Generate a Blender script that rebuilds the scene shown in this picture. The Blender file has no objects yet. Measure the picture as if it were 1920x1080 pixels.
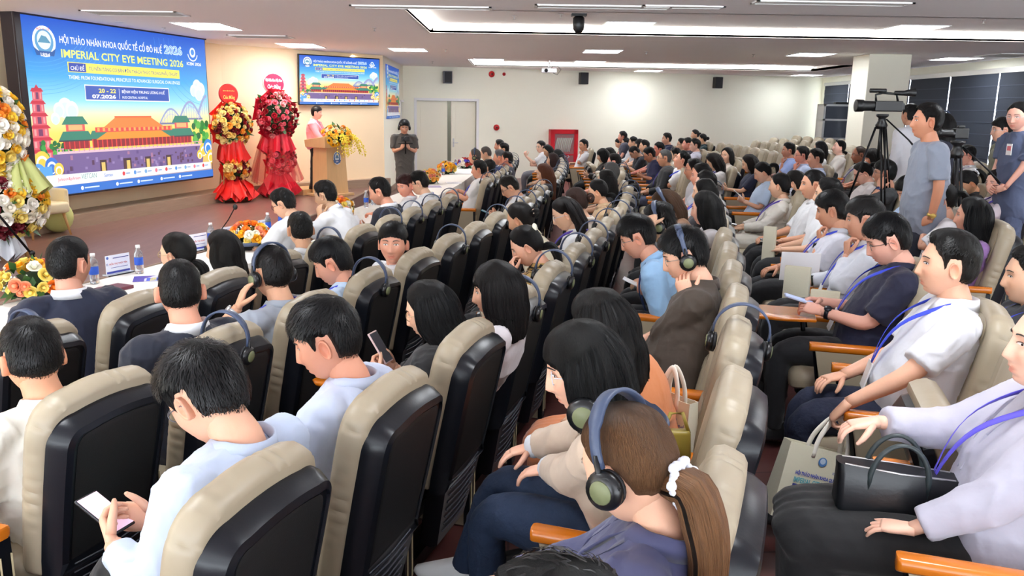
import bpy, bmesh, math, random, hashlib
import numpy as np
from mathutils import Vector, Matrix
D = bpy.data
SC = bpy.context.scene
COL = SC.collection
rnd = random.Random(7)
# ---------------------------------------------------------------- camera, world, exposure
F, PITCH, ROLL, CH = 1550., 12.2, .9, 2.0
_p, _r = math.radians(PITCH), math.radians(ROLL)
FWD = np.array([0, math.cos(_p), -math.sin(_p)]); _rt = np.array([1., 0, 0]); _up = np.cross(_rt, FWD)
CR = _rt * math.cos(_r) + _up * math.sin(_r); CU = _up * math.cos(_r) - _rt * math.sin(_r)
cam_d = D.cameras.new('camera'); cam = D.objects.new('camera', cam_d); COL.objects.link(cam)
cam_d.sensor_width = 36; cam_d.lens = F / 1920 * 36; cam_d.clip_start = .05; cam_d.clip_end = 200
cam.matrix_world = Matrix([[CR[0], CU[0], -FWD[0], 0], [CR[1], CU[1], -FWD[1], 0], [CR[2], CU[2], -FWD[2], CH], [0, 0, 0, 1]])
SC.camera = cam
SC.view_settings.view_transform = 'Standard'; SC.view_settings.look = 'None'
SC.view_settings.gamma = 1; SC.view_settings.use_curve_mapping = False
SC.view_settings.exposure = .98
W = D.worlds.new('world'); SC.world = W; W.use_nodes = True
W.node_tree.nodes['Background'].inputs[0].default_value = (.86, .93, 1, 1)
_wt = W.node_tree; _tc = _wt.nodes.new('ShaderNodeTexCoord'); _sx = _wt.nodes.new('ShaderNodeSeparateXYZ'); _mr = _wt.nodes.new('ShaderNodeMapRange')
_wt.links.new(_tc.outputs['Generated'], _sx.inputs[0]); _wt.links.new(_sx.outputs[2], _mr.inputs[0])       # added fill: world brightened below the horizon to lift the ceiling, dimmer above
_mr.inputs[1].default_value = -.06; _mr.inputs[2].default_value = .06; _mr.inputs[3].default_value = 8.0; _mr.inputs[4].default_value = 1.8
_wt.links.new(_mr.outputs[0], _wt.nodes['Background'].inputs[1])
SC.cycles.max_bounces = 8; SC.cycles.diffuse_bounces = 6; SC.cycles.glossy_bounces = 2
SC.cycles.transmission_bounces = 4; SC.cycles.transparent_max_bounces = 6
SC.cycles.caustics_reflective = False; SC.cycles.caustics_refractive = False
PANEL_POWER = 13.5
CEIL = 3.12

def ray(x, y): return FWD + CR * (x - 960) / F - CU * (y - 540) / F
def at(x, y, z):                      # the spot at height z seen in that direction: used to survey the room
    d = ray(x, y); return d * ((z - CH) / d[2]) + np.array([0, 0, CH])
def atd(x, y, dist):                  # the point at a depth (metres ahead)
    d = ray(x, y); return d * (dist / d[1]) + np.array([0, 0, CH])
# seating geometry: concentric rows
ROWX = [-.95, 0, .95, 1.95, 2.95, 3.95, 4.9, 5.8, 6.6, 7.4]
CC = np.array([-46., 17.5])
def floorz(x, y):
    return min(max(0., (math.hypot(x - CC[0], y - CC[1]) - 46) * .055), .45)
def rowpt(off, y):
    R = 46 + off; return np.array([CC[0] + math.sqrt(R * R - (y - CC[1]) ** 2), y])
def fdir(x, y):
    v = CC - np.array([x, y]); return v / np.linalg.norm(v)
def atf(x, y, h):                     # height h above the raked floor
    z = h + .1
    for _ in range(6):
        P = at(x, y, z); z = h + floorz(P[0], P[1])
    return at(x, y, z)

# ---------------------------------------------------------------- materials
def lin(c):
    return tuple((v / 255 / 12.92 if v / 255 <= .04045 else ((v / 255 + .055) / 1.055) ** 2.4) for v in c)
MATS = {}
def mat(name, col, rough=.6, metal=0, bump=0, bscale=30, var=.0, vscale=6, emit=0, spec=.5, sheen=0, trans=0, coat=0, stretch=None, srgb=True):
    if name in MATS: return MATS[name]
    c = lin(col) if srgb else col
    m = D.materials.new(name); m.use_nodes = True; nt = m.node_tree; b = nt.nodes['Principled BSDF']
    b.inputs['Base Color'].default_value = (*c, 1); b.inputs['Roughness'].default_value = rough
    b.inputs['Metallic'].default_value = metal; b.inputs['Specular IOR Level'].default_value = spec
    if sheen: b.inputs['Sheen Weight'].default_value = sheen
    if coat: b.inputs['Coat Weight'].default_value = coat; b.inputs['Coat Roughness'].default_value = .15
    if trans: b.inputs['Transmission Weight'].default_value = trans
    if emit: b.inputs['Emission Color'].default_value = (*c, 1); b.inputs['Emission Strength'].default_value = emit
    if bump or var:
        tc = nt.nodes.new('ShaderNodeTexCoord'); mp = nt.nodes.new('ShaderNodeMapping')
        nt.links.new(tc.outputs['Object'], mp.inputs[0])
        if stretch: mp.inputs['Scale'].default_value = stretch
    if bump:
        n = nt.nodes.new('ShaderNodeTexNoise'); n.inputs['Scale'].default_value = bscale; n.inputs['Detail'].default_value = 3
        bp = nt.nodes.new('ShaderNodeBump'); bp.inputs['Strength'].default_value = bump; bp.inputs['Distance'].default_value = .02
        nt.links.new(mp.outputs[0], n.inputs[0]); nt.links.new(n.outputs[0], bp.inputs['Height']); nt.links.new(bp.outputs[0], b.inputs['Normal'])
    if var:
        n = nt.nodes.new('ShaderNodeTexNoise'); n.inputs['Scale'].default_value = vscale; n.inputs['Detail'].default_value = 4
        mx = nt.nodes.new('ShaderNodeMix'); mx.data_type = 'RGBA'
        mx.inputs[6].default_value = (*[v * (1 - var) for v in c], 1); mx.inputs[7].default_value = (*[min(1, v * (1 + var)) for v in c], 1)
        nt.links.new(mp.outputs[0], n.inputs[0]); nt.links.new(n.outputs[0], mx.inputs[0]); nt.links.new(mx.outputs[2], b.inputs['Base Color'])
    MATS[name] = m; return m
def cloth(col, kind='cotton'):
    if max(col) < 100 and kind == 'suit': col = tuple(int(v * .62) for v in col)
    elif max(col) < 100: col = tuple(int(v * .8) for v in col)
    if min(col) > 195: col = tuple(int(v * .915) for v in col)
    k = 'fabric_%s_%d_%d_%d' % (kind, *col)
    if kind == 'suit': return mat(k, col, .8, bump=.25, bscale=14, sheen=.15, var=.12, vscale=9)
    if kind == 'denim': return mat(k, col, .85, bump=.3, bscale=40, var=.25, vscale=18)
    return mat(k, col, .75, bump=.45, bscale=10, sheen=.1, var=.05, vscale=5)
def skin_mat(tone):
    k = 'skin_%d_%d_%d' % tone
    if k in MATS: return MATS[k]
    m = mat(k, tone, .5, bump=.05, bscale=120, var=.07, vscale=14, spec=.4)
    b = m.node_tree.nodes['Principled BSDF']; b.inputs['Subsurface Weight'].default_value = .08
    b.inputs['Subsurface Radius'].default_value = (.02, .008, .004); b.inputs['Subsurface Scale'].default_value = .5
    a = m.node_tree.nodes.new('ShaderNodeAttribute'); a.attribute_name = 'Col'
    mx = m.node_tree.nodes.new('ShaderNodeMix'); mx.data_type = 'RGBA'; mx.blend_type = 'MULTIPLY'; mx.inputs[0].default_value = 1
    src = b.inputs['Base Color'].links[0].from_socket
    m.node_tree.links.new(src, mx.inputs[6]); m.node_tree.links.new(a.outputs['Color'], mx.inputs[7]); m.node_tree.links.new(mx.outputs[2], b.inputs['Base Color'])
    return m
def hair_mat(col):
    k = 'hair_%d_%d_%d' % col
    if k in MATS: return MATS[k]
    c = tuple(v * (.45 if max(col) < 60 else .8) for v in lin(col)); m = D.materials.new(k); m.use_nodes = True; nt = m.node_tree; b = nt.nodes['Principled BSDF']
    b.inputs['Roughness'].default_value = .42; b.inputs['Specular IOR Level'].default_value = .28
    uv = nt.nodes.new('ShaderNodeTexCoord'); mp = nt.nodes.new('ShaderNodeMapping'); mp.inputs['Scale'].default_value = (60, 2.5, 1)
    n = nt.nodes.new('ShaderNodeTexNoise'); n.inputs['Scale'].default_value = 3; n.inputs['Detail'].default_value = 4
    nt.links.new(uv.outputs['UV'], mp.inputs[0]); nt.links.new(mp.outputs[0], n.inputs[0])
    bp = nt.nodes.new('ShaderNodeBump'); bp.inputs['Strength'].default_value = 2.2; bp.inputs['Distance'].default_value = .006
    nt.links.new(n.outputs[0], bp.inputs['Height']); nt.links.new(bp.outputs[0], b.inputs['Normal'])
    mx = nt.nodes.new('ShaderNodeMix'); mx.data_type = 'RGBA'
    mx.inputs[6].default_value = (*[v * .6 for v in c], 1); mx.inputs[7].default_value = (*[v * 1.6 for v in c], 1)
    nt.links.new(n.outputs[0], mx.inputs[0]); nt.links.new(mx.outputs[2], b.inputs['Base Color'])
    MATS[k] = m; return m
def vcol_mat(name, emit=0, rough=.6):
    if name in MATS: return MATS[name]
    m = D.materials.new(name); m.use_nodes = True; nt = m.node_tree; b = nt.nodes['Principled BSDF']
    a = nt.nodes.new('ShaderNodeAttribute'); a.attribute_name = 'Col'; b.inputs['Roughness'].default_value = rough
    nt.links.new(a.outputs['Color'], b.inputs['Base Color'])
    if emit:
        nt.links.new(a.outputs['Color'], b.inputs['Emission Color']); b.inputs['Emission Strength'].default_value = emit
        b.inputs['Base Color'].default_value = (.02, .02, .02, 1)
        for l in list(b.inputs['Base Color'].links): nt.links.remove(l)
    MATS[name] = m; return m

# ---------------------------------------------------------------- mesh kit
class MB:
    """vertices, faces, optional per-vertex colour and uv"""
    def __init__(s): s.V = []; s.Fc = []; s.C = []; s.U = []; s.n = 0
    def add(s, V, Fc, col=None, uv=None):
        V = np.asarray(V, float).reshape(-1, 3); k = s.n
        s.V.append(V); s.Fc += [tuple(int(i) + k for i in f) for f in Fc]; s.n += len(V)
        s.C.append(np.tile((1., 1, 1), (len(V), 1)) if col is None else (np.tile(col, (len(V), 1)) if np.ndim(col) == 1 else np.asarray(col)))
        s.U.append(np.zeros((len(V), 2)) if uv is None else np.asarray(uv)); return s
    def box(s, lo, hi, col=None, R=None, o=(0, 0, 0)):
        (a, b, c), (d, e, f) = lo, hi
        V = np.array([(a, b, c), (d, b, c), (d, e, c), (a, e, c), (a, b, f), (d, b, f), (d, e, f), (a, e, f)], float)
        if R is not None: V = V @ np.asarray(R).T
        return s.add(V + np.asarray(o), [(3, 2, 1, 0), (4, 5, 6, 7), (0, 1, 5, 4), (1, 2, 6, 5), (2, 3, 7, 6), (3, 0, 4, 7)], col)
    def loft(s, rings, cap=True, col=None, uv=None):
        rings = [np.asarray(r, float) for r in rings]; n = len(rings[0]); m = len(rings)
        Fc = [(i * n + j, i * n + (j + 1) % n, (i + 1) * n + (j + 1) % n, (i + 1) * n + j) for i in range(m - 1) for j in range(n)]
        if cap: Fc += [tuple(range(n - 1, -1, -1)), tuple((m - 1) * n + j for j in range(n))]
        return s.add(np.vstack(rings), Fc, col, uv)
    def tube(s, pts, rad, n=8, ref=(0, 0, 1), col=None, cap=True):
        """swept tube; rad = number, list, or list of (a,b); closed rounded ends come from the radii"""
        P = np.asarray(pts, float); m = len(P); ref = np.asarray(ref, float)
        R = [(r, r) if np.ndim(r) == 0 else tuple(r) for r in (rad if np.ndim(rad) else [rad] * m)]
        T = np.gradient(P, axis=0); rings = []; th = np.linspace(0, 2 * math.pi, n, endpoint=False)
        a0 = None
        for i in range(m):
            t = T[i] / (np.linalg.norm(T[i]) + 1e-9)
            a = np.cross(t, ref if a0 is None else a0[1]);
            if np.linalg.norm(a) < 1e-4: a = np.cross(t, (1., .1, .2))
            a /= np.linalg.norm(a); b = np.cross(a, t); a0 = (a, b)
            rings.append(P[i] + np.outer(np.cos(th) * R[i][0], a) + np.outer(np.sin(th) * R[i][1], b))
        return s.loft(rings, cap, col)
    def ell(s, c, r, n=12, m=8, R=None, col=None):
        el = np.linspace(-math.pi / 2, math.pi / 2, m + 1)[1:-1]; th = np.linspace(0, 2 * math.pi, n, endpoint=False)
        V = [(0, 0, -1)] + [(math.cos(e) * math.cos(t), math.cos(e) * math.sin(t), math.sin(e)) for e in el for t in th] + [(0, 0, 1)]
        V = np.array(V) * np.asarray(r)
        if R is not None: V = V @ np.asarray(R).T
        k = len(el); Fc = [(0, 1 + (j + 1) % n, 1 + j) for j in range(n)]
        Fc += [(1 + i * n + j, 1 + i * n + (j + 1) % n, 1 + (i + 1) * n + (j + 1) % n, 1 + (i + 1) * n + j) for i in range(k - 1) for j in range(n)]
        Fc += [(1 + (k - 1) * n + j, 1 + (k - 1) * n + (j + 1) % n, 1 + k * n) for j in range(n)]
        return s.add(V + np.asarray(c), Fc, col)
    def lathe(s, prof, c=(0, 0, 0), n=16, col=None, R=None):
        th = np.linspace(0, 2 * math.pi, n, endpoint=False)
        rings = [np.stack([r * np.cos(th), r * np.sin(th), np.full(n, z)], 1) for r, z in prof]
        if R is not None: rings = [q @ np.asarray(R).T for q in rings]
        return s.loft([q + np.asarray(c) for q in rings], True, col)
    def slab(s, poly, layers, fn, col=None):
        """outline polygon (2-D) stacked in layers (inset, depth); fn(x, y, depth)->3-D"""
        poly = np.asarray(poly, float); c = poly.mean(0); rings = []
        nx = np.roll(poly, -1, 0) - np.roll(poly, 1, 0); nrm = np.stack([nx[:, 1], -nx[:, 0]], 1); nrm /= np.linalg.norm(nrm, axis=1)[:, None] + 1e-9
        if np.sum(nrm * (poly - c)) < 0: nrm = -nrm
        for ins, dep in layers:
            q = poly - nrm * ins; rings.append(np.array([fn(a, b, dep) for a, b in q]))
        return s.loft(rings, True, col)
    def mesh(s, name, smooth=True, wantcol=True):
        me = D.meshes.new(name); V = np.vstack(s.V) if s.V else np.zeros((0, 3))
        me.from_pydata(V.tolist(), [], s.Fc)
        if wantcol:
            C = np.vstack(s.C); a = me.color_attributes.new('Col', 'FLOAT_COLOR', 'POINT')
            a.data.foreach_set('color', np.hstack([C, np.ones((len(C), 1))]).astype(np.float32).ravel())
        U = np.vstack(s.U)
        if U.any():
            uv = me.uv_layers.new(name='UVMap'); li = np.empty(len(me.loops), np.int32); me.loops.foreach_get('vertex_index', li)
            uv.data.foreach_set('uv', U[li].astype(np.float32).ravel())
        if smooth: me.shade_smooth()
        me.update(); return me
def fixn(me):
    b = bmesh.new(); b.from_mesh(me); bmesh.ops.recalc_face_normals(b, faces=b.faces); b.to_mesh(me); b.free()
def obj(name, me, m, parent=None, smooth=True, bevel=0, auto=None, loc=None, fix=True):
    if isinstance(me, MB): me = me.mesh(name, smooth)
    if fix: fixn(me)
    if m is not None and not me.materials: me.materials.append(m)
    o = D.objects.new(name, me); COL.objects.link(o)
    if parent is not None: o.parent = parent
    if loc is not None: o.location = loc
    if bevel:
        b = o.modifiers.new('b', 'BEVEL'); b.width = bevel; b.segments = 2; b.limit_method = 'ANGLE'; b.angle_limit = .6
    if (bevel or auto) and smooth:
        e = o.modifiers.new('n', 'WEIGHTED_NORMAL') if bevel else None
    return o
def flat(o):
    o.data.shade_flat(); return o
def tag(o, label=None, cat=None, group=None, kind=None):
    if label: o['label'] = label
    if cat: o['category'] = cat
    if group: o['group'] = group
    if kind: o['kind'] = kind
    return o
def thing(name, label, cat, loc=(0, 0, 0), rz=0, group=None):
    o = D.objects.new(name, None); COL.objects.link(o); o.empty_display_size = .1
    o.location = loc; o.rotation_euler = (0, 0, rz); return tag(o, label, cat, group)
KIDS = {}
def kids(o):
    return [c for c in o.children]
def copy_tree(o, parent=None, loc=None, rot=None):
    c = o.copy(); COL.objects.link(c)
    if parent is not None: c.parent = parent
    if loc is not None: c.location = loc
    if rot is not None: c.rotation_euler = rot
    for k in o.children: copy_tree(k, c)
    return c
def struct(name, mb, m, smooth=False, bevel=0):
    return tag(obj(name, mb, m, None, smooth, bevel), kind='structure')
def remesh(mb, voxel, smooth=3, lam=.5):
    me = mb.mesh('t'); fixn(me); o = D.objects.new('t', me); COL.objects.link(o)
    r = o.modifiers.new('r', 'REMESH'); r.mode = 'VOXEL'; r.voxel_size = voxel; r.use_smooth_shade = True
    dg = bpy.context.evaluated_depsgraph_get(); ev = o.evaluated_get(dg); m2 = D.meshes.new_from_object(ev)
    D.objects.remove(o); D.meshes.remove(me)
    n = len(m2.vertices); V = np.empty(n * 3, np.float32); m2.vertices.foreach_get('co', V); V = V.reshape(-1, 3).astype(float)
    E = np.empty(len(m2.edges) * 2, np.int32); m2.edges.foreach_get('vertices', E); E = E.reshape(-1, 2)
    deg = np.bincount(E.ravel(), minlength=n).astype(float)[:, None]; deg[deg == 0] = 1
    for _ in range(smooth):
        S = np.stack([np.bincount(E[:, 0], V[E[:, 1], k], n) + np.bincount(E[:, 1], V[E[:, 0], k], n) for k in range(3)], 1)
        V = V + lam * (S / deg - V)
    m2.vertices.foreach_set('co', V.astype(np.float32).ravel()); m2.update()
    return m2, V
def setcol(me, C):
    a = me.color_attributes.get('Col') or me.color_attributes.new('Col', 'FLOAT_COLOR', 'POINT')
    a.data.foreach_set('color', np.hstack([C, np.ones((len(C), 1))]).astype(np.float32).ravel())
_rs = np.random.RandomState(3); _tab = _rs.rand(64, 64, 64)
def vnoise(P, s=1., seed=0):
    P = np.asarray(P) * s + seed * 7.31 + 100; i = np.floor(P).astype(int); f = P - i; f = f * f * (3 - 2 * f); out = 0
    for dx in (0, 1):
        for dy in (0, 1):
            for dz in (0, 1):
                w = (f[:, 0] if dx else 1 - f[:, 0]) * (f[:, 1] if dy else 1 - f[:, 1]) * (f[:, 2] if dz else 1 - f[:, 2])
                out = out + w * _tab[(i[:, 0] + dx) % 64, (i[:, 1] + dy) % 64, (i[:, 2] + dz) % 64]
    return out * 2 - 1
def wrinkle(me, V, amp, s=9, seed=0, st=(1, 1, 1)):
    me.vertices.foreach_set('co', V.astype(np.float32).ravel()); me.update()
    N = np.empty(len(V) * 3, np.float32); me.vertex_normals.foreach_get('vector', N); N = N.reshape(-1, 3)
    Q = V * np.array(st); w = vnoise(V, 4, seed + 5)[:, None] * .12
    a = 1 - np.abs(vnoise(Q + w, s, seed)); b = 1 - np.abs(vnoise(Q + w, s * 2.1, seed + 1))
    V2 = V + N * ((a ** 3 - .35) * amp + (b ** 3 - .35) * amp * .45)[:, None]
    me.vertices.foreach_set('co', V2.astype(np.float32).ravel()); me.update()
def rotz(a): c, s = math.cos(a), math.sin(a); return np.array([[c, -s, 0], [s, c, 0], [0, 0, 1]])
def rotx(a): c, s = math.cos(a), math.sin(a); return np.array([[1, 0, 0], [0, c, -s], [0, s, c]])
def roty(a): c, s = math.cos(a), math.sin(a); return np.array([[c, 0, s], [0, 1, 0], [-s, 0, c]])
def basis(d, up=(0, 0, 1)):
    d = np.asarray(d, float) / np.linalg.norm(d); x = np.cross(d, up); x /= np.linalg.norm(x) + 1e-9; return np.stack([x, d, np.cross(x, d)], 1)
def rrect(w, h, r, k=4, cx=0, cy=0):
    P = []
    for sx, sy, a in ((1, -1, -90), (1, 1, 0), (-1, 1, 90), (-1, -1, 180)):
        for i in range(k + 1):
            t = math.radians(a + 90 * i / k); P.append((cx + sx * (w - r) + r * math.cos(t), cy + sy * (h - r) + r * math.sin(t)))
    return P
# ---------------------------------------------------------------- structure
M_wall = mat('wall_paint_pale', (244, 243, 226), .7, bump=.04, bscale=60)
M_stagewall = mat('wall_paint_warm', (246, 222, 186), .6, bump=.03, bscale=60)
M_ceil = mat('ceiling_paint', (248, 246, 247), .8)
M_tray = mat('ceiling_tray_paint', (240, 240, 240), .7)
M_wood_stage = mat('stage_wood', (122, 92, 86), .3, bump=.05, bscale=8, var=.3, vscale=2.2, stretch=(9, .8, 1))
M_plinth = mat('plinth_wood', (158, 136, 118), .4, var=.2, vscale=3, stretch=(1, 1, 12))
M_white = mat('white_plastic', (235, 235, 235), .4)
M_black = mat('black_plastic', (12, 13, 15), .4)
M_blackm = mat('black_metal', (20, 20, 22), .35, metal=.6)
M_alu = mat('aluminium', (205, 205, 205), .35, metal=.8)
M_glass = mat('clear_glass', (225, 235, 240), .05); M_glass.node_tree.nodes['Principled BSDF'].inputs['Alpha'].default_value = .1
M_darkglass = mat('smoked_glass', (70, 75, 85), .12)
def tile_mat():
    m = D.materials.new('floor_tile'); m.use_nodes = True; nt = m.node_tree; b = nt.nodes['Principled BSDF']
    tc = nt.nodes.new('ShaderNodeTexCoord'); br = nt.nodes.new('ShaderNodeTexBrick'); br.offset = 0
    br.inputs['Color1'].default_value = (*lin((104, 62, 58)), 1); br.inputs['Color2'].default_value = (*lin((94, 55, 52)), 1)
    br.inputs['Mortar'].default_value = (*lin((60, 35, 32)), 1); br.inputs['Scale'].default_value = 1; br.inputs['Mortar Size'].default_value = .006
    br.inputs['Brick Width'].default_value = .4; br.inputs['Row Height'].default_value = .4
    nt.links.new(tc.outputs['Object'], br.inputs[0]); nt.links.new(br.outputs[0], b.inputs['Base Color']); b.inputs['Roughness'].default_value = .3
    return m
def wallseg(name, p, q, z0=-.1, z1=None, th=.15, m=None, holes=()):
    """wall from p to q; thickness goes to the right of p->q; holes = (s0,s1,z0,z1)"""
    z1 = CEIL if z1 is None else z1
    p = np.array(p, float); q = np.array(q, float); L = np.linalg.norm(q - p); d = (q - p) / L; n = np.array([d[1], -d[0]])
    R = np.array([[d[0], n[0], 0], [d[1], n[1], 0], [0, 0, 1]]); b = MB(); o = (p[0], p[1], 0); s = 0
    for (a, c, e, f) in sorted(holes):
        if a > s: b.box((s, 0, z0), (a, th, z1), R=R, o=o)
        if e > z0: b.box((a, 0, z0), (c, th, e), R=R, o=o)
        if f < z1: b.box((a, 0, f), (c, th, z1), R=R, o=o)
        s = c
    b.box((s, 0, z0), (L, th, z1), R=R, o=o)
    return struct(name, b, m or M_wall), R, np.array([p[0], p[1], 0.])
# floors
b = MB(); xs = np.linspace(-8, 10, 46); ys = np.linspace(-5.2, 27.4, 50)
Vt = [(x, y, floorz(x, y)) for y in ys for x in xs]; n = len(xs)
b.add(Vt, [(j * n + i, j * n + i + 1, (j + 1) * n + i + 1, (j + 1) * n + i) for j in range(len(ys) - 1) for i in range(n - 1)])
struct('floor', b, tile_mat(), smooth=True)
def arcband(o0, o1, y0, y1, n=24):
    yy = np.linspace(y0, y1, n); return [rowpt(o0, y) for y in yy], [rowpt(o1, y) for y in yy]
SZ = .25
WA = np.array([-7.62, 8.0]); WB = np.array([-5.62, 16.3]); WC = np.array([-2.95, 19.0]); WD = np.array([-3.08, 23.35]); WE = np.array([9.75, 26.9])
b = MB(); yy = np.linspace(3.5, 18.55, 40)
E1 = [rowpt(-3.15 - .35 * max(0, (9 - y) / 5), y) for y in yy]
top = [(*e, SZ) for e in E1]; poly = top + [(WC[0], WC[1], SZ), (WB[0], WB[1], SZ), (WA[0], WA[1], SZ), (-9, 3.5, SZ)]
k = len(poly); low = [(x, y, 0) for x, y, z in poly]
b.add(poly + low, [tuple(range(k))] + [(i, (i + 1) % k, k + (i + 1) % k, k + i) for i in range(k)])
struct('floor_stage', b, M_wood_stage)
# stage nosing
b = MB(); b.tube([(e[0], e[1], SZ - .015) for e in E1], .02, 6); struct('trim_1', b, M_plinth)
# walls
wallseg('wall_screen', WA - (WB - WA) * .6, WB, m=M_stagewall, th=-.15)
wallseg('wall_stage', WB, WC, m=M_stagewall, th=-.15)
d_ = (WD - WC); Lr = np.linalg.norm(d_)
def along(px, p, q):     # parameter where the direction px crosses the wall line p->q
    r = ray(px, 200)[:2]; q = np.array(q); p = np.array(p); e = q - p; A = np.array([[r[0], -e[0]], [r[1], -e[1]]]); t, s = np.linalg.solve(A, p); return s * np.linalg.norm(e)
s1, s2 = along(751, WC, WD), along(757, WC, WD)
_, RS, OS = wallseg('wall_recess', WC, WD, m=M_wall, th=-.15, holes=[(s1, s2, -.1, 2.15)]); RS[:, 1] *= -1
h0, h1 = along(781, WD, WE), along(893, WD, WE)
_, RB, OB = wallseg('wall_back', WD, WE, m=M_wall, th=-.15, holes=[(h0, h1, -.1, 2.2)]); RB[:, 1] *= -1
def backpt(px, py, out=0.):          # point on the back wall seen at a pixel
    s = along(px, WD, WE); P = RB @ np.array([s, out, 0]) + OB; dd = ray(px, py); t = P[1] / dd[1]; return np.array([P[0], P[1], CH + dd[2] * t])
ds = D.objects
# right wall with windows behind blinds
WX = 9.7
wy = [(13.2 + i * 1.9, 13.2 + i * 1.9 + 1.9) for i in range(-4, 7)]
WIN0, WIN1 = wy[0][0], wy[-1][1]
b = MB(); b.box((WX, -5.2, -.1), (WX + .2, WIN0, CEIL)); b.box((WX, WIN1, -.1), (WX + .2, 27.2, CEIL))
b.box((WX, WIN0, -.1), (WX + .2, WIN1, .75)); b.box((WX, WIN0, 2.95), (WX + .2, WIN1, CEIL)); struct('wall_right', b, M_wall)
M_blind = mat('blind_fabric', (48, 55, 68), .8, bump=.1, bscale=40)
M_blind2 = mat('blind_fabric_sheer', (70, 78, 92), .8)
for i, (y0, y1) in enumerate(wy):
    w = MB()
    for a, c in ((y0, y0 + .05), (y1 - .05, y1)): w.box((WX + .1, a, .75), (WX + .16, c, 2.95))
    w.box((WX + .1, y0, .75), (WX + .16, y1, .82)); w.box((WX + .1, y0, 2.88), (WX + .16, y1, 2.95))
    o = struct('window_%d' % (i + 1), w, M_alu)
    g = MB(); g.box((WX + .125, y0 + .05, .82), (WX + .13, y1 - .05, 2.88)); go = obj('pane', g, M_glass, o, False)
    if y0 > 6:
        t = thing('roller_blind', 'grey striped roller blind on the window wall, %s' % ('nearest the standing woman' if i < 4 else 'right of the pillar'), 'blind', (WX - .06, (y0 + y1) / 2, 2.9), group='grey striped roller blinds on the windows')
        h = .95 - .03
        c = MB(); c.box((-.03, -.95, -.05), (.05, .95, .05)); obj('head_box', c, M_alu, t, False)
        c = MB()
        zz = -.05; kk = 0
        while zz > -2.35:
            c.box((-.004 - .006 * (kk % 2), -h, zz - .124), (.004, h, zz)); zz -= .12; kk += 1
        obj('blind_fabric', c, M_blind, t, False)
        c = MB(); zz = -.05
        while zz > -2.35: c.box((-.012, -h, zz - .012), (-.006, h, zz + .004)); zz -= .24
        obj('slat_line', c, M_blind2, t, False)
# left wall; rear side left open to let the added world fill in
wallseg('wall_left', (-9.2, -5.2), (-9.2, 4), m=M_wall, th=-.15)
# corridor behind the doors
b = MB(); c0 = RB @ np.array([h0 - 1.2, 1.6, 0]) + OB
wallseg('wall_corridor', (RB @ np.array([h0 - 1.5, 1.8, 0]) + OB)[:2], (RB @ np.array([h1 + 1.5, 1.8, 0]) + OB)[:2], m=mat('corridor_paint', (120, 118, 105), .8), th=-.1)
wallseg('wall_corridor_side', (RB @ np.array([h0 - 1.5, .15, 0]) + OB)[:2], (RB @ np.array([h0 - 1.5, 1.8, 0]) + OB)[:2], m=MATS['corridor_paint'], th=.1)
wallseg('wall_corridor_end', (RB @ np.array([h1 + 1.5, .15, 0]) + OB)[:2], (RB @ np.array([h1 + 1.5, 1.8, 0]) + OB)[:2], m=MATS['corridor_paint'], th=-.1)
M_door = mat('door_paint', (240, 236, 218), .45)
def on(R, O, s, o, z): return R @ np.array([s, o, 0]) + O + np.array([0, 0, z])
hm = along(840, WD, WE); hk = along(846, WD, WE)
b = MB()
for a, c in ((h0 - .07, h0), (h1, h1 + .07)): b.box((a, -.03, 0), (c, .17, 2.27), R=RB, o=OB)
b.box((h0 - .07, -.03, 2.2), (h1 + .07, .17, 2.27), R=RB, o=OB); struct('trim_2', b, M_white)
b = MB(); b.box((h0 + .005, .1, 0), (hm, .145, 2.19), R=RB, o=OB); b.box((h0 + .12, .09, 1.15), (hm - .1, .1, 2.05), R=RB, o=OB); b.box((h0 + .12, .09, .2), (hm - .1, .1, 1.0), R=RB, o=OB)
o1 = struct('door_1', b, M_door)
Rl = RB @ rotz(.14); Ol = on(RB, OB, h1 - .005, .12, 0); b = MB(); wl = h1 - hk
b.box((-wl, -.02, 0), (0, .025, 2.19), R=Rl, o=Ol); b.box((-wl + .12, -.028, 1.15), (-.1, -.02, 2.05), R=Rl, o=Ol); b.box((-wl + .12, -.028, .2), (-.1, -.02, 1.0), R=Rl, o=Ol)
o2 = struct('door_2', b, M_door)
b = MB(); b.tube([(-wl + .06, -.02, 1.05), (-wl + .06, -.07, 1.05), (-wl + .18, -.07, 1.05)], .01, 8)
b.box((-wl + .04, -.035, .93), (-wl + .08, -.02, 1.17)); b.V = [v @ Rl.T + Ol for v in b.V]; obj('door_handle', b, M_alu, o2, False)
b = MB(); b.box((s1, .05, 0), (s2, .09, 2.14), R=RS, o=OS); o3 = struct('door_3', b, mat('door_grey', (150, 150, 150), .5))
b = MB(); b.box((s1 - .04, -.02, 0), (s1, .16, 2.2), R=RS, o=OS); b.box((s2, -.02, 0), (s2 + .04, .16, 2.2), R=RS, o=OS); b.box((s1 - .04, -.02, 2.15), (s2 + .04, .16, 2.2), R=RS, o=OS); struct('trim_3', b, M_white)
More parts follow.
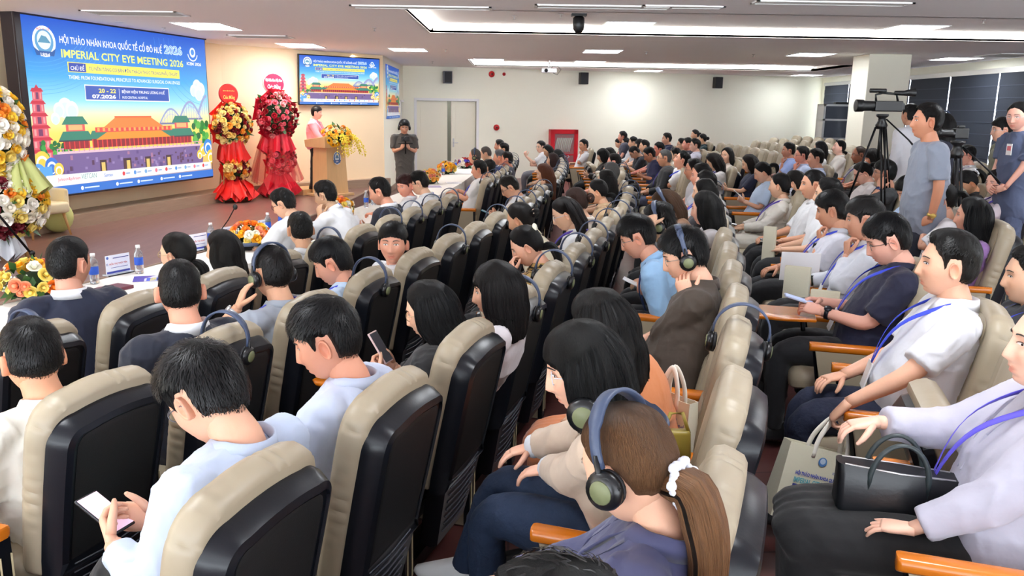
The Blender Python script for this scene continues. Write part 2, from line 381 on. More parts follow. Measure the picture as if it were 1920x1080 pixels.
# plinth along the stage walls
def plinth(name, p, q, dep=.5, z0=SZ, z1=.43):
    p = np.array(p); q = np.array(q); d = (q - p) / np.linalg.norm(q - p); n = np.array([d[1], -d[0]]); R = np.array([[d[0], n[0], 0], [d[1], n[1], 0], [0, 0, 1]])
    b = MB(); b.box((0, 0, z0), (np.linalg.norm(q - p), dep, z1), R=R, o=(*p, 0)); struct(name, b, M_plinth)
dS = (WB - WA) / np.linalg.norm(WB - WA)
plinth('trim_4', WA + dS * 2.9, WB); plinth('trim_5', WB + (WC - WB) * .05, WC, .22)
b = MB(); b.box((0, .0, 0), (Lr * .7, .03, .12), R=np.array([[RS[0, 0], -RS[0, 1], 0], [RS[1, 0], -RS[1, 1], 0], [0, 0, 1]]), o=OS); struct('baseboard_recess', b, M_plinth)
# ceiling with two recessed trays
T1 = (-1.3, 10.1, 9.4, 13.05); T2 = (-1.1, 19.9, 8.0, 22.9)      # x0,y0,x1,y1
TD = .12
b = MB(); X0_, X1_, Y0_, Y1_ = -9.4, 9.9, -5.4, 27.6
def cb(x0, y0, x1, y1, z=CEIL, t=.06): b.box((x0, y0, z), (x1, y1, z + t))
cb(X0_, Y0_, X1_, T1[1]); cb(X0_, T1[1], T1[0], T1[3]); cb(T1[2], T1[1], X1_, T1[3]); cb(X0_, T1[3], X1_, T2[1])
cb(X0_, T2[1], T2[0], T2[3]); cb(T2[2], T2[1], X1_, T2[3]); cb(X0_, T2[3], X1_, Y1_)
struct('ceiling', b, M_ceil)
for i, T in enumerate((T1, T2)):
    b = MB(); b.box((T[0] - .3, T[1] - .3, CEIL + TD), (T[2] + .3, T[3] + .3, CEIL + TD + .05)); struct('ceiling_tray_%d' % (i + 1), b, M_ceil)
    b = MB(); e = .05
    b.box((T[0] - e, T[1] - e, CEIL + .0), (T[2] + e, T[1], CEIL + TD)); b.box((T[0] - e, T[3], CEIL - .004), (T[2] + e, T[3] + e, CEIL + TD))
    b.box((T[0] - e, T[1], CEIL - .004), (T[0], T[3], CEIL + TD)); b.box((T[2], T[1], CEIL - .004), (T[2] + e, T[3], CEIL + TD))
    struct('trim_%d' % (6 + i), b, M_tray)
    # cove light strip hidden on the tray's ledge
    b = MB(); b.box((T[0] + .05, T[3] - .03, CEIL + .03), (T[2] - .1, T[3] - .005, CEIL + .06)); b.box((T[0] + .005, T[1] + .1, CEIL + .03), (T[0] + .03, T[3] - .1, CEIL + .06))
    tag(obj('cove_light_strip', b, mat('cove_light', (255, 250, 240), emit=9.0), None, False), 'thin white light strip inside the %s ceiling tray' % ('nearer' if i == 0 else 'farther'), 'light strip')
# pillar
pc = at(1668, 101, CEIL); pl = at(1604, 103, CEIL); pm = at(1633, 101, CEIL); pr = at(1705, 103, CEIL)
b = MB(); wpl = pr[0] - pm[0]; b.box((pm[0] - .02, pm[1], 0), (pr[0], pm[1] + wpl, CEIL)); struct('pillar', b, mat('pillar_paint', (226, 222, 206), .6), bevel=.01)
# ceiling lights
M_panel = mat('light_diffuser', (246, 250, 255), emit=PANEL_POWER)
def ceil_light(x, y, w=.62, l=.62, z=CEIL, lab='', rz=0):
    t = thing('ceiling_light', lab, 'ceiling light', (x, y, z), rz, 'square ceiling light panels')
    b = MB(); e = .02
    for q in (((-w / 2 - e, -l / 2 - e, -.012), (w / 2 + e, -l / 2, 0)), ((-w / 2 - e, l / 2, -.012), (w / 2 + e, l / 2 + e, 0)), ((-w / 2 - e, -l / 2, -.012), (-w / 2, l / 2, 0)), ((w / 2, -l / 2, -.012), (w / 2 + e, l / 2, 0))): b.box(*q)
    obj('frame', b, M_white, t, False)
    b = MB(); b.box((-w / 2, -l / 2, -.006), (w / 2, l / 2, 0)); obj('diffuser', b, M_panel, t, False)
pl_ = [(390, 49, 'over the stage, left, above the big screen'), (565, 85, 'over the stage, left of the wall television'), (766, 93, 'right of the wall television'),
       (823, 127, 'nearest the back wall above the double door'), (917, 112, 'at the left corner of the far ceiling tray'), (1177, 46, 'inside the near ceiling tray, left one'),
       (1129, 96, 'beyond the dome camera, first behind the near tray'), (1105, 116, 'above the middle wall speakers, second behind the tray'), (1215, 135, 'small and far, close to the back wall centre'),
       (1710, 52, 'inside the near ceiling tray, right one'), (1520, 102, 'left of the pillar top, larger one'), (1425, 123, 'small, left of the pillar, farther one'),
       (1510, 146, 'small, against the back wall near the pillar'), (1792, 110, 'right of the pillar, above the blinds')]
for x, y, l in pl_:
    z = CEIL + (TD if l.startswith('inside') else 0); P = at(x, y, z); far = P[1] > 20
    if far: P[1] = min(P[1], 24.2)
    if x == 1215: P = np.array([at(1215, 135, z)[0] * .97, 24.0, z])
    if x == 1510: P = np.array([at(1510, 146, z)[0] * .93, 25.2, z])
    ceil_light(P[0], P[1], .68, .8 if x not in (390, 565) else 1.0, z, 'bright white ceiling light panel ' + l)
for x in (-5.2, -1.9, 1.4, 4.9, 8.3):
    for y in (6.9, 2.4):
        if (x, y) in ((-5.2, -2.2),): continue
        ceil_light(x, y, .68, .8, CEIL, 'bright white ceiling light panel in the near part of the hall')
# warm stage downlights
for (x, y) in ((-6.3, 9.5), (-5.6, 12.2), (-4.9, 14.6), (-4.4, 16.6), (-3.5, 18.4)):
    t = thing('stage_downlight', 'small round warm downlight in the stage ceiling', 'downlight', (x, y, CEIL), group='small round stage downlights')
    b = MB(); b.lathe([(.03, -.002), (.06, -.004), (.065, 0), (.03, 0)], n=20); obj('ring', b, M_white, t)
    l = D.lights.new('downlight', 'SPOT'); l.energy = 70; l.color = (1, .72, .42); l.spot_size = 2.4; l.spot_blend = .8; l.shadow_soft_size = .06
    lo = D.objects.new('downlight_lamp', l); COL.objects.link(lo); lo.parent = t; lo.location = (0, 0, -.02); lo.rotation_euler = (0, -.35, 0)
# ceiling small items
def ceilz(x, y):
    return CEIL + (TD if any(T[0] < x < T[2] and T[1] < y < T[3] for T in (T1, T2)) else 0)
def small(name, lab, cat, P, parts, group=None):
    t = thing(name, lab, cat, P, group=group)
    for nm, b, m in parts: obj(nm, b, m, t, False)
    return t
for i, (x, y) in enumerate(((1051, 44), (964, 47), (1212, 97), (1413, 102), (1842, 55), (702, 52), (835, 92), (811, 115), (1490, 122), (307, 52), (1872, 113))):
    P = at(x, y, CEIL); P[2] = ceilz(P[0], P[1]); a = MB(); a.lathe([(.03, 0), (.03, -.008), (.008, -.01), (.008, -.04), (.02, -.045), (.02, -.05), (.002, -.052)], n=10)
    o = tag(obj('sprinkler', a, M_alu, None, loc=P), 'small ceiling sprinkler head', 'sprinkler', 'sprinkler heads on the ceiling')
for x, y, w, l in ((255, 24, 1.2, .5), (490, 68, 1.0, .5), (790, 13, 1.6, .25), (1130, 12, 1.5, .25), (1890, 103, .8, .9), (1560, 5, 1.6, .25), (1280, 12, .9, .2)):
    P = at(x, y, CEIL); t = thing('ceiling_vent', 'long narrow air vent grille set in the ceiling', 'vent', P, group='air vent grilles in the ceiling')
    a = MB(); a.box((-w / 2, -l / 2, -.015), (w / 2, -l / 2 + .03, 0)); a.box((-w / 2, l / 2 - .03, -.015), (w / 2, l / 2, 0)); a.box((-w / 2, -l / 2, -.015), (-w / 2 + .03, l / 2, 0)); a.box((w / 2 - .03, -l / 2, -.015), (w / 2, l / 2, 0)); obj('frame', a, M_white, t, False)
    a = MB(); yy_ = -l / 2 + .05
    while yy_ < l / 2 - .03: a.box((-w / 2 + .03, yy_, -.012), (w / 2 - .03, yy_ + .012, -.002)); yy_ += .045
    obj('slat', a, mat('vent_grey', (150, 145, 140), .6), t, False)
P = at(1085, 44, CEIL); P[2] = ceilz(P[0], P[1]); t = thing('dome_camera', 'black motorised camera hanging from the ceiling tray edge', 'camera', P)
a = MB(); a.box((-.1, -.08, -.03), (.1, .08, 0)); obj('mount', a, M_black, t, False)
a = MB(); a.lathe([(.05, -.03), (.075, -.05), (.08, -.14), (.07, -.2), (.04, -.24), (.002, -.25)], n=16); obj('dome', a, M_black, t)
P = at(1025, 124, CEIL); P[1] = min(P[1], 21.5); P[0] = (1025 - 965) / F * P[1] * 1.02; P[2] = ceilz(P[0], P[1])
t = thing('projector', 'white projector hung on a pole under the ceiling', 'projector', P)
a = MB(); a.tube([(-.25, 0, -.01), (.25, 0, -.01)], .012, 6); a.tube([(0, 0, 0), (0, 0, -.22)], .02, 8); obj('ceiling_mount', a, M_white, t)
a = MB(); a.box((-.19, -.15, -.33), (.19, .15, -.22)); obj('body', a, M_white, t, False, bevel=.02)
a = MB(); a.lathe([(.045, 0), (.045, .03), (.03, .03), (.03, .005)], c=(-.08, -.15, -.28), R=rotx(math.pi / 2)); obj('lens', a, M_black, t)
a = MB(); a.tube([(.05, 0, -.22), (.15, 0, -.1), (.3, 0, -.25), (.2, 0, -.38), (.1, 0, -.33)], .006, 5); obj('cable', a, M_black, t)
# wall speakers, alarms
for i, (x, y, l) in enumerate(((837, 145, 'grey wall speaker above the double door'), (1089, 147, 'black wall speaker right of the projector'), (1338, 155, 'black wall speaker right of the wall centre'), (1568, 163, 'black wall speaker left of the pillar'))):
    P = backpt(x, y, -.16); t = thing('wall_speaker', l, 'speaker', P, math.atan2(RB[1, 0], RB[0, 0]))
    m = M_black if i else mat('grey_plastic', (100, 102, 112), .5)
    a = MB(); a.box((-.12, -.1, -.165), (.12, .1, .165)); obj('cabinet', a, m, t, False, bevel=.012)
    a = MB(); a.box((-.1, -.108, -.145), (.1, -.1, .145)); obj('grille', a, mat('speaker_grille', (40, 42, 48), .7), t, False)
    a = MB(); a.box((-.03, .1, -.03), (.03, .16, .03)); obj('bracket', a, M_blackm, t, False)
for x, y, r, l in ((921, 139, .085, 'large round red alarm bell high on the back wall'), (944, 139, .045, 'small round red alarm lamp right of the bell'), (931, 239, .085, 'round red alarm button at door handle height')):
    P = backpt(x, y, -.0); t = thing('fire_alarm', l, 'fire alarm', P, math.atan2(RB[1, 0], RB[0, 0]))
    a = MB(); a.lathe([(r, 0), (r, .03), (r * .8, .05), (r * .25, .055)], R=rotx(math.pi / 2), n=24); obj('housing', a, mat('alarm_red', (190, 22, 26), .35), t)
    a = MB(); a.lathe([(r * .3, .05), (r * .3, .062), (.002, .063)], R=rotx(math.pi / 2), n=12); obj('centre', a, mat('alarm_dark', (90, 10, 12), .35), t)
# fire hose cabinet
A = backpt(1029, 244); Bq = backpt(1082, 308); wz = abs(Bq[0] - A[0]); hz = A[2] - Bq[2] + .25
t = thing('fire_hose_cabinet', 'red fire hose cabinet with a glass door on the back wall', 'cabinet', (A + Bq) / 2 + np.array([0, -.01, -.1]), math.atan2(RB[1, 0], RB[0, 0]))
M_fire = mat('fire_red', (196, 14, 34), .35)
a = MB(); a.box((-wz / 2, -.22, -hz / 2), (wz / 2, -.2, -hz / 2 + .1)); a.box((-wz / 2, -.22, hz / 2 - .12), (wz / 2, -.2, hz / 2)); a.box((-wz / 2, -.22, -hz / 2), (-wz / 2 + .12, -.2, hz / 2)); a.box((wz / 2 - .12, -.22, -hz / 2), (wz / 2, -.2, hz / 2))
a.box((-wz / 2, -.2, -hz / 2), (-wz / 2 + .02, 0, hz / 2)); a.box((wz / 2 - .02, -.2, -hz / 2), (wz / 2, 0, hz / 2)); a.box((-wz / 2, -.2, hz / 2 - .02), (wz / 2, 0, hz / 2)); a.box((-wz / 2, -.2, -hz / 2), (wz / 2, 0, -hz / 2 + .02)); a.box((-wz / 2, -.02, -hz / 2), (wz / 2, -.005, hz / 2)); a.box((-wz / 2, -.215, -.12), (wz / 2, -.2, -.08)); obj('cabinet_body', a, M_fire, t, False)
a = MB(); a.box((-wz / 2 + .1, -.212, -hz / 2 + .1), (wz / 2 - .1, -.208, hz / 2 - .1)); obj('glass_door', a, M_glass, t, False)
a = MB()
for k in range(9): a.tube([(-.25 + k * .055, -.1, -.02), (-.22 + k * .055, -.13, .2), (-.16 + k * .055, -.1, .38)], .022, 6)
obj('fire_hose', a, mat('hose_canvas', (205, 200, 185), .8), t)
a = MB()
for k in range(4): a.tube([(-.2 + k * .11, -.16, -.2), (-.16 + k * .11, -.17, -.16), (-.2 + k * .11, -.16, -.12)], .012, 6)
obj('nozzle', a, M_white, t)
# aluminium cupboard by the pillar
A = atd(1586, 196, 22.2); A = np.array([A[0] - .65, A[1], A[2]]); t = thing('glass_cupboard', 'tall aluminium cupboard with dark glass doors left of the pillar', 'cupboard', (A[0] + .65, A[1], floorz(A[0], A[1])), 0)
hh = A[2] - floorz(A[0], A[1]); a = MB()
for x in (-.65, -.02, .6): a.box((x, -.25, 0), (x + .05, -.2, hh))
for z in (0, hh * .5 - .0, hh - .42, hh - .05): a.box((-.65, -.25, z), (.65, -.2, z + .05))
a.box((-.65, -.2, 0), (-.62, .25, hh)); a.box((.62, -.2, 0), (.65, .25, hh)); a.box((-.65, -.2, hh - .02), (.65, .25, hh)); a.box((-.65, .22, 0), (.65, .25, hh)); obj('frame', a, M_alu, t, False)
a = MB(); a.box((-.6, -.235, .05), (.6, -.225, hh - .05)); obj('glass_door', a, M_darkglass, t, False)
a = MB(); a.box((-.3, -.1, 0), (.1, .1, .06)); tag(obj('amplifier_box', a, M_black, None, False, loc=(A[0] + .65, A[1], floorz(A[0], A[1]) + hh), bevel=.01), 'small black box lying on top of the glass cupboard', 'box')
# ---------------------------------------------------------------- writing and artwork
def text_verts(s, bold=0, shear=0):
    c = D.curves.new('t', 'FONT'); c.body = s; c.offset = bold; c.shear = shear; c.resolution_u = 2
    o = D.objects.new('t', c); COL.objects.link(o); dg = bpy.context.evaluated_depsgraph_get(); dg.update()
    me = D.meshes.new_from_object(o.evaluated_get(dg)); V = np.array([v.co[:2] for v in me.vertices]); Fc = [tuple(p.vertices) for p in me.polygons]
    D.objects.remove(o); D.curves.remove(c); D.meshes.remove(me); return V, Fc
class Art:
    """flat printed / lit picture: coloured polygons in layers on a unit rectangle"""
    def __init__(s, W, H, step=.00004): s.W, s.H, s.b, s.k, s.step = W, H, MB(), 0, step
    def poly(s, pts, col, grad=None):
        s.k += 1; P = np.clip(np.array(pts, float), 0, 1); V = np.stack([P[:, 0] * s.W, P[:, 1] * s.H, np.full(len(P), s.k * s.step)], 1)
        C = np.tile(lin(col), (len(P), 1)) if grad is None else np.array([lin(c) for c in grad])
        a = 0.5 * np.sum(P[:, 0] * np.roll(P[:, 1], -1) - np.roll(P[:, 0], -1) * P[:, 1]); f = range(len(P)) if a > 0 else range(len(P) - 1, -1, -1)
        s.b.add(V, [tuple(f)], C)
    def rect(s, a, b, c, d, col): s.poly([(a, b), (c, b), (c, d), (a, d)], col)
    def circ(s, x, y, r, col, n=24, ry=None):
        ry = ry or r * s.W / s.H; s.poly([(x + r * math.cos(t), y + ry * math.sin(t)) for t in np.linspace(0, 2 * math.pi, n, endpoint=False)], col)
    def text(s, st, a, b, c, d, col, bold=.0, shear=0):
        V, Fc = text_verts(st, bold, shear)
        if not len(V): return
        lo, hi = V.min(0), V.max(0); V = (V - lo) / (hi - lo); s.k += 1
        V = np.stack([(a + V[:, 0] * (c - a)) * s.W, (b + V[:, 1] * (d - b)) * s.H, np.full(len(V), s.k * s.step)], 1); s.b.add(V, Fc, lin(col))
    def band(s, stops, x0=0, x1=1):
        for (v0, c0), (v1, c1) in zip(stops[:-1], stops[1:]): s.poly([(x0, v0), (x1, v0), (x1, v1), (x0, v1)], None, [c0, c0, c1, c1]); s.k -= 1
        s.k += 1
    def line(s, pts, w, col):
        P = np.array([q for q in pts if 0 <= q[0] <= 1 and 0 <= q[1] <= 1])
        if len(P) < 2: return
        P = P * (s.W, s.H); T = np.gradient(P, axis=0); N = np.stack([-T[:, 1], T[:, 0]], 1); N /= np.linalg.norm(N, axis=1)[:, None] + 1e-9
        A = P + N * w / 2; Bv = P - N * w / 2; s.k += 1; n = len(P); V = np.vstack([A, Bv]); V = np.hstack([V, np.full((2 * n, 1), s.k * s.step)])
        s.b.add(V, [(i, i + n, i + n + 1, i + 1) for i in range(n - 1)], lin(col))
def banner_art(W, H, detail=1):
    a = Art(W, H)
    a.band([(0, (60, 120, 205)), (.1, (235, 190, 120)), (.22, (250, 205, 90)), (.36, (252, 222, 110)), (.46, (235, 235, 190)), (.54, (150, 220, 240)), (.68, (70, 170, 232)), (.84, (40, 118, 215)), (1, (38, 88, 200))])
    for i in range(9 if detail else 4):
        r = .5 + i * .035; a.line([(.05 + r * .5 * math.cos(t), 1.06 + r * .62 * math.sin(t)) for t in np.linspace(-2.6, -.55, 24)], .006, (86, 170, 235))
    for i in range(5 if detail else 2):
        a.line([(.98 + (.2 + i * .03) * math.cos(t), 1.0 + (.35 + i * .04) * math.sin(t)) for t in np.linspace(3.2, 4.6, 18)], .006, (80, 150, 230))
    # clouds
    for cx, cy, r in ((.16, .5, .035), (.19, .49, .03), (.13, .49, .025), (.925, .66, .03), (.95, .64, .03), (.9, .63, .025), (.935, .61, .03), (.11, .44, .02)): a.circ(cx, cy, r, (235, 242, 245)); a.circ(cx, cy - .01, r * .72, (212, 232, 240))
    # bridge
    for i in range(3):
        x0 = .66 + i * .13; arc = [(x0 + .15 * t, .4 + .03 * i + (.1 + .02 * i) * math.sin(math.pi * t)) for t in np.linspace(0, 1, 12)]
        a.line(arc, .03 + .01 * i, (150, 160, 205)); a.line([(x, y - .035) for x, y in arc], .012, (190, 190, 225))
        for t in np.linspace(.1, .9, 8): a.line([(x0 + .15 * t, .4 + .03 * i), (x0 + .15 * t, .4 + .03 * i + (.1 + .02 * i) * math.sin(math.pi * t))], .01, (160, 165, 210))
        a.line([(x0, .4 + .03 * i), (x0 + .16, .4 + .03 * i)], .03, (120, 125, 160))
    # pagoda
    for i in range(6):
        y = .2 + i * .068; w = .058 - i * .006; a.rect(.04 - w * .75, y, .04 + w * .75, y + .055, (222, 96, 112)); a.rect(.04 - w * .2, y + .008, .04 + w * .2, y + .046, (120, 60, 100)); a.rect(.04 - w * .6, y + .01, .04 - w * .4, y + .045, (240, 160, 160)); a.rect(.04 + w * .4, y + .01, .04 + w * .6, y + .045, (240, 160, 160))
        a.poly([(.04 - w, y + .05), (.04 + w, y + .05), (.04 + w * .7, y + .07), (.04 - w * .7, y + .07)], (200, 50, 72))
    a.poly([(.03, .608), (.05, .608), (.04, .63)], (200, 50, 72))
    R2 = random.Random(5)
    for cx, cy, n, r in ((.93, .33, 26, .05), (.07, .25, 16, .035), (.12, .27, 12, .03), (.15, .25, 10, .02)):
        for _ in range(n): a.circ(cx + R2.uniform(-r, r), cy + R2.uniform(-r, r) * 1.6, r * .3, R2.choice([(40, 130, 60), (60, 160, 70), (30, 105, 60), (95, 180, 80)]), 8)
    # fortress wall
    a.poly([(.1, .10), (.93, .10), (.95, .235), (.08, .235)], (118, 96, 150))
    for _ in range(70 if detail else 20):
        x = R2.uniform(.1, .92); y = R2.uniform(.11, .21); a.rect(x, y, x + .012, y + R2.uniform(.01, .03), R2.choice([(96, 74, 130), (150, 130, 180), (90, 60, 90), (170, 120, 150)]))
    for x in (.3, .425, .435, .55, .68): a.rect(x, .10, x + .035, .185, (70, 50, 60)); a.rect(x + .008, .10, x + .027, .17, (225, 195, 110) if x != .425 else (120, 50, 40))
    a.rect(.1, .235, .93, .25, (225, 190, 205)); a.rect(.1, .262, .93, .268, (214, 160, 180))
    for x in np.linspace(.1, .93, 34 if detail else 12): a.rect(x, .245, x + .005, .268, (214, 150, 175))
    # palace
    def pav(x0, x1, y0, roof, tier2=True, yr=.055):
        w = x1 - x0; a.rect(x0 + w * .08, y0, x1 - w * .08, y0 + .05, (150, 40, 50))
        for t in np.linspace(.1, .88, 6): a.rect(x0 + w * t, y0, x0 + w * t + w * .03, y0 + .05, (225, 60, 60))
        a.poly([(x0 - w * .06, y0 + .048), (x1 + w * .06, y0 + .048), (x1 - w * .1, y0 + .048 + yr), (x0 + w * .1, y0 + .048 + yr)], roof)
        a.poly([(x0 - w * .06, y0 + .044), (x1 + w * .06, y0 + .044), (x1 + w * .05, y0 + .052), (x0 - w * .05, y0 + .052)], (60, 60, 70))
        if tier2:
            a.rect(x0 + w * .2, y0 + .048 + yr, x1 - w * .2, y0 + .09 + yr, (228, 90, 90)); a.rect(x0 + w * .28, y0 + .055 + yr, x1 - w * .28, y0 + .085 + yr, (250, 180, 120))
            a.poly([(x0 + w * .08, y0 + .088 + yr), (x1 - w * .08, y0 + .088 + yr), (x1 - w * .24, y0 + .135 + yr), (x0 + w * .24, y0 + .135 + yr)], roof)
    g = (52, 130, 110); o = (240, 150, 50)
    pav(.26, .40, .262, g, False); pav(.62, .76, .262, g, False); pav(.12, .27, .262, g); pav(.72, .87, .262, g)
    a.rect(.27, .262, .74, .315, (140, 36, 48))
    for x in np.linspace(.27, .735, 20): a.rect(x, .262, x + .006, .315, (226, 66, 60))
    a.poly([(.29, .31), (.72, .31), (.66, .355), (.35, .355)], o); a.rect(.29, .355, .73, .385, (222, 72, 72))
    for x in np.linspace(.3, .72, 16): a.rect(x, .36, x + .012, .382, (250, 170, 90))
    a.poly([(.33, .38), (.68, .38), (.6, .445), (.4, .445)], (240, 132, 62)); a.rect(.395, .443, .605, .452, (230, 100, 60))
    # curls at the foot
    for cx, cy, r, c in ((.03, .2, .035, (250, 205, 80)), (.07, .17, .03, (60, 120, 210)), (.1, .15, .022, (250, 205, 80)), (.94, .2, .03, (250, 205, 80)), (.975, .22, .035, (60, 140, 220)), (.91, .17, .02, (250, 205, 80)), (.01, .14, .03, (90, 160, 230)), (.99, .15, .03, (250, 205, 80))):
        a.circ(cx, cy, r, c); a.circ(cx, cy - .008, r * .7, (240, 245, 250)); a.circ(cx, cy - .012, r * .5, c)
    a.rect(.015, .06, .07, .17, (90, 165, 232)); a.poly([(.04, .052), (.985, .06), (.985, .11), (.04, .118)], (244, 246, 250))
    a.text('Johnson&Johnson', .09, .075, .195, .1, (225, 70, 90), .01); a.text('VIETCAN', .2, .08, .275, .11, (80, 150, 140), .0); a.text('Santen', .315, .078, .36, .1, (60, 110, 200), .01)
    for i, x in enumerate(np.linspace(.42, .93, 9)): a.circ(x, .088, .008, [(220, 70, 80), (90, 150, 220), (120, 170, 220), (230, 120, 140)][i % 4]); a.rect(x + .012, .083, x + .035, .092, (150, 170, 205))
    a.rect(0, 0, 1, .052, (52, 116, 206))
    for x in (.2, .38, .5, .64, .76): a.circ(x, .026, .007, (240, 245, 250)); a.rect(x + .012, .022, x + .085, .03, (215, 230, 248))
    # heading
    a.circ(.09, .868, .05, (245, 248, 250)); a.circ(.09, .868, .04, (96, 160, 205)); a.circ(.09, .875, .03, (222, 236, 242)); a.poly([(.062, .86), (.08, .9), (.1, .895), (.118, .86)], (90, 150, 180))
    a.poly([(.042, .835), (.06, .815), (.12, .815), (.138, .835), (.128, .79), (.052, .79)], (40, 90, 160)); a.text('BỘ Y TẾ', .062, .925, .118, .945, (210, 60, 80), .01); a.text('1894', .07, .785, .11, .805, (245, 245, 250), .01)
    a.text('HỘI THẢO NHÃN KHOA QUỐC TẾ CỐ ĐÔ HUẾ', .158, .858, .70, .93, (255, 255, 255), .012); a.text('2026', .713, .868, .832, .932, (235, 245, 255), .05); a.text('2026', .716, .873, .829, .927, (96, 170, 232), .0)
    a.text('IMPERIAL CITY EYE MEETING 2026', .16, .788, .833, .836, (238, 246, 120), .02)
    a.rect(.184, .708, .803, .766, (250, 236, 96)); a.rect(.189, .712, .27, .762, (44, 70, 170)); a.text('CHỦ ĐỀ', .197, .72, .262, .756, (255, 255, 255), .012)
    a.text('TỪ NỀN TẢNG CƠ BẢN ĐẾN THÁCH THỨC TRONG PHẪU THUẬT', .285, .719, .79, .758, (44, 74, 160), .004)
    a.text('THEME: FROM FOUNDATIONAL PRINCIPLES TO ADVANCED SURGICAL CHALLENGES', .184, .668, .803, .69, (245, 250, 255), .01)
    a.rect(.255, .546, .726, .64, (255, 255, 255)); a.rect(.258, .552, .723, .634, (44, 84, 178)); a.text('20 - 22', .324, .594, .414, .62, (250, 236, 96), .03); a.text('07.2026', .288, .56, .412, .584, (255, 255, 255), .04); a.rect(.43, .56, .432, .624, (235, 240, 250))
    a.text('BỆNH VIỆN TRUNG ƯƠNG HUẾ', .446, .592, .698, .624, (255, 255, 255), .01); a.text('HUE CENTRAL HOSPITAL', .446, .562, .592, .578, (240, 246, 255), .01)
    a.circ(.902, .898, .02, (245, 250, 255)); a.circ(.902, .9, .012, (70, 140, 220)); a.line([(.902 + .034 * math.cos(t), .9 + .06 * math.sin(t)) for t in np.linspace(3.4, 6.0, 14)], .02, (240, 246, 255)); a.text('ICEM 2026', .858, .808, .958, .83, (255, 255, 255), .02)
    return a
def frame_on(P, xdir, up=(0, 0, 1)):
    x = Vector(xdir).normalized(); u = Vector(up); n = x.cross(u).normalized(); u = n.cross(x).normalized()
    return Matrix((( x[0], u[0], n[0], P[0]), (x[1], u[1], n[1], P[1]), (x[2], u[2], n[2], P[2]), (0, 0, 0, 1)))
M_led = vcol_mat('led_picture', emit=.62); M_bez = mat('screen_bezel', (40, 34, 40), .35)
# big screen
p0 = np.array([-6.12, 10.9]); dd = np.array([.234, .972]); dd /= np.linalg.norm(dd); nn = np.array([dd[1], -dd[0]]); q0 = p0 - nn * .3
t = thing('led_screen', 'huge lit display wall showing the blue conference banner left of the stage', 'screen', (*(q0 + dd * .12), .74))
t.matrix_world = frame_on((*(q0 + dd * .12), .74), (*dd, 0)); SW, SH = 4.03, 2.36
a = MB(); a.box((-.1, -.03, -.2), (SW + .03, SH + .06, -.004)); obj('casing', a, M_bez, t, False, bevel=.01)
obj('picture', banner_art(SW, SH).b, M_led, t, False, fix=False)
a = MB(); a.box((-.1, -.03, -.004), (-.0, SH + .06, .02)); a.box((0, SH, -.004), (SW + .03, SH + .06, .02)); obj('frame', a, M_bez, t, False)
# television on the stage wall
def onwall(px, py, A, B, out=0.):
    A = np.array(A, float); B = np.array(B, float); e = (B - A) / np.linalg.norm(B - A); n = np.array([e[1], -e[0]]); A2 = A + n * out
    r = ray(px, py); s = (A2 @ n) / (r[:2] @ n); return r * s + np.array([0, 0, CH])
TL = onwall(565, 103, WB, WC, .18); TR = onwall(714, 110, WB, WC, .18); BL = onwall(562, 195, WB, WC, .12); BR = onwall(710, 197, WB, WC, .12)
tw = np.linalg.norm(TR - TL); th_ = np.linalg.norm(TL - BL)
t = thing('television', 'large flat television on the stage wall showing the same blue banner', 'television'); t.matrix_world = frame_on(BL, (BR - BL), (TL - BL))
a = MB(); a.box((-.02, -.02, -.05), (tw + .02, th_ + .02, -.003)); obj('casing', a, M_black, t, False, bevel=.008)
obj('picture', banner_art(tw, th_, 0).b, M_led, t, False, fix=False)
a = MB(); a.box((tw * .4, th_ * .3, -.2), (tw * .6, th_ * .7, -.05)); obj('wall_bracket', a, M_blackm, t, False)
# projected picture on the recess wall
PA = onwall(724.5, 223, WC, WD, .01); PB = onwall(749, 219, WC, WD, .01); PT = onwall(724.5, 120, WC, WD, .01)
t = obj('projected_picture', banner_art(np.linalg.norm(PB[:2] - PA[:2]), PT[2] - PA[2], 0).b, vcol_mat('projected_picture', emit=.36), None, False, fix=False)
t.matrix_world = frame_on(PA, (*(PB - PA)[:2], 0)); tag(t, 'banner picture projected on the narrow side wall right of the television', 'projection')
# podium
M_pod = mat('podium_wood', (222, 184, 134), .35, bump=.03, bscale=20, var=.1, vscale=3, stretch=(8, 8, 1))
P = at(619, 366, SZ); PR = -.62; t = thing('podium', 'light wood speaker podium with a blue crest and slanted top', 'podium', (P[0], P[1], SZ), PR)
a = MB(); a.box((-.3, -.34, 0), (.34, .34, .05)); obj('base', a, M_pod, t, False, bevel=.006)
a = MB(); a.loft([[(-.2, -.28, .05), (.24, -.28, .05), (.24, .28, .05), (-.2, .28, .05)], [(-.2, -.24, .98), (.2, -.24, .98), (.2, .24, .98), (-.2, .24, .98)]]); obj('column', a, M_pod, t, False, bevel=.006)
a = MB(); a.loft([[(-.28, -.36, .96), (.3, -.36, .96), (.3, .36, .96), (-.28, .36, .96)], [(-.28, -.38, 1.1), (.32, -.38, 1.18), (.32, .38, 1.18), (-.28, .38, 1.1)]]); obj('desk_top', a, M_pod, t, False, bevel=.006)
a = Art(.2, .26); a.circ(.5, .5, .5, (220, 228, 236), ry=.5); a.circ(.5, .5, .44, (60, 96, 150), ry=.44); a.circ(.5, .58, .3, (200, 215, 225), ry=.3); a.poly([(.25, .5), (.4, .72), (.6, .72), (.75, .5)], (90, 130, 160)); a.poly([(.0, .36), (1, .36), (.9, .14), (.1, .14)], (70, 100, 150)); a.text('1894', .35, .18, .65, .3, (240, 240, 245), .01)
o = obj('crest', a.b, vcol_mat('printed_picture'), t, False, fix=False); o.matrix_local = frame_on((.235, -.1, .62), (0, 1, 0))
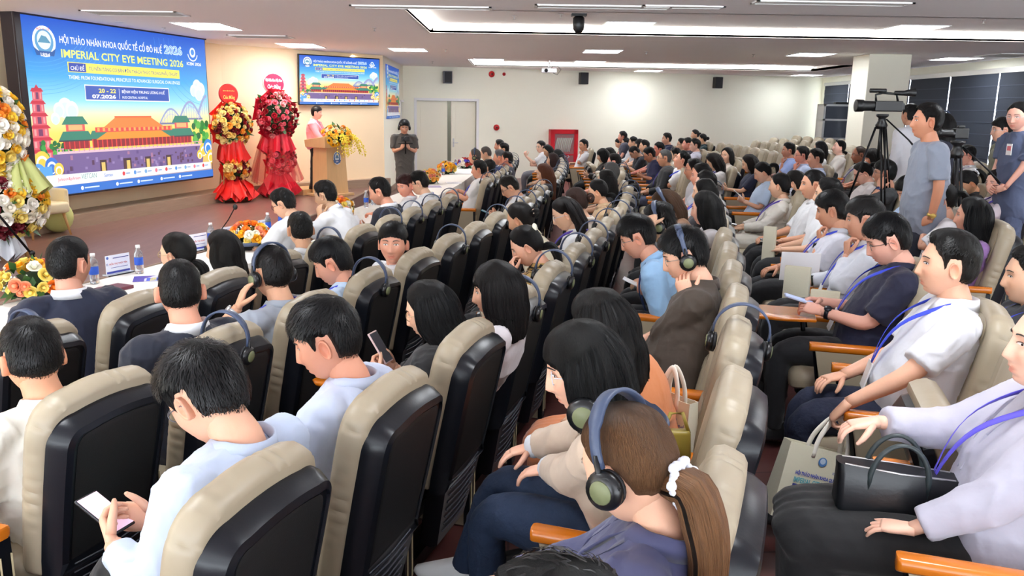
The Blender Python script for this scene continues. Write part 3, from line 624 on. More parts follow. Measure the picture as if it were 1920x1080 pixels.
a = MB(); a.box((-.95, -.42, 0), (-.31, .38, .12)); tag(obj('podium_step', a, M_pod, None, False, bevel=.006, loc=(P[0], P[1], SZ)), 'low light wood step behind the podium', 'step').rotation_euler = (0, 0, PR)
# ---------------------------------------------------------------- flowers
def rose(rr, n=3, open_=.6):
    b = MB(); R2 = random.Random(2)
    b.ell((0, 0, rr * .5), (rr * .38, rr * .38, rr * .5), 8, 5)
    for ring in range(n):
        r = rr * (.45 + .55 * (ring + 1) / n); h = rr * (1.0 - .28 * ring); m = 4 + ring
        for k in range(m):
            a0 = 2 * math.pi * k / m + ring * .5; V = []
            for i in range(4):
                for j in range(4):
                    u = (i / 3 - .5) * 2 * math.pi / m * 1.35; v = j / 3; q = r * (.35 + .65 * v ** .7) * (1 + (.12 if j == 3 else 0)); V.append((q * math.cos(a0 + u), q * math.sin(a0 + u), h * v - (abs(i - 1.5) > 1) * h * .12 * v - (.08 * rr if j == 3 else 0) * ring))
            b.add(V, [(i * 4 + j, i * 4 + j + 1, i * 4 + j + 5, i * 4 + j + 4) for i in range(3) for j in range(3)])
    return b.mesh('rose', wantcol=False)
def daisy(rr, m=16):
    b = MB(); y = lin((250, 190, 20)); d = lin((60, 30, 12))
    for L in (0, 1):
        for k in range(m):
            a = 2 * math.pi * (k + L * .5) / m; c, s = math.cos(a), math.sin(a); w = rr * .16
            V = [(c * rr * .25, s * rr * .25, .01), (c * rr * .65 - s * w, s * rr * .65 + c * w, .012 + L * .01), (c * rr, s * rr, .0 + L * .012), (c * rr * .65 + s * w, s * rr * .65 - c * w, .012 + L * .01)]; b.add(V, [(0, 1, 2, 3)], y)
    b.ell((0, 0, .01), (rr * .36, rr * .36, rr * .14), 14, 6, col=d); return b.mesh('sunflower')
ROSE = {}
def rose_mesh(col, rr=.045):
    k = (col, rr)
    if k not in ROSE:
        me = rose(rr); me.materials.append(mat('petal_%d_%d_%d' % col, col, .6, var=.12, vscale=20)); ROSE[k] = me
    return ROSE[k]
SUNF = daisy(.075); SUNF.materials.append(vcol_mat('sunflower_petals'))
M_leaf = mat('leaf_green', (52, 96, 44), .5, var=.35, vscale=12); M_leaf2 = mat('leaf_grey', (150, 165, 160), .6, var=.2, vscale=12)
def leaves(n, r, c, rs, size=.09, squash=(1, 1, 1), down=0):
    b = MB()
    for _ in range(n):
        v = rs.randn(3); v /= np.linalg.norm(v); v = v * squash; p = np.array(c) + v * r * rs.uniform(.6, 1.05); d = v + rs.randn(3) * .5 + np.array([0, 0, -down]); d /= np.linalg.norm(d) + 1e-9
        B = basis(d, rs.randn(3)); L = size * rs.uniform(.6, 1.3); w = L * .25
        q = [p, p + B[:, 1] * L * .5 + B[:, 0] * w, p + B[:, 1] * L, p + B[:, 1] * L * .5 - B[:, 0] * w, p + B[:, 1] * L * .5 + B[:, 2] * w * .3]
        b.add(q, [(0, 1, 4), (1, 2, 4), (2, 3, 4), (3, 0, 4)])
    return b
def bouquet(parent, c, r, cols, n, seed, face=(0, 0, 1), squash=(1, 1, 1), rr=.045, sun=0, spread=1.0):
    rs = np.random.RandomState(seed); face = np.array(face, float) / np.linalg.norm(face); pts = []
    k = 0; tries = 0
    while len(pts) < n + sun and tries < 3000:
        tries += 1; v = rs.randn(3); v /= np.linalg.norm(v)
        if v @ face < .05 - .25 * spread + .2: continue
        p = v * np.array(squash) * r
        if all(np.linalg.norm(p - q[0]) > rr * 1.2 for q in pts): pts.append((p, v))
    for i, (p, v) in enumerate(pts):
        me = SUNF if i < sun else rose_mesh(cols[rs.randint(len(cols))], rr); o = D.objects.new('sunflower' if i < sun else 'rose', me); COL.objects.link(o); o.parent = parent
        B = basis(np.cross(v, (.3, .9, .2)), v); z = v; x = np.cross((.2, .5, .8), z); x /= np.linalg.norm(x); y = np.cross(z, x)
        s = rs.uniform(.8, 1.25); P = np.array(c) + p; o.matrix_local = Matrix(((x[0] * s, y[0] * s, z[0] * s, P[0]), (x[1] * s, y[1] * s, z[1] * s, P[1]), (x[2] * s, y[2] * s, z[2] * s, P[2]), (0, 0, 0, 1)))
    o = obj('foliage', leaves(int(n * 1.2), r * .9, c, rs, .1 * r / .3 + .03, squash), M_leaf, parent, fix=False); o['kind'] = 'stuff'
    a = MB()
    for _ in range(int(n * 3)):
        v = rs.randn(3); v /= np.linalg.norm(v)
        if v @ face < 0: continue
        a.ell(np.array(c) + v * np.array(squash) * r * rs.uniform(1.0, 1.13), (.008,) * 3, 5, 3)
    if a.n: o = obj('filler_blossom', a, mat('filler_white', (225, 228, 215), .7), parent, fix=False); o['kind'] = 'stuff'
    a = MB(); a.ell(c, np.array(squash) * r * (.74 if r > .18 else .55), 16, 10); obj('foam_ball', a, mat('foam_green', (40, 60, 30), .9), parent)
def ruffle(b, c, r0, r1, z0, z1, seed, n=60, amp=.05, ang=(0, 2 * math.pi), face=None):
    """crumpled paper / tulle skirt, thin but with folds"""
    rs = np.random.RandomState(seed); th = np.linspace(ang[0], ang[1], n); ph = rs.uniform(0, 6, 6); m = 6; V = []
    for j in range(m):
        t = j / (m - 1); r = r0 + (r1 - r0) * t; z = z0 + (z1 - z0) * t
        f = sum(np.sin(th * k + ph[i] + t) / (1 + i * .4) for i, k in enumerate((7, 11, 17, 23))) * amp * (.25 + t)
        V.append(np.stack([c[0] + (r + f) * np.cos(th), c[1] + (r + f) * np.sin(th), np.full(n, c[2] + z) + f * .8], 1))
    b.add(np.vstack(V), [(j * n + i, j * n + i + 1, (j + 1) * n + i + 1, (j + 1) * n + i) for j in range(m - 1) for i in range(n - 1)])
def wreath(px, py, lab, H, disc, lines, cols, seed, c1, c2, r1, r2, paper, tulle=False, rz=-.55, legs=True):
    P = at(px, py, SZ); P[:2] *= .965; t = thing('flower_stand', lab, 'flower stand', (P[0], P[1], SZ), rz); fx = (1, 0, .1)
    a = MB()
    for s in (-1, 1): a.tube([(.05, s * .26, 0), (-.02, s * .05, H * .86)], .014, 6)
    a.tube([(-.4, 0, 0), (-.05, 0, H * .8)], .014, 6); obj('wooden_leg', a, mat('easel_wood', (200, 160, 100), .5), t)
    Rd = roty(math.pi / 2); a = MB(); a.lathe([(.001, 0), (1, 0), (1, .02), (.001, .02)], n=40); a.V[0] = a.V[0] * (disc[0], disc[1], 1); a.V[0] = a.V[0] @ np.array([[0, 1, 0], [0, 0, 1], [1, 0, 0]]).T[[0, 1, 2]] if False else np.stack([a.V[0][:, 2], a.V[0][:, 0], a.V[0][:, 1]], 1) + (0.02, 0, H - disc[1])
    obj('greeting_board', a, M_white if tulle else mat('board_red_edge', (190, 20, 30), .5), t)
    A = Art(disc[0] * 2, disc[1] * 2); A.circ(.5, .5, .46, (222, 28, 70) if tulle else (226, 40, 40), 36, ry=.46)
    for s, a0, b0, c0, d0, cc in lines: A.text(s, a0, b0, c0, d0, cc, .012)
    o = obj('greeting_lettering', A.b, vcol_mat('printed_picture'), t, False, fix=False); o.matrix_local = frame_on((.043, -disc[0], H - disc[1] * 2), (0, 1, 0))
    bouquet(t, (.08, 0, c1), r1, cols, 78, seed, fx, (.55, 1.12, 1.08), .05); bouquet(t, (.12, .02, c2), r2, cols, 46, seed + 1, fx, (.6, 1.12, .95), .046)
    M_pap = mat('paper_%d_%d_%d' % paper, paper, .45, bump=.2, bscale=12, trans=.0); a = MB()
    # wrapping: collar round each bunch, waist and skirt
    def fan(cz, r, up, seed2, wdt=1.0):
        rs = np.random.RandomState(seed2)
        for k in range(13):
            an = rs.uniform(0, 2 * math.pi) if k > 8 else 2 * math.pi * k / 9; y, z = math.cos(an), math.sin(an)
            p = np.array([0, y * r * .75 * wdt, cz + z * r * .8]); q = np.array([rs.uniform(-.02, .1), y * r * rs.uniform(1.15, 1.35) * wdt, cz + z * r * rs.uniform(1.1, 1.3)]); s = np.array([0, -z, y]) * r * .55
            a.add([p - s * .6, p + s * .6, q + s + (rs.uniform(-.04, .08), 0, 0), q + s * .2 + (rs.uniform(.0, .08), 0, 0), q - s], [(0, 1, 2, 3, 4)])
    fan(c1, r1, 1, seed); fan(c2, r2, 1, seed + 3)
    ruffle(a, (.05, 0, 0), r1 * .55, r2 * 1.0, c1 - r1 * .8, c2 + r2 * .5, seed, amp=.05); obj('wrapping_paper', a, M_pap, t, True, fix=False)
    a = MB(); ruffle(a, (.05, 0, 0), .12, .36, c2 - r2 * .7, .06, seed + 5, amp=.035, n=80)
    rs = np.random.RandomState(seed + 9)
    for k in range(6):
        an = rs.uniform(-1.6, 1.6); d = np.array([math.cos(an), math.sin(an), 0]); s = np.array([-d[1], d[0], 0]); z0 = c2 - r2 * .5
        a.add([d * .1 + (0, 0, z0), d * .36 - s * .14 + (0, 0, rs.uniform(.1, .35)), d * .42 + (0, 0, .06), d * .36 + s * .15 + (0, 0, rs.uniform(.1, .3))], [(0, 1, 2, 3)])
    obj('paper_skirt', a, M_pap, t, True, fix=False)
    if tulle:
        a = MB(); ruffle(a, (.0, 0, 0), .2, .46, c1 - r1 * .6, .3, seed + 20, amp=.04, n=70); o = obj('tulle', a, mat('red_tulle', (235, 60, 70), .6, trans=.0), t, True, fix=False)
        nt = MATS['red_tulle'].node_tree; nt.nodes['Principled BSDF'].inputs['Alpha'].default_value = .35
    return t
Y1, Y2 = (250, 232, 120), (255, 255, 255)
wreath(437, 371, 'red flower stand with cream roses and an orange-red greeting disc, nearest the big screen', 2.12, (.21, .18), [('Chúc Mừng', .2, .2, .8, .45, Y1), ('BỆNH VIỆN ĐÀ NẴNG', .2, .62, .8, .7, Y1)], [(248, 226, 160), (246, 216, 130), (150, 10, 30), (120, 6, 24), (250, 170, 60)], 11, 1.38, .6, .34, .22, (232, 34, 30))
wreath(520, 363, 'red tulle flower stand with pink roses and white edged disc, next to the podium', 2.36, (.27, .2), [('Hội Nhãn khoa Việt Nam', .12, .55, .88, .74, Y2), ('Chúc Mừng', .2, .2, .8, .46, Y2)], [(170, 10, 40), (150, 6, 30), (244, 120, 140), (240, 170, 170), (190, 20, 50)], 21, 1.55, .72, .4, .28, (214, 20, 52), True)
# big stand at far left
P = at(-12, 488, SZ); t = thing('flower_stand', 'tall stand of yellow, white and orange flowers at the left edge of the stage', 'flower stand', (P[0], P[1], SZ), -.75)
cl = [(250, 240, 225), (252, 205, 60), (250, 226, 130), (246, 150, 50), (252, 246, 236)]
bouquet(t, (0, .02, 1.42), .46, cl, 96, 31, (1, -.3, .1), (.7, .9, 1.1), .07); bouquet(t, (.05, .1, .62), .44, cl + [(110, 8, 30)], 90, 32, (1, -.3, .1), (.7, 1.05, .8), .066)
a = MB()
for s in (-1, 1): a.tube([(.1, s * .32, 0), (0, s * .08, 1.6)], .022, 6)
a.tube([(-.35, 0, 0), (0, 0, 1.5)], .022, 6); obj('wooden_leg', a, MATS['easel_wood'], t)
a = MB(); ruffle(a, (-.05, -.25, 0), .12, .3, 1.25, .1, 41, amp=.06, n=70); obj('red_ribbon', a, MATS['paper_232_34_30'], t, fix=False)
a = MB(); ruffle(a, (.05, .3, 0), .1, .3, 1.2, .75, 42, amp=.05, n=50); obj('green_wrapping', a, mat('pale_green_paper', (196, 204, 130), .6), t, fix=False)
a = MB(); ruffle(a, (.12, .1, 0), .05, .15, .5, .05, 44, amp=.04, n=40); obj('white_ribbon', a, mat('white_ribbon', (220, 225, 232), .4), t, fix=False)
# slim black tripod stand in front of it
P = at(74, 497, SZ); Q = at(-4, 372, SZ + .0); t = thing('tripod_stand', 'slim black tripod stand leaning before the left flower stand', 'tripod', (P[0] - .55, P[1] - .35, SZ))
a = MB(); top = np.array([0, 0, 1.25]); a.tube([(.55, .35, .02), tuple(top * .9)], .014, 6); a.tube([(-.4, .3, .02), tuple(top * .9)], .014, 6); a.tube([(.1, -.5, .02), tuple(top * .9)], .014, 6); a.tube([(0, 0, .5), (0, 0, 1.5)], .012, 6); obj('leg', a, M_blackm, t)
a = MB(); a.ell((.55, .35, .02), (.04, .04, .02), 8, 4); a.ell((.5, .32, .14), (.035, .03, .03), 8, 5); obj('rubber_foot', a, M_black, t)
# cream stage armchair
P = at(62, 455, SZ); t = thing('armchair', 'cream stage armchair with wooden legs behind the left flowers', 'armchair', (P[0] - .25, P[1] + .55, SZ), -.4)
M_cream = mat('cream_leather', (232, 224, 190), .5); a = MB(); a.box((-.3, -.3, .3), (.3, .3, .45)); obj('seat', a, M_cream, t, True, bevel=.04)
a = MB(); a.box((-.34, -.3, .42), (-.24, .3, .85)); a.box((-.3, -.34, .3), (.25, -.27, .62)); a.box((-.3, .27, .3), (.25, .34, .62)); obj('backrest', a, M_cream, t, True, bevel=.035)
for sx in (-1, 1):
    for sy in (-1, 1): a = MB(); a.tube([(sx * .22, sy * .24, .31), (sx * .28, sy * .28, 0)], [.022, .013], 8); obj('leg', a, MATS['easel_wood'], t)
P = at(88, 442, SZ); t = tag(obj('green_paper_bunch', (lambda m: (m.ell((0, 0, .22), (.2, .2, .22), 14, 9), m)[1])(MB()), MATS['pale_green_paper'], None, loc=(P[0], P[1] + .3, SZ)), 'pale green paper bundle on the floor left of the plinth', 'paper bundle')
# podium flowers
t = thing('podium_flowers', 'spray of sunflowers and yellow roses hanging over the podium front', 'flower arrangement', at(630, 250, 1.42)); P = at(619, 366, SZ); t.location = (P[0] + .2, P[1] - .2, 1.42)
bouquet(t, (0, 0, 0), .27, [(250, 190, 50), (252, 214, 90), (250, 236, 170), (246, 160, 60)], 34, 51, (.6, -.6, .6), (1.05, 1.0, .78), .04, sun=7)
rs = np.random.RandomState(4); a = MB()
for k in range(26):
    d = np.array([rs.uniform(.1, 1), rs.uniform(-1, .4), 0]); d /= np.linalg.norm(d); L = rs.uniform(.3, .55); pts = [d * .15, d * (.15 + L * .4) + (0, 0, .04), d * (.15 + L * .7) + (0, 0, -.1), d * (.15 + L * .85) + (0, 0, -.1 - L * .5)]; a.tube(pts, [.004, .004, .003, .002], 4)
    for q in np.linspace(.3, 1, 9): i = min(2, int(q * 3)); f = q * 3 - i; p = pts[i] * (1 - f) + pts[i + 1] * f if i < 3 else pts[3]; a.ell(p + rs.randn(3) * .012, (.016, .016, .012), 5, 3)
o = obj('trailing_blossom', a, mat('yellow_blossom', (236, 214, 60), .6), t, fix=False); o['kind'] = 'stuff'
# ---------------------------------------------------------------- auditorium chairs
M_leather = mat('beige_leather', (160, 148, 126), .42, bump=.12, bscale=9, var=.06, vscale=4)
M_shell = mat('dark_shell_plastic', (15, 18, 25), .3, spec=.35, bump=.02, bscale=120)
M_shell2 = mat('dark_back_fabric', (7, 8, 10), .6, bump=.06, bscale=200)
M_arm = mat('orange_wood', (208, 116, 24), .25, bump=.02, bscale=6, var=.12, vscale=3, stretch=(9, 1, 9), coat=.3)
M_slot = mat('slot_highlight', (66, 70, 80), .35)
M_piping = mat('piping_beige', (190, 176, 140), .5)
def back_outline(w0, w1, h, n=12, r=.13):
    """half-width w0 at the foot, w1 at the shoulders, rounded top; returns 2-D loop (x, t)"""
    P = [(-w0, 0), (w0, 0)]
    for i in range(1, 7): t = i / 7 * (h - r); P.append((w0 + (w1 - w0) * math.sin(t / (h - r) * math.pi / 2), t))
    for i in range(n + 1): a = math.pi / 2 * i / n; P.append((w1 - r + r * math.cos(a) ** .8 if a < 1.57 else w1 - r, h - r + r * math.sin(a) ** .9))
    for i in range(1, 6): P.append(((w1 - r) * (1 - i / 3), h + .012 * (1 - abs(1 - i / 3) ** 2)))
    for i in range(n, -1, -1): a = math.pi / 2 * i / n; P.append((-(w1 - r + r * math.cos(a) ** .8) if a < 1.57 else -(w1 - r), h - r + r * math.sin(a) ** .9))
    for i in range(6, 0, -1): t = i / 7 * (h - r); P.append((-(w0 + (w1 - w0) * math.sin(t / (h - r) * math.pi / 2)), t))
    return P
TILT = .21
def tiltfn(y0, z0, curve=.0):
    ct, st = math.cos(TILT), math.sin(TILT)
    def f(x, t, d): dd = d + curve * math.sin(min(1, max(0, t / .66)) * math.pi) ; return (x, y0 - t * st + dd * ct, z0 + t * ct + dd * st)
    return f
CH_H = 1.08
def resample(P, n):
    P = np.array(P + P[:1]); s = np.concatenate([[0], np.cumsum(np.linalg.norm(np.diff(P, axis=0), axis=1))]); u = np.linspace(0, s[-1], n, endpoint=False); Q = np.stack([np.interp(u, s, P[:, k]) for k in (0, 1)], 1)
    for _ in range(3): Q = (np.roll(Q, 1, 0) + 2 * Q + np.roll(Q, -1, 0)) / 4
    return Q.tolist()
def build_chair_meshes():
    M = {}
    f = tiltfn(.118, .415)
    o = resample(back_outline(.222, .25, .63), 190); b = MB()
    # cushion: swollen rolls with gathers near the rim
    P = np.array(o); lay = [(.06, .074), (.03, .08), (.006, .068), (-.005, .045), (-.003, .022), (.004, -.005), (.02, -.018)]
    b.slab(o, lay, f); V = b.V[0]; n = len(o)
    arc = np.concatenate([[0], np.cumsum(np.linalg.norm(np.diff(P, axis=0), axis=1))])
    cen = P.mean(0); ph = arc / .046; sel = np.sin(np.floor(ph) * 12.9898) * 43758.5; sel = sel - np.floor(sel)
    gr = np.exp(-((ph - np.floor(ph) - .5) / .09) ** 2) * (sel > .35) * np.where(P[:, 1] > .12, 1, 0)
    for k, am in ((2, .003), (3, .006), (4, .008), (5, .006)):
        V[k * n:(k + 1) * n] += (np.array([0, .12, .75]) - V[k * n:(k + 1) * n]) * (gr * am * 3)[:, None]
    M['back_cushion'] = (b, M_leather)
    b = MB()   # stitched panels on the front of the cushion
    def rr(x0, x1, t0, t1, d0, d1, r=.04): return rrect((x1 - x0) / 2, (t1 - t0) / 2, r, 5, (x0 + x1) / 2, (t0 + t1) / 2)
    b.slab(rr(-.17, .17, .06, .3, 0, 0), [(0, .06), (.0, .08), (.02, .09), (.06, .094)], f)
    b.slab(rr(-.175, .175, .33, .6, 0, 0, .07), [(0, .06), (.0, .08), (.025, .088), (.07, .091)], f)
    M['cushion_panel'] = (b, M_leather)
    b = MB(); o2 = back_outline(.214, .232, .575, r=.09)
    b.slab(o2, [(-.006, -.012), (-.004, -.04), (.014, -.078), (.034, -.086), (.036, -.078), (.05, -.077)], f)
    lo = [(-.232, -.2), (.232, -.2), (.232, .02), (-.232, .02)]
    b.slab([(-.16, -.27), (.16, -.27), (.212, .03), (-.212, .03)], [(0, -.0), (0, -.05), (.015, -.075), (.04, -.075)], f)
    M['back_shell'] = (b, M_shell)
    b = MB(); b.slab(back_outline(.168, .178, .46, r=.05), [(0, -.074), (.0, -.079), (.006, -.081), (.02, -.081)], lambda x, t, d: f(x, t + .07, d)); M['back_panel'] = (b, M_shell2)
    b = MB()
    for k in range(8):
        z = -.2 + k * .035; b.tube([f(-.13 - .01 * k * .3, z, -.078), f(0, z - .012, -.08), f(.13 + .01 * k * .3, z, -.078)], .0028, 4)
    M['louver'] = (b, M_slot)
    def seatm(up):
        c = MB(); p = MB(); A = (0, .17, .40)
        ang = math.radians(68) if up else 0; R = rotx(ang); off = np.array(A)
        prof = [(.02, -.045), (.0, -.03), (-.004, .0), (0, .03), (.02, .055), (.06, .062)]
        c.slab(rrect(.25, .235, .07, 6, 0, .235), prof, lambda x, y, d: tuple(R @ np.array([x, y, d + (.02 * math.sin(max(0, min(1, y / .45)) * math.pi))]) + off))
        p.slab(rrect(.235, .215, .07, 6, 0, .22), [(0, -.04), (0, -.07), (.03, -.11), (.08, -.118)], lambda x, y, d: tuple(R @ np.array([x, y, d]) + off))
        return c, p
    c, p = seatm(False); M['seat_cushion'] = (c, M_leather); M['seat_pan'] = (p, M_shell)
    c, p = seatm(True); M['seat_cushion_up'] = (c, M_leather); M['seat_pan_up'] = (p, M_shell)
    for side, x in (('right', .325), ('left', -.325)):
        b = MB(); o = rrect(.225, .027, .012, 3); R = [[0, 1], [1, 0]]
        b.loft([[(x + q[1] * s, .34 + q[0] + dy, z) for q in o] for s, dy, z in ((.8, 0, .605), (1.12, 0, .613), (1.2, 0, .632), (1.0, 0, .642), (.7, 0, .645))]); M['armrest_' + side] = (b, M_arm)
        b = MB(); b.loft([[(x + sx * .026, y, z) for sx, y in ((-1, .15), (1, .15), (1, y1), (-1, y1))] for z, y1 in ((0, .44), (.2, .45), (.606, .535))]); M['side_panel_' + side] = (b, M_leather)
        b = MB(); b.loft([[(x + sx * .03, y, z) for sx, y in ((-1, .125), (1, .125), (1, .152), (-1, .152))] for z in (0, .6)])
        b.tube([(x, .448, .02), (x, .538, .6)], .008, 4); M['panel_edge_' + side] = (b, M_shell)
        b = MB(); b.tube([(x - .02, .12, .05), (x - .02, .115, .55)], .004, 4); b.tube([(x + .02, .12, .05), (x + .02, .115, .55)], .004, 4); M['panel_piping_' + side] = (b, M_piping)
    b = MB(); b.box((-.24, .2, .0), (.24, .3, .06)); b.box((-.3, .22, .2), (.3, .27, .26)); b.box((-.24, .22, 0), (-.2, .27, .3)); b.box((.2, .22, 0), (.24, .27, .3)); M['support_frame'] = (b, M_blackm)
    R_ = {}
    for k, (b, m) in M.items():
        me = b.mesh(k, wantcol=False); fixn(me); me.materials.append(m); me.set_sharp_from_angle(angle=math.radians(26 if k.startswith('back_shell') else 45))
        if k.startswith(('seat_pan', 'side', 'panel_edge', 'support')): me.shade_flat()
        R_[k] = me
    return R_
CM = build_chair_meshes()
CHAIRS = []
def chair(x, y, label=None, up=False, left=False, group=None, face=None):
    fd = fdir(x, y) if face is None else np.array(face); z = floorz(x, y); rz = math.atan2(fd[1], fd[0]) - math.pi / 2
    t = thing('auditorium_chair', label or 'beige leather auditorium chair', 'chair', (x, y, z), rz, group)
    ks = ['back_cushion', 'cushion_panel', 'back_shell', 'back_panel', 'louver', 'seat_cushion' + ('_up' if up else ''), 'seat_pan' + ('_up' if up else ''), 'support_frame', 'armrest_right', 'side_panel_right', 'panel_edge_right', 'panel_piping_right']
    if left: ks += ['armrest_left', 'side_panel_left', 'panel_edge_left', 'panel_piping_left']
    for k in ks:
        nm = k.replace('_up', '').replace('_right', '').replace('_left', '')
        o = D.objects.new(nm, CM[k]); COL.objects.link(o); o.parent = t
        if k.startswith(('side_panel', 'armrest')):
            pass
    CHAIRS.append(t); return t
# headset prototype: arc in the local x-z plane, cups at x = +-.1
def headset_meshes():
    b = MB(); R = .098; pts = [(R * math.cos(a), 0, .02 + R * 1.05 * math.sin(a)) for a in np.linspace(-.15, math.pi + .15, 22)]
    T = MB(); th = np.linspace(-.15, math.pi + .15, 26); rings = []
    for a in th:
        w = .016 if .6 < a < 2.54 else .011; c, s = math.cos(a), math.sin(a)
        rings.append([((R + d) * c, e, .02 + (R + d) * 1.05 * s) for d, e in ((-.002, -w), (.005, -w * .8), (.005, w * .8), (-.002, w))])
    b.loft(rings)
    out = []
    def mk(k, bb, m): me = bb.mesh(k, wantcol=False); fixn(me); me.materials.append(m); return (k, me)
    mc, mp_, md = mat('earcup_black', (14, 15, 18), .3), mat('earpad_black', (22, 22, 26), .7), mat('cup_plate_olive', (112, 118, 84), .5)
    out.append((mk('headband', b, mat('headband_blue_grey', (62, 74, 100), .45)), []))
    for s in (-1, 1):
        Rr = roty(s * math.pi / 2); c = np.array([s * .098, 0, -.035]); cup = MB(); pad = MB(); yoke = MB(); disc = MB()
        cup.lathe([(.02, .018), (.034, .014), (.038, .004), (.036, -.006)], c=c, R=Rr, n=20)
        pad.lathe([(.026, -.018), (.036, -.014), (.037, -.006), (.03, -.004)], c=c, R=Rr, n=20)
        yoke.tube([(s * .1, -.0, .03), (s * .106, .0, .0), (s * .108, 0, -.03)], .006, 6); yoke.tube([(s * .104, -.036, -.035), (s * .11, -.02, -.01), (s * .11, .02, -.01), (s * .104, .036, -.035)], .004, 6)
        disc.lathe([(.001, .02), (.022, .0195), (.023, .017)], c=(s * .098, 0, -.035), R=roty(s * math.pi / 2), n=18)
        out.append((mk('ear_cup', cup, mc), [mk('ear_pad', pad, mp_), mk('yoke', yoke, M_black), mk('cup_plate', disc, md)]))
    return out
HM = headset_meshes()
def headset(M4, label, group=None):
    t = thing('headset', label, 'headset', group=group); t.matrix_world = M4
    for (k, me), sub in HM:
        o = D.objects.new(k, me); COL.objects.link(o); o.parent = t
        for k2, m2 in sub: o2 = D.objects.new(k2, m2); COL.objects.link(o2); o2.parent = o
    return t
def chair_headset(ch, label, x=0., lean=0., group='headsets hanging on the chair backs'):
    rz = ch.rotation_euler[2]; M = Matrix.Translation(ch.location) @ Matrix.Rotation(rz, 4, 'Z') @ Matrix.Translation((x, .012, .99)) @ Matrix.Rotation(math.pi / 2 + lean, 4, 'Z') @ Matrix.Rotation(-.12, 4, 'Y') @ Matrix.Scale(1.06, 4)
    return headset(M, label, group)
def seat_ys(y0, p, n): return [y0 + p * k for k in range(n)]
SEATS = {}
rowname = {1: 'row nearest the stage', 2: 'second row from the stage', 3: 'third row from the stage', 4: 'fourth row, in the middle', 5: 'first row right of the middle aisle', 6: 'second row right of the middle', 7: 'third row right of the middle', 8: 'rearmost right rows', 9: 'rearmost right rows'}
SEATS[1] = [(-2.07, 3.45), (-1.88, 4.12), (-1.69, 4.75), (-1.52, 5.4), (-1.36, 6.06), (-1.22, 6.74), (-1.09, 7.39), (-.96, 8.03), (-.83, 8.68), (-.70, 9.36)]
SEATS[2] = [(-1.36, 2.62), (-1.16, 3.27), (-.96, 3.93), (-.78, 4.6), (-.60, 5.28), (-.44, 5.94), (-.28, 6.62), (-.13, 7.3), (.02, 7.99), (.14, 8.66), (.27, 9.35), (.38, 10.1)]
SEATS[3] = [(-.60, 1.84), (-.36, 2.50), (-.15, 3.18), (.05, 3.87), (.24, 4.56), (.42, 5.24), (.60, 5.92), (.77, 6.6), (.94, 7.28), (1.09, 7.97), (1.22, 8.72), (1.35, 9.5)]
SEATS[4] = [(.30, 1.05), (.50, 1.72), (.70, 2.38), (.89, 3.06), (1.06, 3.71), (1.21, 4.37), (1.36, 5.04), (1.50, 5.71), (1.64, 6.36), (1.78, 7.02), (1.92, 7.68), (2.05, 8.3), (2.17, 8.95)]
SEATS['1b'] = [tuple(rowpt(0, y)) for y in seat_ys(11.75, .68, 9)]
SEATS['2b'] = [tuple(rowpt(.95, y)) for y in seat_ys(11.75, .68, 9)]
SEATS['3b'] = [tuple(rowpt(1.9, y)) for y in seat_ys(12.0, .68, 9)]
SEATS['4b'] = [tuple(rowpt(2.8, y)) for y in seat_ys(11.6, .68, 10)]
# ---------------------------------------------------------------- people
def smooth(a, b, x): t = np.clip((x - a) / (b - a), 0, 1); return t * t * (3 - 2 * t)
def skull(az, el, face=True):
    """head surface, local frame: x right, y forward, z up, origin mid-head (between the eyes' height)"""
    ce = np.cos(el); x = np.sin(az) * ce; y = np.cos(az) * ce; z = np.sin(el)
    k = 1.12; n = (np.abs(x) ** 2.2 + np.abs(y) ** 2.2 + np.abs(z) ** 2.2) ** (-1 / 2.2) ; x, y, z = x * n, y * n, z * n
    X = x * .076; Y = y * .094; Z = z * .115
    t = np.clip(-Z / .115, 0, 1); fr = smooth(-.02, .05, Y)
    X = X * (1 - .34 * t ** 1.6); Y = np.where(Y < 0, Y * (1 - .42 * t ** 1.2), Y * (1 - .08 * t))
    Y = Y + .012 * t * fr * smooth(.5, 1, t)                                   # chin forward
    up = np.clip(Z / .115, 0, 1); Y = np.where(Y > 0, Y * (1 - .1 * up ** 2), Y * (1 + .05 * up)); X = X * (1 - .06 * up)
    Y = np.where(Y > .066, .066 + (Y - .066) * .78, Y)
    if face:
        f = smooth(.03, .07, Y)
        nz = np.interp(Z, [-.062, -.05, -.04, -.005, .022, .04], [0, .3, 1, .42, .1, 0]); w = np.interp(Z, [-.05, -.035, .0, .03], [.017, .0165, .009, .01])
        Y = Y + f * .024 * nz * np.exp(-(X / w) ** 2)
        Y = Y - f * .009 * np.exp(-((np.abs(X) - .031) / .017) ** 2 - ((Z - .004) / .014) ** 2)
        Y = Y + f * .0045 * np.exp(-((np.abs(X) - .028) / .024) ** 2 - ((Z - .028) / .01) ** 2)
        Y = Y + f * .004 * np.exp(-((np.abs(X) - .042) / .02) ** 2 - ((Z + .028) / .02) ** 2)
        Y = Y + f * .0075 * np.exp(-(X / .024) ** 2) * (np.exp(-((Z + .063) / .006) ** 2) + .95 * np.exp(-((Z + .076) / .007) ** 2))
        Y = Y - f * .003 * np.exp(-(X / .026) ** 2 - ((Z + .0695) / .0025) ** 2)
        Y = Y + f * .006 * np.exp(-(X / .02) ** 2 - ((Z + .1) / .012) ** 2)
        Y = Y - f * .004 * np.exp(-(X / .03) ** 2 - ((Z + .088) / .006) ** 2)
    return np.stack([X, Y, Z], -1)
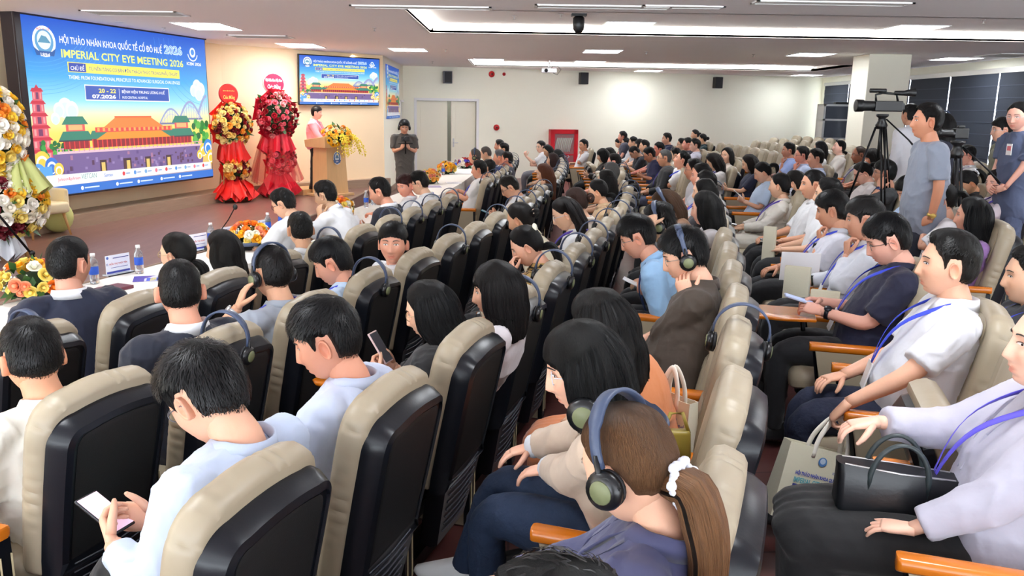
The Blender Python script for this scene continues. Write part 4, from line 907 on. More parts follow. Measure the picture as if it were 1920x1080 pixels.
def face_y(x, z):
    """front surface depth at (x, z) by search"""
    az = np.linspace(-1.45, 1.45, 70); el = np.linspace(-1.3, 1.3, 90); A, E_ = np.meshgrid(az, el); P = skull(A, E_).reshape(-1, 3)
    x = np.atleast_1d(x); z = np.atleast_1d(z); out = []
    for a, b in zip(x, z):
        d = (P[:, 0] - a) ** 2 + (P[:, 2] - b) ** 2; i = np.argsort(d)[:4]; w = 1 / (d[i] + 1e-7); out.append((P[i, 1] * w).sum() / w.sum())
    return np.array(out)
def grid(fn, na, ne, e0=-math.pi / 2 + .02, e1=math.pi / 2 - .02):
    az = np.linspace(0, 2 * math.pi, na, endpoint=False); el = np.linspace(e0, e1, ne); A, E_ = np.meshgrid(az, el); P = fn(A.ravel(), E_.ravel())
    Fc = [(j * na + i, j * na + (i + 1) % na, (j + 1) * na + (i + 1) % na, (j + 1) * na + i) for j in range(ne - 1) for i in range(na)]
    Fc += [tuple(range(na - 1, -1, -1)), tuple((ne - 1) * na + i for i in range(na))]
    return P, Fc, A.ravel(), E_.ravel()
def head_part(q):
    na, ne = {0: (40, 28), 1: (64, 46), 2: (110, 80)}[q]
    P, Fc, A, E_ = grid(skull, na, ne); C = np.ones((len(P), 3))
    f = smooth(.05, .075, P[:, 1]); lip = f * np.exp(-(P[:, 0] / .021) ** 4) * (np.abs(P[:, 2] + .0695) < .0095)
    C = C * (1 - lip[:, None] * (1 - np.array([.88, .62, .62])))
    ck = f * np.exp(-((np.abs(P[:, 0]) - .042) / .02) ** 2 - ((P[:, 2] + .03) / .02) ** 2); C *= 1 - ck[:, None] * (1 - np.array([1, .9, .88])) * .6
    b = MB(); b.add(P, Fc, C)
    for s in (-1, 1):      # ears
        m = 12; rings = []
        for k, (r, o) in enumerate(((1, -.012), (1.06, .007), (1.0, .0145), (.82, .0105), (.6, .003), (.25, .002))):
            th = np.linspace(0, 2 * math.pi, m, endpoint=False); y = -.006 + r * .0158 * np.cos(th) + .004 * np.sin(th); z = -.006 + r * .0295 * np.sin(th) * (1 - .12 * np.cos(th))
            rings.append(np.stack([np.full(m, s * (.0735 + o)) + s * np.where(y < 0, -y * .3, 0) * (k > 0), y, z], 1))
        b.loft(rings, True, (1, .91, .89))
    return b
HEADQ = {}
def head_mb(q):
    if q not in HEADQ: HEADQ[q] = head_part(q)
    return HEADQ[q]
def decal(outl, lift=.0012):
    P = np.array(outl); return np.stack([P[:, 0], face_y(P[:, 0], P[:, 1]) + lift, P[:, 1]], 1)
def _facebits():
    eyes = MB(); brow = MB()
    for s in (-1, 1):
        t = np.linspace(0, 2 * math.pi, 14, endpoint=False); w = [(s * .031 + .0145 * math.cos(a), .0035 + (.0042 if math.sin(a) > 0 else .003) * math.sin(a)) for a in t]
        V = decal(w, .0015); eyes.add(V, [tuple(range(14))], (.75, .72, .7)); c = [(s * .031 + .0046 * math.cos(a), .0038 + .0037 * math.sin(a)) for a in t]; eyes.add(decal(c, .0024), [tuple(range(14))], (.02, .012, .01))
        up = [(s * .031 + x, .0035 + .0046 * math.sqrt(max(0, 1 - (x / .0155) ** 2))) for x in np.linspace(-.0155, .0155, 9)]; lo = [(a, b + .0022) for a, b in up[::-1]]
        eyes.add(decal(up + lo, .0028), [(i, i + 1, 16 - i, 17 - i) for i in range(8)], (.012, .01, .01))
        bu = [(s * (.014 + .036 * u), .028 + .0035 * math.sin(u * 3.14) - .0015 * u) for u in np.linspace(0, 1, 8)]; bl = [(a, b - .005 * (1 - .5 * u)) for (a, b), u in zip(bu, np.linspace(0, 1, 8))]
        V = decal(bu + bl, .0015); V2 = V + (0, .0022, 0); V2[:8, 1] -= .001; brow.add(np.vstack([V, V2]), [(i, i + 1, i + 9, i + 8) for i in range(7)] + [(16 + i, 17 + i, 25 + i, 24 + i) for i in range(7)])
    return eyes, brow
EYES, BROW = _facebits()
BROW.C = [np.tile((.02, .014, .012), (len(v), 1)) for v in BROW.V]
def glasses_mb(col=(.02, .02, .02), r=.0016, size=.022):
    b = MB()
    for s in (-1, 1):
        t = np.linspace(0, 2 * math.pi, 16); b.tube([(s * .032 + size * math.cos(a), .083 - .004 * math.cos(a) * s * s, .001 + size * .82 * math.sin(a)) for a in t], r, 5, col=col)
        b.tube([(s * (.032 + size), .081, .006), (s * .074, .05, .006), (s * .08, .0, .004), (s * .079, -.02, -.012)], r, 5, col=col)
    b.tube([(-.011, .083, .006), (0, .086, .008), (.011, .083, .006)], r, 5, col=col)
    return b
# ---- hair
HL = {   # hairline height by |azimuth| in degrees
    'short': ([0, 35, 55, 68, 76, 82, 106, 116, 180], [.078, .074, .05, .03, -.012, .034, .034, -.045, -.068]),
    'fringe': ([0, 35, 55, 68, 76, 82, 106, 116, 180], [.05, .042, .034, .024, -.012, .034, .034, -.045, -.07]),
    'recede': ([0, 20, 45, 62, 76, 82, 106, 116, 180], [.092, .094, .07, .04, -.01, .034, .034, -.04, -.06]),
    'long': ([0, 30, 50, 66, 76, 90, 110, 180], [.088, .07, .045, .01, -.05, -.06, -.08, -.09]),
    'bangs': ([0, 30, 48, 60, 76, 90, 110, 180], [.03, .028, .022, -.03, -.05, -.06, -.08, -.09]),
    'up': ([0, 35, 55, 70, 80, 92, 106, 120, 180], [.082, .07, .05, .028, .012, .02, .0, -.045, -.06])}
def hair_shell(line, T0, q, seed, rough=.3, side=.55, crown=None):
    na, ne = {0: (44, 26), 1: (70, 40), 2: (130, 70)}[q]
    xs_, zs = HL[line]
    def fn(A, E_):
        P = skull(A, E_, False); ad = np.degrees(np.abs((A + math.pi) % (2 * math.pi) - math.pi)); zh = np.interp(ad, xs_, zs)
        zh = zh + .004 * vnoise(np.stack([np.sin(A) * 9, np.cos(A) * 9, A * 0], -1), 1.3, seed)
        Nn = P / np.array([.076, .094, .115]) ** 2; Nn /= np.linalg.norm(Nn, axis=1)[:, None]
        m = smooth(-.004, .02, P[:, 2] - zh); top = smooth(.0, .1, P[:, 2]); T = T0 * (side + (1 - side) * top) * m - .008 * (1 - smooth(-.012, .004, P[:, 2] - zh))
        T = T * (1 - .45 * np.exp(-((ad - 92) / 20) ** 2) * (1 - smooth(.04, .075, P[:, 2])) * (line in ('short', 'fringe', 'recede', 'up'))); w = vnoise(P * np.array([1, 1, .45]), 60, seed) * .5 + vnoise(P, 26, seed + 3); T = T + w * rough * T0 * m * .5
        return P + Nn * T[:, None]
    P, Fc, A, E_ = grid(fn, na, ne); b = MB(); b.add(P, Fc, uv=np.stack([A / 6.28 * 3, E_], 1)); return b
def strands(b, n, seed, line, T0, L=.04, lift=.25, w=.0011, crown=(.0, -.05, .1), messy=.35):
    rs = np.random.RandomState(seed); A = rs.uniform(0, 2 * math.pi, n * 2); E_ = np.arcsin(rs.uniform(-.75, 1, n * 2))
    P = skull(A, E_, False); ad = np.degrees(np.abs((A + math.pi) % (2 * math.pi) - math.pi)); ok = (P[:, 2] > np.interp(ad, *HL[line]) + .004) & ~((ad > 70) & (ad < 118) & (P[:, 2] < .05)); P = P[ok][:n]
    N = P / np.array([.076, .094, .115]) ** 2; N /= np.linalg.norm(N, axis=1)[:, None]; up = smooth(0, .1, P[:, 2])[:, None]
    d = P - np.array(crown); d -= N * np.sum(N * d, 1)[:, None]; d /= np.linalg.norm(d, axis=1)[:, None] + 1e-6; d = d + rs.randn(*d.shape) * messy * (.4 + up); d -= N * np.sum(N * d, 1)[:, None]; d /= np.linalg.norm(d, axis=1)[:, None]
    S = np.cross(N, d); root = P + N * T0 * (.55 + .4 * up); hz_ = np.interp(ad[ok][:n], *HL[line]); l = L * rs.uniform(.5, 1.2, (len(P), 1)) * (.6 + .5 * up) * (.3 + .7 * smooth(0, .055, P[:, 2] - hz_))[:, None]; W = w * rs.uniform(.7, 1.6, (len(P), 1))
    p1 = root + d * l * .5 + N * l * lift * .6; p2 = root + d * l + N * l * (lift * .5 - .15)
    V = np.stack([root - S * W, root + S * W, p1 - S * W, p1 + S * W, p2], 1).reshape(-1, 3); k = len(P)
    i = np.arange(k) * 5; Fc = [t for j in i for t in ((j, j + 1, j + 3, j + 2), (j + 2, j + 3, j + 4))]
    b.add(V, Fc, uv=np.repeat(rs.rand(k, 2), 5, 0))
def curtain(b, L, a0, Rh, q, seed, wave=.0, r0=.083, flare=1.05, back=.02, thick=.028, front=0):
    """hanging hair: thick open shell from the crown down to -L; Rh(p, w) blends head tilt and gravity"""
    na, nl = {0: (22, 10), 1: (36, 14), 2: (90, 26)}[q]; rs = np.random.RandomState(seed)
    zs = np.concatenate([np.linspace(.098, -.08, nl // 2), np.linspace(-.1, -L, nl - nl // 2)]); rings = []; uvs = []
    for z in zs:
        t = np.clip((.07 - z) / (.07 + L), 0, 1); top = (max(.02, 1 - (max(z, 0) / .116) ** 2.2)) ** (1 / 2.2); gz = .012 + (.009 + r0 - .083) * float(smooth(.1, -.02, z)); rx = (.076 * top + gz) * (1 if z > -.08 else 1 + (flare - 1) * min(1, (-z - .08) / .15)); ry = .094 * top + gz
        if z < -.08: ry *= 1 - .25 * min(1, (-z - .08) / .12)
        end = 1 - .5 * max(0, (t - .85) / .15)
        aa = np.radians(a0 + (6 if z < -.1 else 0) * 1.0 - front * min(1, max(0, -z - .08) / .1)); th = np.linspace(aa, 2 * math.pi - aa, na)
        nzv = vnoise(np.stack([np.sin(th) * 12, np.cos(th) * 12, np.full(na, z * 1.5)], 1), 2.2, seed) * .006 + vnoise(np.stack([np.sin(th) * 40, np.cos(th) * 40, np.full(na, z * 3)], 1), 1, seed + 2) * .003
        wv = wave * np.sin(z * 55 + th * 5 + vnoise(np.stack([th, th * 0, th * 0 + z * 4], 1), 2, seed) * 3) * min(1, t * 1.5)
        yc = -.012 - back * min(1, max(0, -z - .05) / .12)
        o = np.stack([np.sin(th) * (rx + nzv + wv), yc + np.cos(th) * (ry + nzv + wv), np.full(na, z) + (vnoise(np.stack([th * 9, th * 0, th * 0], 1), 1, seed) * .02 if t > .97 else 0)], 1)
        th2 = th[::-1]; i = np.stack([np.sin(th2) * (rx - thick * end), yc + np.cos(th2) * (ry - thick * end), np.full(na, z)], 1)
        rings.append(Rh(np.vstack([o, i]))); u = np.concatenate([th, th2]) / 6.28 * 3; uvs.append(np.stack([u, np.full(2 * na, z * 3)], 1))
    b.loft(rings, True, uv=np.vstack(uvs))
def tail(b, pts, r, q, seed, wave=.0):
    pts = np.array(pts, float); n = 18 if q else 9; ts = np.linspace(0, len(pts) - 1, n); P = np.stack([np.interp(ts, range(len(pts)), pts[:, k]) for k in range(3)], 1)
    for _ in range(2): P[1:-1] = (P[:-2] + P[1:-1] * 2 + P[2:]) / 4
    m = 28 if q else 12; k0 = b.n; rr = np.interp(np.linspace(0, 1, n), [0, .12, .4, .8, 1], [.5, .85, 1, .8, .15]) * r; b.tube(P, [(a, a * .75) for a in rr], m)
    V = b.V[-1]; c = np.repeat(P, m, 0); d = V - c; th = np.tile(np.linspace(0, 6.28, m, endpoint=False), n); z = np.repeat(np.linspace(0, 1, n), m)
    V[:] = c + d * (1 + .16 * vnoise(np.stack([np.sin(th) * 3, np.cos(th) * 3, z * 2], 1), 2, seed))[:, None] + wave * np.sin(z * 18)[:, None] * np.array([1, 0, 0]); b.U[-1] = np.stack([th / 6.28 * .8, z * .6], 1)
# ---- hands and arms
def hand(b, wrist, d, n, side, q, curl=.5, thumb=.5, s=1.0, spread=.06):
    """palm from the wrist along d, back of the hand facing n; side = +1 right hand"""
    d = np.array(d, float); d /= np.linalg.norm(d); n = np.array(n, float); n -= d * (n @ d); n /= np.linalg.norm(n) + 1e-9; x = -np.cross(d, n) * side    # x points to the thumb side
    w = np.array(wrist, float); m = 12 if q == 2 else 8; th = np.linspace(0, 2 * math.pi, m, endpoint=False); rings = []
    for t, a, c in ((-.01, .027, .02), (.015, .032, .018), (.04, .04, .0155), (.065, .043, .014), (.085, .041, .012), (.093, .034, .008)):
        rings.append(w + d * t * s + np.outer(np.sign(np.cos(th)) * np.abs(np.cos(th)) ** .8 * a * s, x) + np.outer(np.sin(th) * c * s, n))
    b.loft(rings)
    if q == 0: curlv = curl
    for k, (off, L, r) in enumerate(((.030, .072, .0092), (.010, .08, .0096), (-.011, .074, .0092), (-.030, .058, .0082))):
        p = w + d * .082 * s + x * off * s; a = 0; dirn = d + x * (off / .03) * spread; pts = [p - d * .012, p]
        for seg, f in ((.45, .75), (.32, .95), (.26, .7)):
            a += curl * f * (1 + .1 * k); v = dirn * math.cos(a) - n * math.sin(a); v /= np.linalg.norm(v); pts.append(pts[-1] + v * L * seg * s)
        rad = [r * s * f for f in (1, 1.02, .98, .88, .62)]; b.tube(pts, rad, 8 if q == 2 else 5, ref=x); b.ell(pts[-1], (r * .62 * s,) * 3, 6, 4)
    p = w + d * .018 * s + x * .024 * s - n * .004 * s; v = d * .62 + x * (.75 - thumb * .3) - n * (.25 + thumb * .35); v /= np.linalg.norm(v); p2 = p + v * .038 * s; v2 = v + d * .35 - n * thumb * .4; v2 /= np.linalg.norm(v2); p3 = p2 + v2 * .03 * s; v3 = v2 + d * .3; v3 /= np.linalg.norm(v3); p4 = p3 + v3 * .025 * s
    b.tube([p, p2, p3, p4], [.0145 * s, .0125 * s, .0105 * s, .007 * s], 8 if q == 2 else 5, ref=n); b.ell(p4, (.007 * s,) * 3, 6, 4)
def ik(S, W, l1, l2, pole):
    S, W, pole = map(lambda v: np.array(v, float), (S, W, pole)); v = W - S; L = np.linalg.norm(v)
    if L > (l1 + l2) * .985: W = S + v * (l1 + l2) * .985 / L; v = W - S; L = np.linalg.norm(v)
    u = v / L; a = (l1 * l1 - l2 * l2 + L * L) / (2 * L); h = math.sqrt(max(0, l1 * l1 - a * a)); p = pole - u * (pole @ u); p /= np.linalg.norm(p) + 1e-9
    return S + u * a + p * h, W
def curve3(P, n):
    P = np.array(P, float); ts = np.linspace(0, len(P) - 1, n); Q = np.stack([np.interp(ts, range(len(P)), P[:, k]) for k in range(3)], 1)
    for _ in range(max(1, n // 8)): Q[1:-1] = (Q[:-2] + 2 * Q[1:-1] + Q[2:]) / 4
    return Q
def arm_tube(b, S, E_, Wp, rad, q, t0=0., t1=1.):
    n = 16 if q else 10; Q = curve3([S, (np.array(S) + E_) / 2, E_, (E_ + np.array(Wp)) / 2, Wp], n); ts = np.linspace(0, 1, n); r = np.interp(ts, [0, .25, .5, .62, .85, 1], rad); k = (ts >= t0 - 1e-6) & (ts <= t1 + 1e-6)
    b.tube(Q[k], list(r[k]), 14 if q == 2 else 9); return Q[k][-1], Q[k][-1] - Q[k][-2]
def superr(w, d, n, e=2.4, R=None, c=(0, 0, 0)):
    th = np.linspace(0, 2 * math.pi, n, endpoint=False); k = (np.abs(np.cos(th)) ** e + np.abs(np.sin(th)) ** e) ** (-1 / e)
    P = np.stack([np.cos(th) * k * w, np.sin(th) * k * d, np.zeros(n)], 1); return (P @ R.T if R is not None else P) + np.asarray(c)
def torso(b, hip, nb, sh, infl, f, q, male, fat=0.):
    """hip, neck base, shoulder axis (unit)"""
    hip, nb = np.array(hip), np.array(nb); u = nb - hip; Ln = np.linalg.norm(u); n = 26 if q else 16
    mid = (hip + nb) / 2 + np.array([0, -.035 * (1 - abs(u[1]) / Ln), 0])
    if male: prof = [(-.2, .14, .1), (-.12, .168, .125), (0, .18, .135), (.2, .172, .13), (.42, .178, .128), (.65, .198, .128), (.8, .204, .118), (.9, .168, .096), (.97, .108, .074), (1.03, .068, .064)]
    else: prof = [(-.2, .15, .1), (-.12, .172, .125), (0, .172, .13), (.2, .146, .112), (.42, .15, .115), (.62, .162, .125), (.8, .162, .1), (.9, .13, .08), (.97, .085, .062), (1.03, .055, .052)]
    rings = []
    for t, w, d in prof:
        tt = min(max(t, 0), 1); p = (1 - tt) ** 2 * hip + 2 * tt * (1 - tt) * mid + tt * tt * nb; tg = 2 * (1 - tt) * (mid - hip) + 2 * tt * (nb - mid); tg /= np.linalg.norm(tg)
        if t < 0 or t > 1: p = p + tg * (t - tt) * Ln
        sa = np.array([1., 0, 0]) * (1 - tt) + sh * tt; sa = sa - tg * (sa @ tg); sa /= np.linalg.norm(sa); fw = np.cross(tg, sa)
        R = np.stack([sa, fw, tg], 1); bel = fat * math.exp(-((t - .25) / .25) ** 2)
        rings.append(superr(w + infl + bel * .5, d + infl + bel, n, 2.5, R, p + fw * (.012 * math.sin(tt * 3.1) + bel * .5)))
    b.loft(rings); return rings
POSES = {}
def person(px, py, hz, label, q=1, sx='m', seat=None, fwd=.2, yaw=0, pitch=0, roll=0, hair='short', hc=(22, 20, 21), top=(235, 236, 238), kind='shirt', sleeve='short', legs=(28, 30, 38), tone=(222, 176, 146), lan=None, arms='lap', specs=None, hs=None, ty=0, collar=True, hipx=None, fat=0., dist=None, stand=False, pants='trousers', rise=0., extra=None, hT=None, dirv=None, L=None, scale=1., group=None, messy=.22):
    P = atf(px, py, hz) if dist is None else atd(px, py, dist)
    fd = fdir(P[0], P[1]) if dirv is None else np.array([math.cos(math.radians(dirv)), math.sin(math.radians(dirv))])
    if seat is not None: O = np.array([seat[0], seat[1]])
    else: O = P[:2] - fd * fwd
    if seat is not None and dirv is None: fd = fdir(*O)
    fz = floorz(*O); base = np.array([O[0], O[1], fz])
    if stand: base = np.array([P[0], P[1], stand if stand is not True else floorz(P[0], P[1])])
    Rb = np.stack([[fd[1], -fd[0], 0], [fd[0], fd[1], 0], [0, 0, 1]], 1)      # person frame: x right, y forward
    h = Rb.T @ (P - base); male = sx == 'm'; g = 1.0 if male else .94
    t = thing('person', label, 'person', base, math.atan2(fd[1], fd[0]) - math.pi / 2, group)
    hs_ = (1.0 if male else .955) * scale; hk = hs_ * 1.1
    Rh = rotz(math.radians(yaw)) @ rotx(-math.radians(pitch)) @ roty(math.radians(roll))
    headc = h.copy()
    neck = headc + Rh @ np.array([0, -.022, -.095]) * hk; nb = neck + np.array([0, -.022, -.03]) + (Rh @ np.array([0, -.01, -.01]))
    if stand: hip = np.array([nb[0] * .5, nb[1] - .02, .93 * hs_])
    else:
        hx = h[0] * .55 if hipx is None else hipx
        if seat is not None: hx = np.clip(hx, -.1, .1)
        hip = np.array([hx, .27 + rise * .5, .535])
    if not stand:
        dd_ = nb - hip; Lt = np.linalg.norm(dd_)
        hh_ = math.hypot(dd_[0], dd_[1])
        if hh_ > .3: hip[:2] += dd_[:2] * (1 - .3 / hh_)
    sh = rotz(math.radians(ty + yaw * .18)) @ np.array([1, 0, 0]); sw = (.196 if male else .165) * hs_
    up_ = (nb - hip) / np.linalg.norm(nb - hip); shc = nb - up_ * .065
    S = {1: shc + sh * sw, -1: shc - sh * sw}; fw = np.cross(up_, sh); fw /= np.linalg.norm(fw); fw3 = np.array([0, 1, 0])
    l1, l2 = .275 * g * hs_, .245 * g * hs_; Wt = {}; hd = {}; hn = {}; cu = {1: .45, -1: .45}; pole = {1: np.array([.5, -.4, -1.]), -1: np.array([-.5, -.4, -1.])}
    def pose(s, k):
        if k == 'lap': Wt[s] = np.array([hip[0] + s * .075, hip[1] + .27, .665 if not stand else .9]); hd[s] = np.array([-s * .6, 1, -.15]); hn[s] = np.array([0, .2, 1])
        elif k == 'arm': Wt[s] = np.array([s * .31, hip[1] + .2, .685]); hd[s] = np.array([-s * .1, 1, -.35]); hn[s] = np.array([0, .3, 1]); pole[s] = np.array([s * .8, -.6, -1])
        elif k == 'phone': Wt[s] = np.array([shc[0] + s * .07, shc[1] + .27, max(.74, shc[2] - .2)]); hd[s] = np.array([-s * .45, .75, .45]); hn[s] = np.array([s * .7, -.1, -.5]); hn[s] = np.array([s * .8, .4, -.2]); cu[s] = .8
        elif k == 'lapphone': Wt[s] = np.array([hip[0] + s * .075, hip[1] + .22, .73]); hd[s] = np.array([-s * .5, .8, .25]); hn[s] = np.array([s * .85, .3, -.3]); cu[s] = .8
        elif k == 'chin': Wt[s] = headc + Rh @ (np.array([s * .06, .085, -.19]) * hk); hd[s] = Rh @ np.array([-s * .25, .05, 1.]); hn[s] = Rh @ np.array([s * .3, 1, .1]); cu[s] = 1.0; pole[s] = np.array([s * .5, .5, -1.])
        elif k == 'cheek': Wt[s] = headc + Rh @ (np.array([s * .1, .04, -.165]) * hk); hd[s] = Rh @ np.array([-s * .15, 0, 1.]); hn[s] = Rh @ np.array([s * 1, .5, .0]); cu[s] = .7; pole[s] = np.array([s * .5, .5, -1.])
        elif k == 'ear': Wt[s] = headc + Rh @ (np.array([s * .17, .03, -.13]) * hk); hd[s] = Rh @ np.array([-s * .45, -.1, 1.]); hn[s] = Rh @ np.array([s * 1, .4, .3]); cu[s] = .35; pole[s] = np.array([s * .8, .3, -1.])
        elif k == 'brow': Wt[s] = headc + Rh @ (np.array([s * .09, .13, -.1]) * hk); hd[s] = Rh @ np.array([-s * .3, -.25, 1.]); hn[s] = Rh @ np.array([s * .5, 1, 0]); cu[s] = .8; pole[s] = np.array([s * .6, .5, -1.])
        elif k == 'head': Wt[s] = headc + Rh @ (np.array([s * .16, .02, .02]) * hk); hd[s] = Rh @ np.array([-s * .8, 0, .6]); hn[s] = Rh @ np.array([s * .5, .0, 1.]); cu[s] = .8; pole[s] = np.array([s, .4, -.6])
        elif k == 'table': Wt[s] = np.array([shc[0] + s * .17, shc[1] + .38, .82]); hd[s] = np.array([-s * .5, 1, -.1]); hn[s] = np.array([0, .1, 1]); cu[s] = .5
        elif k == 'hip': Wt[s] = np.array([hip[0] + s * .21, hip[1] + .02, hip[2] + .02]); hd[s] = np.array([-s * .6, .7, -.3]); hn[s] = np.array([s, 0, .3]); pole[s] = np.array([s * 1., -.6, 0])
        elif k == 'cam': Wt[s] = np.array([shc[0] + s * .08, shc[1] + .26, shc[2] - .2]); hd[s] = np.array([-s * .5, .3, .8]); hn[s] = np.array([s * .6, .6, 0]); cu[s] = 1.
        elif k == 'clasp': Wt[s] = np.array([hip[0] + s * .09, hip[1] + .24, hip[2] + .02]); hd[s] = np.array([-s, .4, -.3]); hn[s] = np.array([0, 1, .3])
        elif k == 'side': Wt[s] = S[s] + np.array([s * .05, .05, -.5]); hd[s] = np.array([0, .1, -1]); hn[s] = np.array([s, 0, 0]); pole[s] = np.array([s * .3, -1, 0])
        elif k == 'gest': Wt[s] = np.array([shc[0] + s * .1, shc[1] + .38, shc[2] + .0]); hd[s] = np.array([0, .3, 1]); hn[s] = np.array([s * .6, .3, 0]); cu[s] = .9
        elif k == 'dangle': Wt[s] = np.array([s * .33, hip[1] + .3, .66]); hd[s] = np.array([-s * .05, .6, -.8]); hn[s] = np.array([0, .8, .6]); cu[s] = .9; pole[s] = np.array([s, -1, -.4])
        elif isinstance(k, tuple):
            Wt[s] = np.array(k[0]); hd[s] = np.array(k[1]); hn[s] = np.array(k[2]); cu[s] = k[3] if len(k) > 3 else .5
            if len(k) > 4: pole[s] = np.array(k[4])
    a_ = arms if isinstance(arms, (tuple, list)) and len(arms) == 2 else (arms, arms)
    pose(-1, a_[0]); pose(1, a_[1]); El = {}
    for s in (-1, 1): El[s], Wt[s] = ik(S[s], Wt[s], l1, l2, pole[s])
    t['_w'] = 0; del t['_w']
    # body: head, neck, torso core, arms, hands and (bare) legs in one mesh
    b = MB(); hb = head_mb(q)
    for V, C in zip(hb.V, hb.C): pass
    k0 = 0
    Vh = np.vstack(hb.V) * hk; b.add(Vh @ Rh.T + headc, hb.Fc, np.vstack(hb.C))
    nr = .061 if male else .05
    top_ = headc + Rh @ np.array([0, -.018, -.045]) * hk; b.tube(curve3([top_, (top_ + nb) / 2 + [0, .004, 0], nb, nb - up_ * .07], 8), [nr * 1.0, nr * .97, nr * .97, nr, nr * 1.05, nr * 1.15, nr * 1.3, nr * 1.35], 16, ref=(0, 1, 0))
    torso(b, hip, nb - up_ * .01, sh, -.022, fw, 0, male, fat * .8)
    ar = [.05, .046, .038, .037, .029, .025] if male else [.042, .038, .032, .031, .024, .021]
    for s in (-1, 1):
        e, dv = arm_tube(b, S[s], El[s], Wt[s], [v * hs_ for v in ar], q); hand(b, Wt[s], hd[s], hn[s], s, q, cu[s], s=(.98 if male else .9) * hs_)
    kn = {}; an = {}
    for s in (-1, 1):
        if stand: kn[s] = np.array([hip[0] + s * .095, hip[1] + .02, .5]); an[s] = np.array([hip[0] + s * .11, hip[1] - .02, .08])
        else: kn[s] = np.array([hip[0] + s * (.1 if male or pants == 'trousers' else .06), hip[1] + .43, .52]); an[s] = np.array([hip[0] + s * .1, hip[1] + .42, .1])
    if extra and 'knees' in extra:
        for s, (k_, a2) in extra['knees'].items(): kn[s] = np.array(k_); an[s] = np.array(a2)
    if pants != 'trousers':
        for s in (-1, 1): b.tube(curve3([hip + [s * .07, .05, 0], kn[s], (kn[s] + an[s]) / 2 + [0, -.015, 0], an[s]], 14), list(np.interp(np.linspace(0, 1, 14), [0, .33, .45, .6, 1], [.085, .062, .052, .054, .036])), 12)
    obj('body', b, skin_mat(tone), t, fix=False)
    if (yaw > -70) or q == 2:
        e = MB()
        for src in (EYES, BROW): e.add(np.vstack(src.V) * hk @ Rh.T + headc, src.Fc, np.vstack(src.C))
        obj('eyes', e, vcol_mat('eye_paint', rough=.3), t, fix=False)
    # hair
    def RH(p, blend=True):
        p = np.asarray(p) * hk; a = p @ Rh.T; Ry = rotz(math.radians(yaw)); anchor = np.array([0, -.03, -.06]); c = (anchor @ Rh.T) + (p - anchor) @ Ry.T; w = smooth(-.05, -.14, p[:, 2])[:, None] if blend else 0
        return headc + a * (1 - w) + c * w
    lineof = {'short': 'short', 'side': 'fringe', 'fringe': 'fringe', 'recede': 'recede', 'crew': 'short', 'long': 'long', 'bangs': 'bangs', 'bob': 'bangs', 'pony': 'up', 'bun': 'up', 'lowpony': 'up', 'pixie': 'fringe', 'messy': 'fringe', 'halfup': 'up', 'longtuck': 'up', 'wavy': 'long'}[hair]
    T0 = (hT or 0) * 1.1 or {'short': .021, 'side': .024, 'fringe': .026, 'recede': .015, 'crew': .011, 'messy': .028, 'pixie': .022, 'pony': .014, 'bun': .014, 'lowpony': .014, 'halfup': .016, 'longtuck': .016}.get(hair, .018)
    hbm = MB(); sb = hair_shell(lineof, T0, q, int(px), .35 if hair not in ('messy', 'short', 'side') else .6, side=.7 if hair in ('fringe', 'bob', 'long', 'bangs', 'pony', 'bun', 'lowpony') else .5)
    if hair in ('short', 'side', 'fringe', 'messy', 'crew', 'recede', 'pixie') and q >= 1: strands(sb, 4200 if q == 2 else 500, int(px), lineof, T0, L={'messy': .045, 'side': .042, 'crew': .018}.get(hair, .034), lift=.26 if hair == 'messy' else .1, w=.00065 if q == 2 else .0014, messy=messy)
    hbm.add(RH(np.vstack(sb.V), False), sb.Fc, uv=np.vstack(sb.U))
    Ln = L
    if hair in ('long', 'bangs', 'wavy', 'bob', 'longtuck', 'halfup'):
        Ln = L or {'long': .36, 'bangs': .36, 'wavy': .42, 'bob': .2, 'longtuck': .38, 'halfup': .36}[hair]
        curtain(hbm, Ln, {'bob': 52, 'bangs': 58, 'long': 62, 'wavy': 64, 'longtuck': 100, 'halfup': 104}[hair], RH, q, int(px), wave=.01 if hair == 'wavy' else .0, flare=1.35 if hair in ('wavy',) else 1.06, r0=.096 if hair == 'wavy' else .088, back=.02 if hair == 'bob' else .045)
        if q == 2: pass
    if hair in ('pony', 'lowpony'):
        z0 = .045 if hair == 'pony' else -.045; y0 = -.105 if hair == 'pony' else -.1; Ln = L or .3; pts = RH(np.array([(0, y0 + .03, z0), (0, y0 - .035, z0 + (.01 if hair == 'pony' else 0)), (0, y0 - .065, z0 - Ln * .25), (0, y0 - .06, z0 - Ln * .6), (0, y0 - .035, z0 - Ln)])); tail(hbm, pts, (extra or {}).get('ponyr', .036), q, int(px))
    if hair == 'bun':
        c = RH(np.array([(0, -.122, .02)]), False)[0]; k = hbm.n; hbm.ell(c, (.04, .036, .04), 20 if q else 12, 12 if q else 8, R=Rh); V = hbm.V[-1]; dv = V - c; hbm.V[-1] = c + dv * (1 + .12 * np.sin(np.arctan2(dv[:, 0], dv[:, 2]) * 5 + dv[:, 1] * 90))[:, None]
        hbm.U[-1] = V[:, :2] * 6
    obj('hair', hbm, hair_mat(hc), t, fix=False)
    if hair in ('pony', 'lowpony') and extra and extra.get('scrunchie'):
        sc = MB(); c0, c1 = pts[0] * .35 + pts[1] * .65, pts[1]; Bq = basis(c1 - pts[0], (0, 0, 1)); rg = []
        for a in np.linspace(0, 2 * math.pi, 25)[:-1]:
            r = (extra.get('ponyr', .036) - .036) * .75 + .023 + .006 * math.sin(a * 7); cc_ = c0 + Bq[:, 0] * math.cos(a) * r * 1.1 + Bq[:, 2] * math.sin(a) * r * 1.1; sc.ell(cc_, (.011, .012, .011), 6, 5)
        obj('scrunchie', sc, cloth(extra['scrunchie']), t, fix=False)
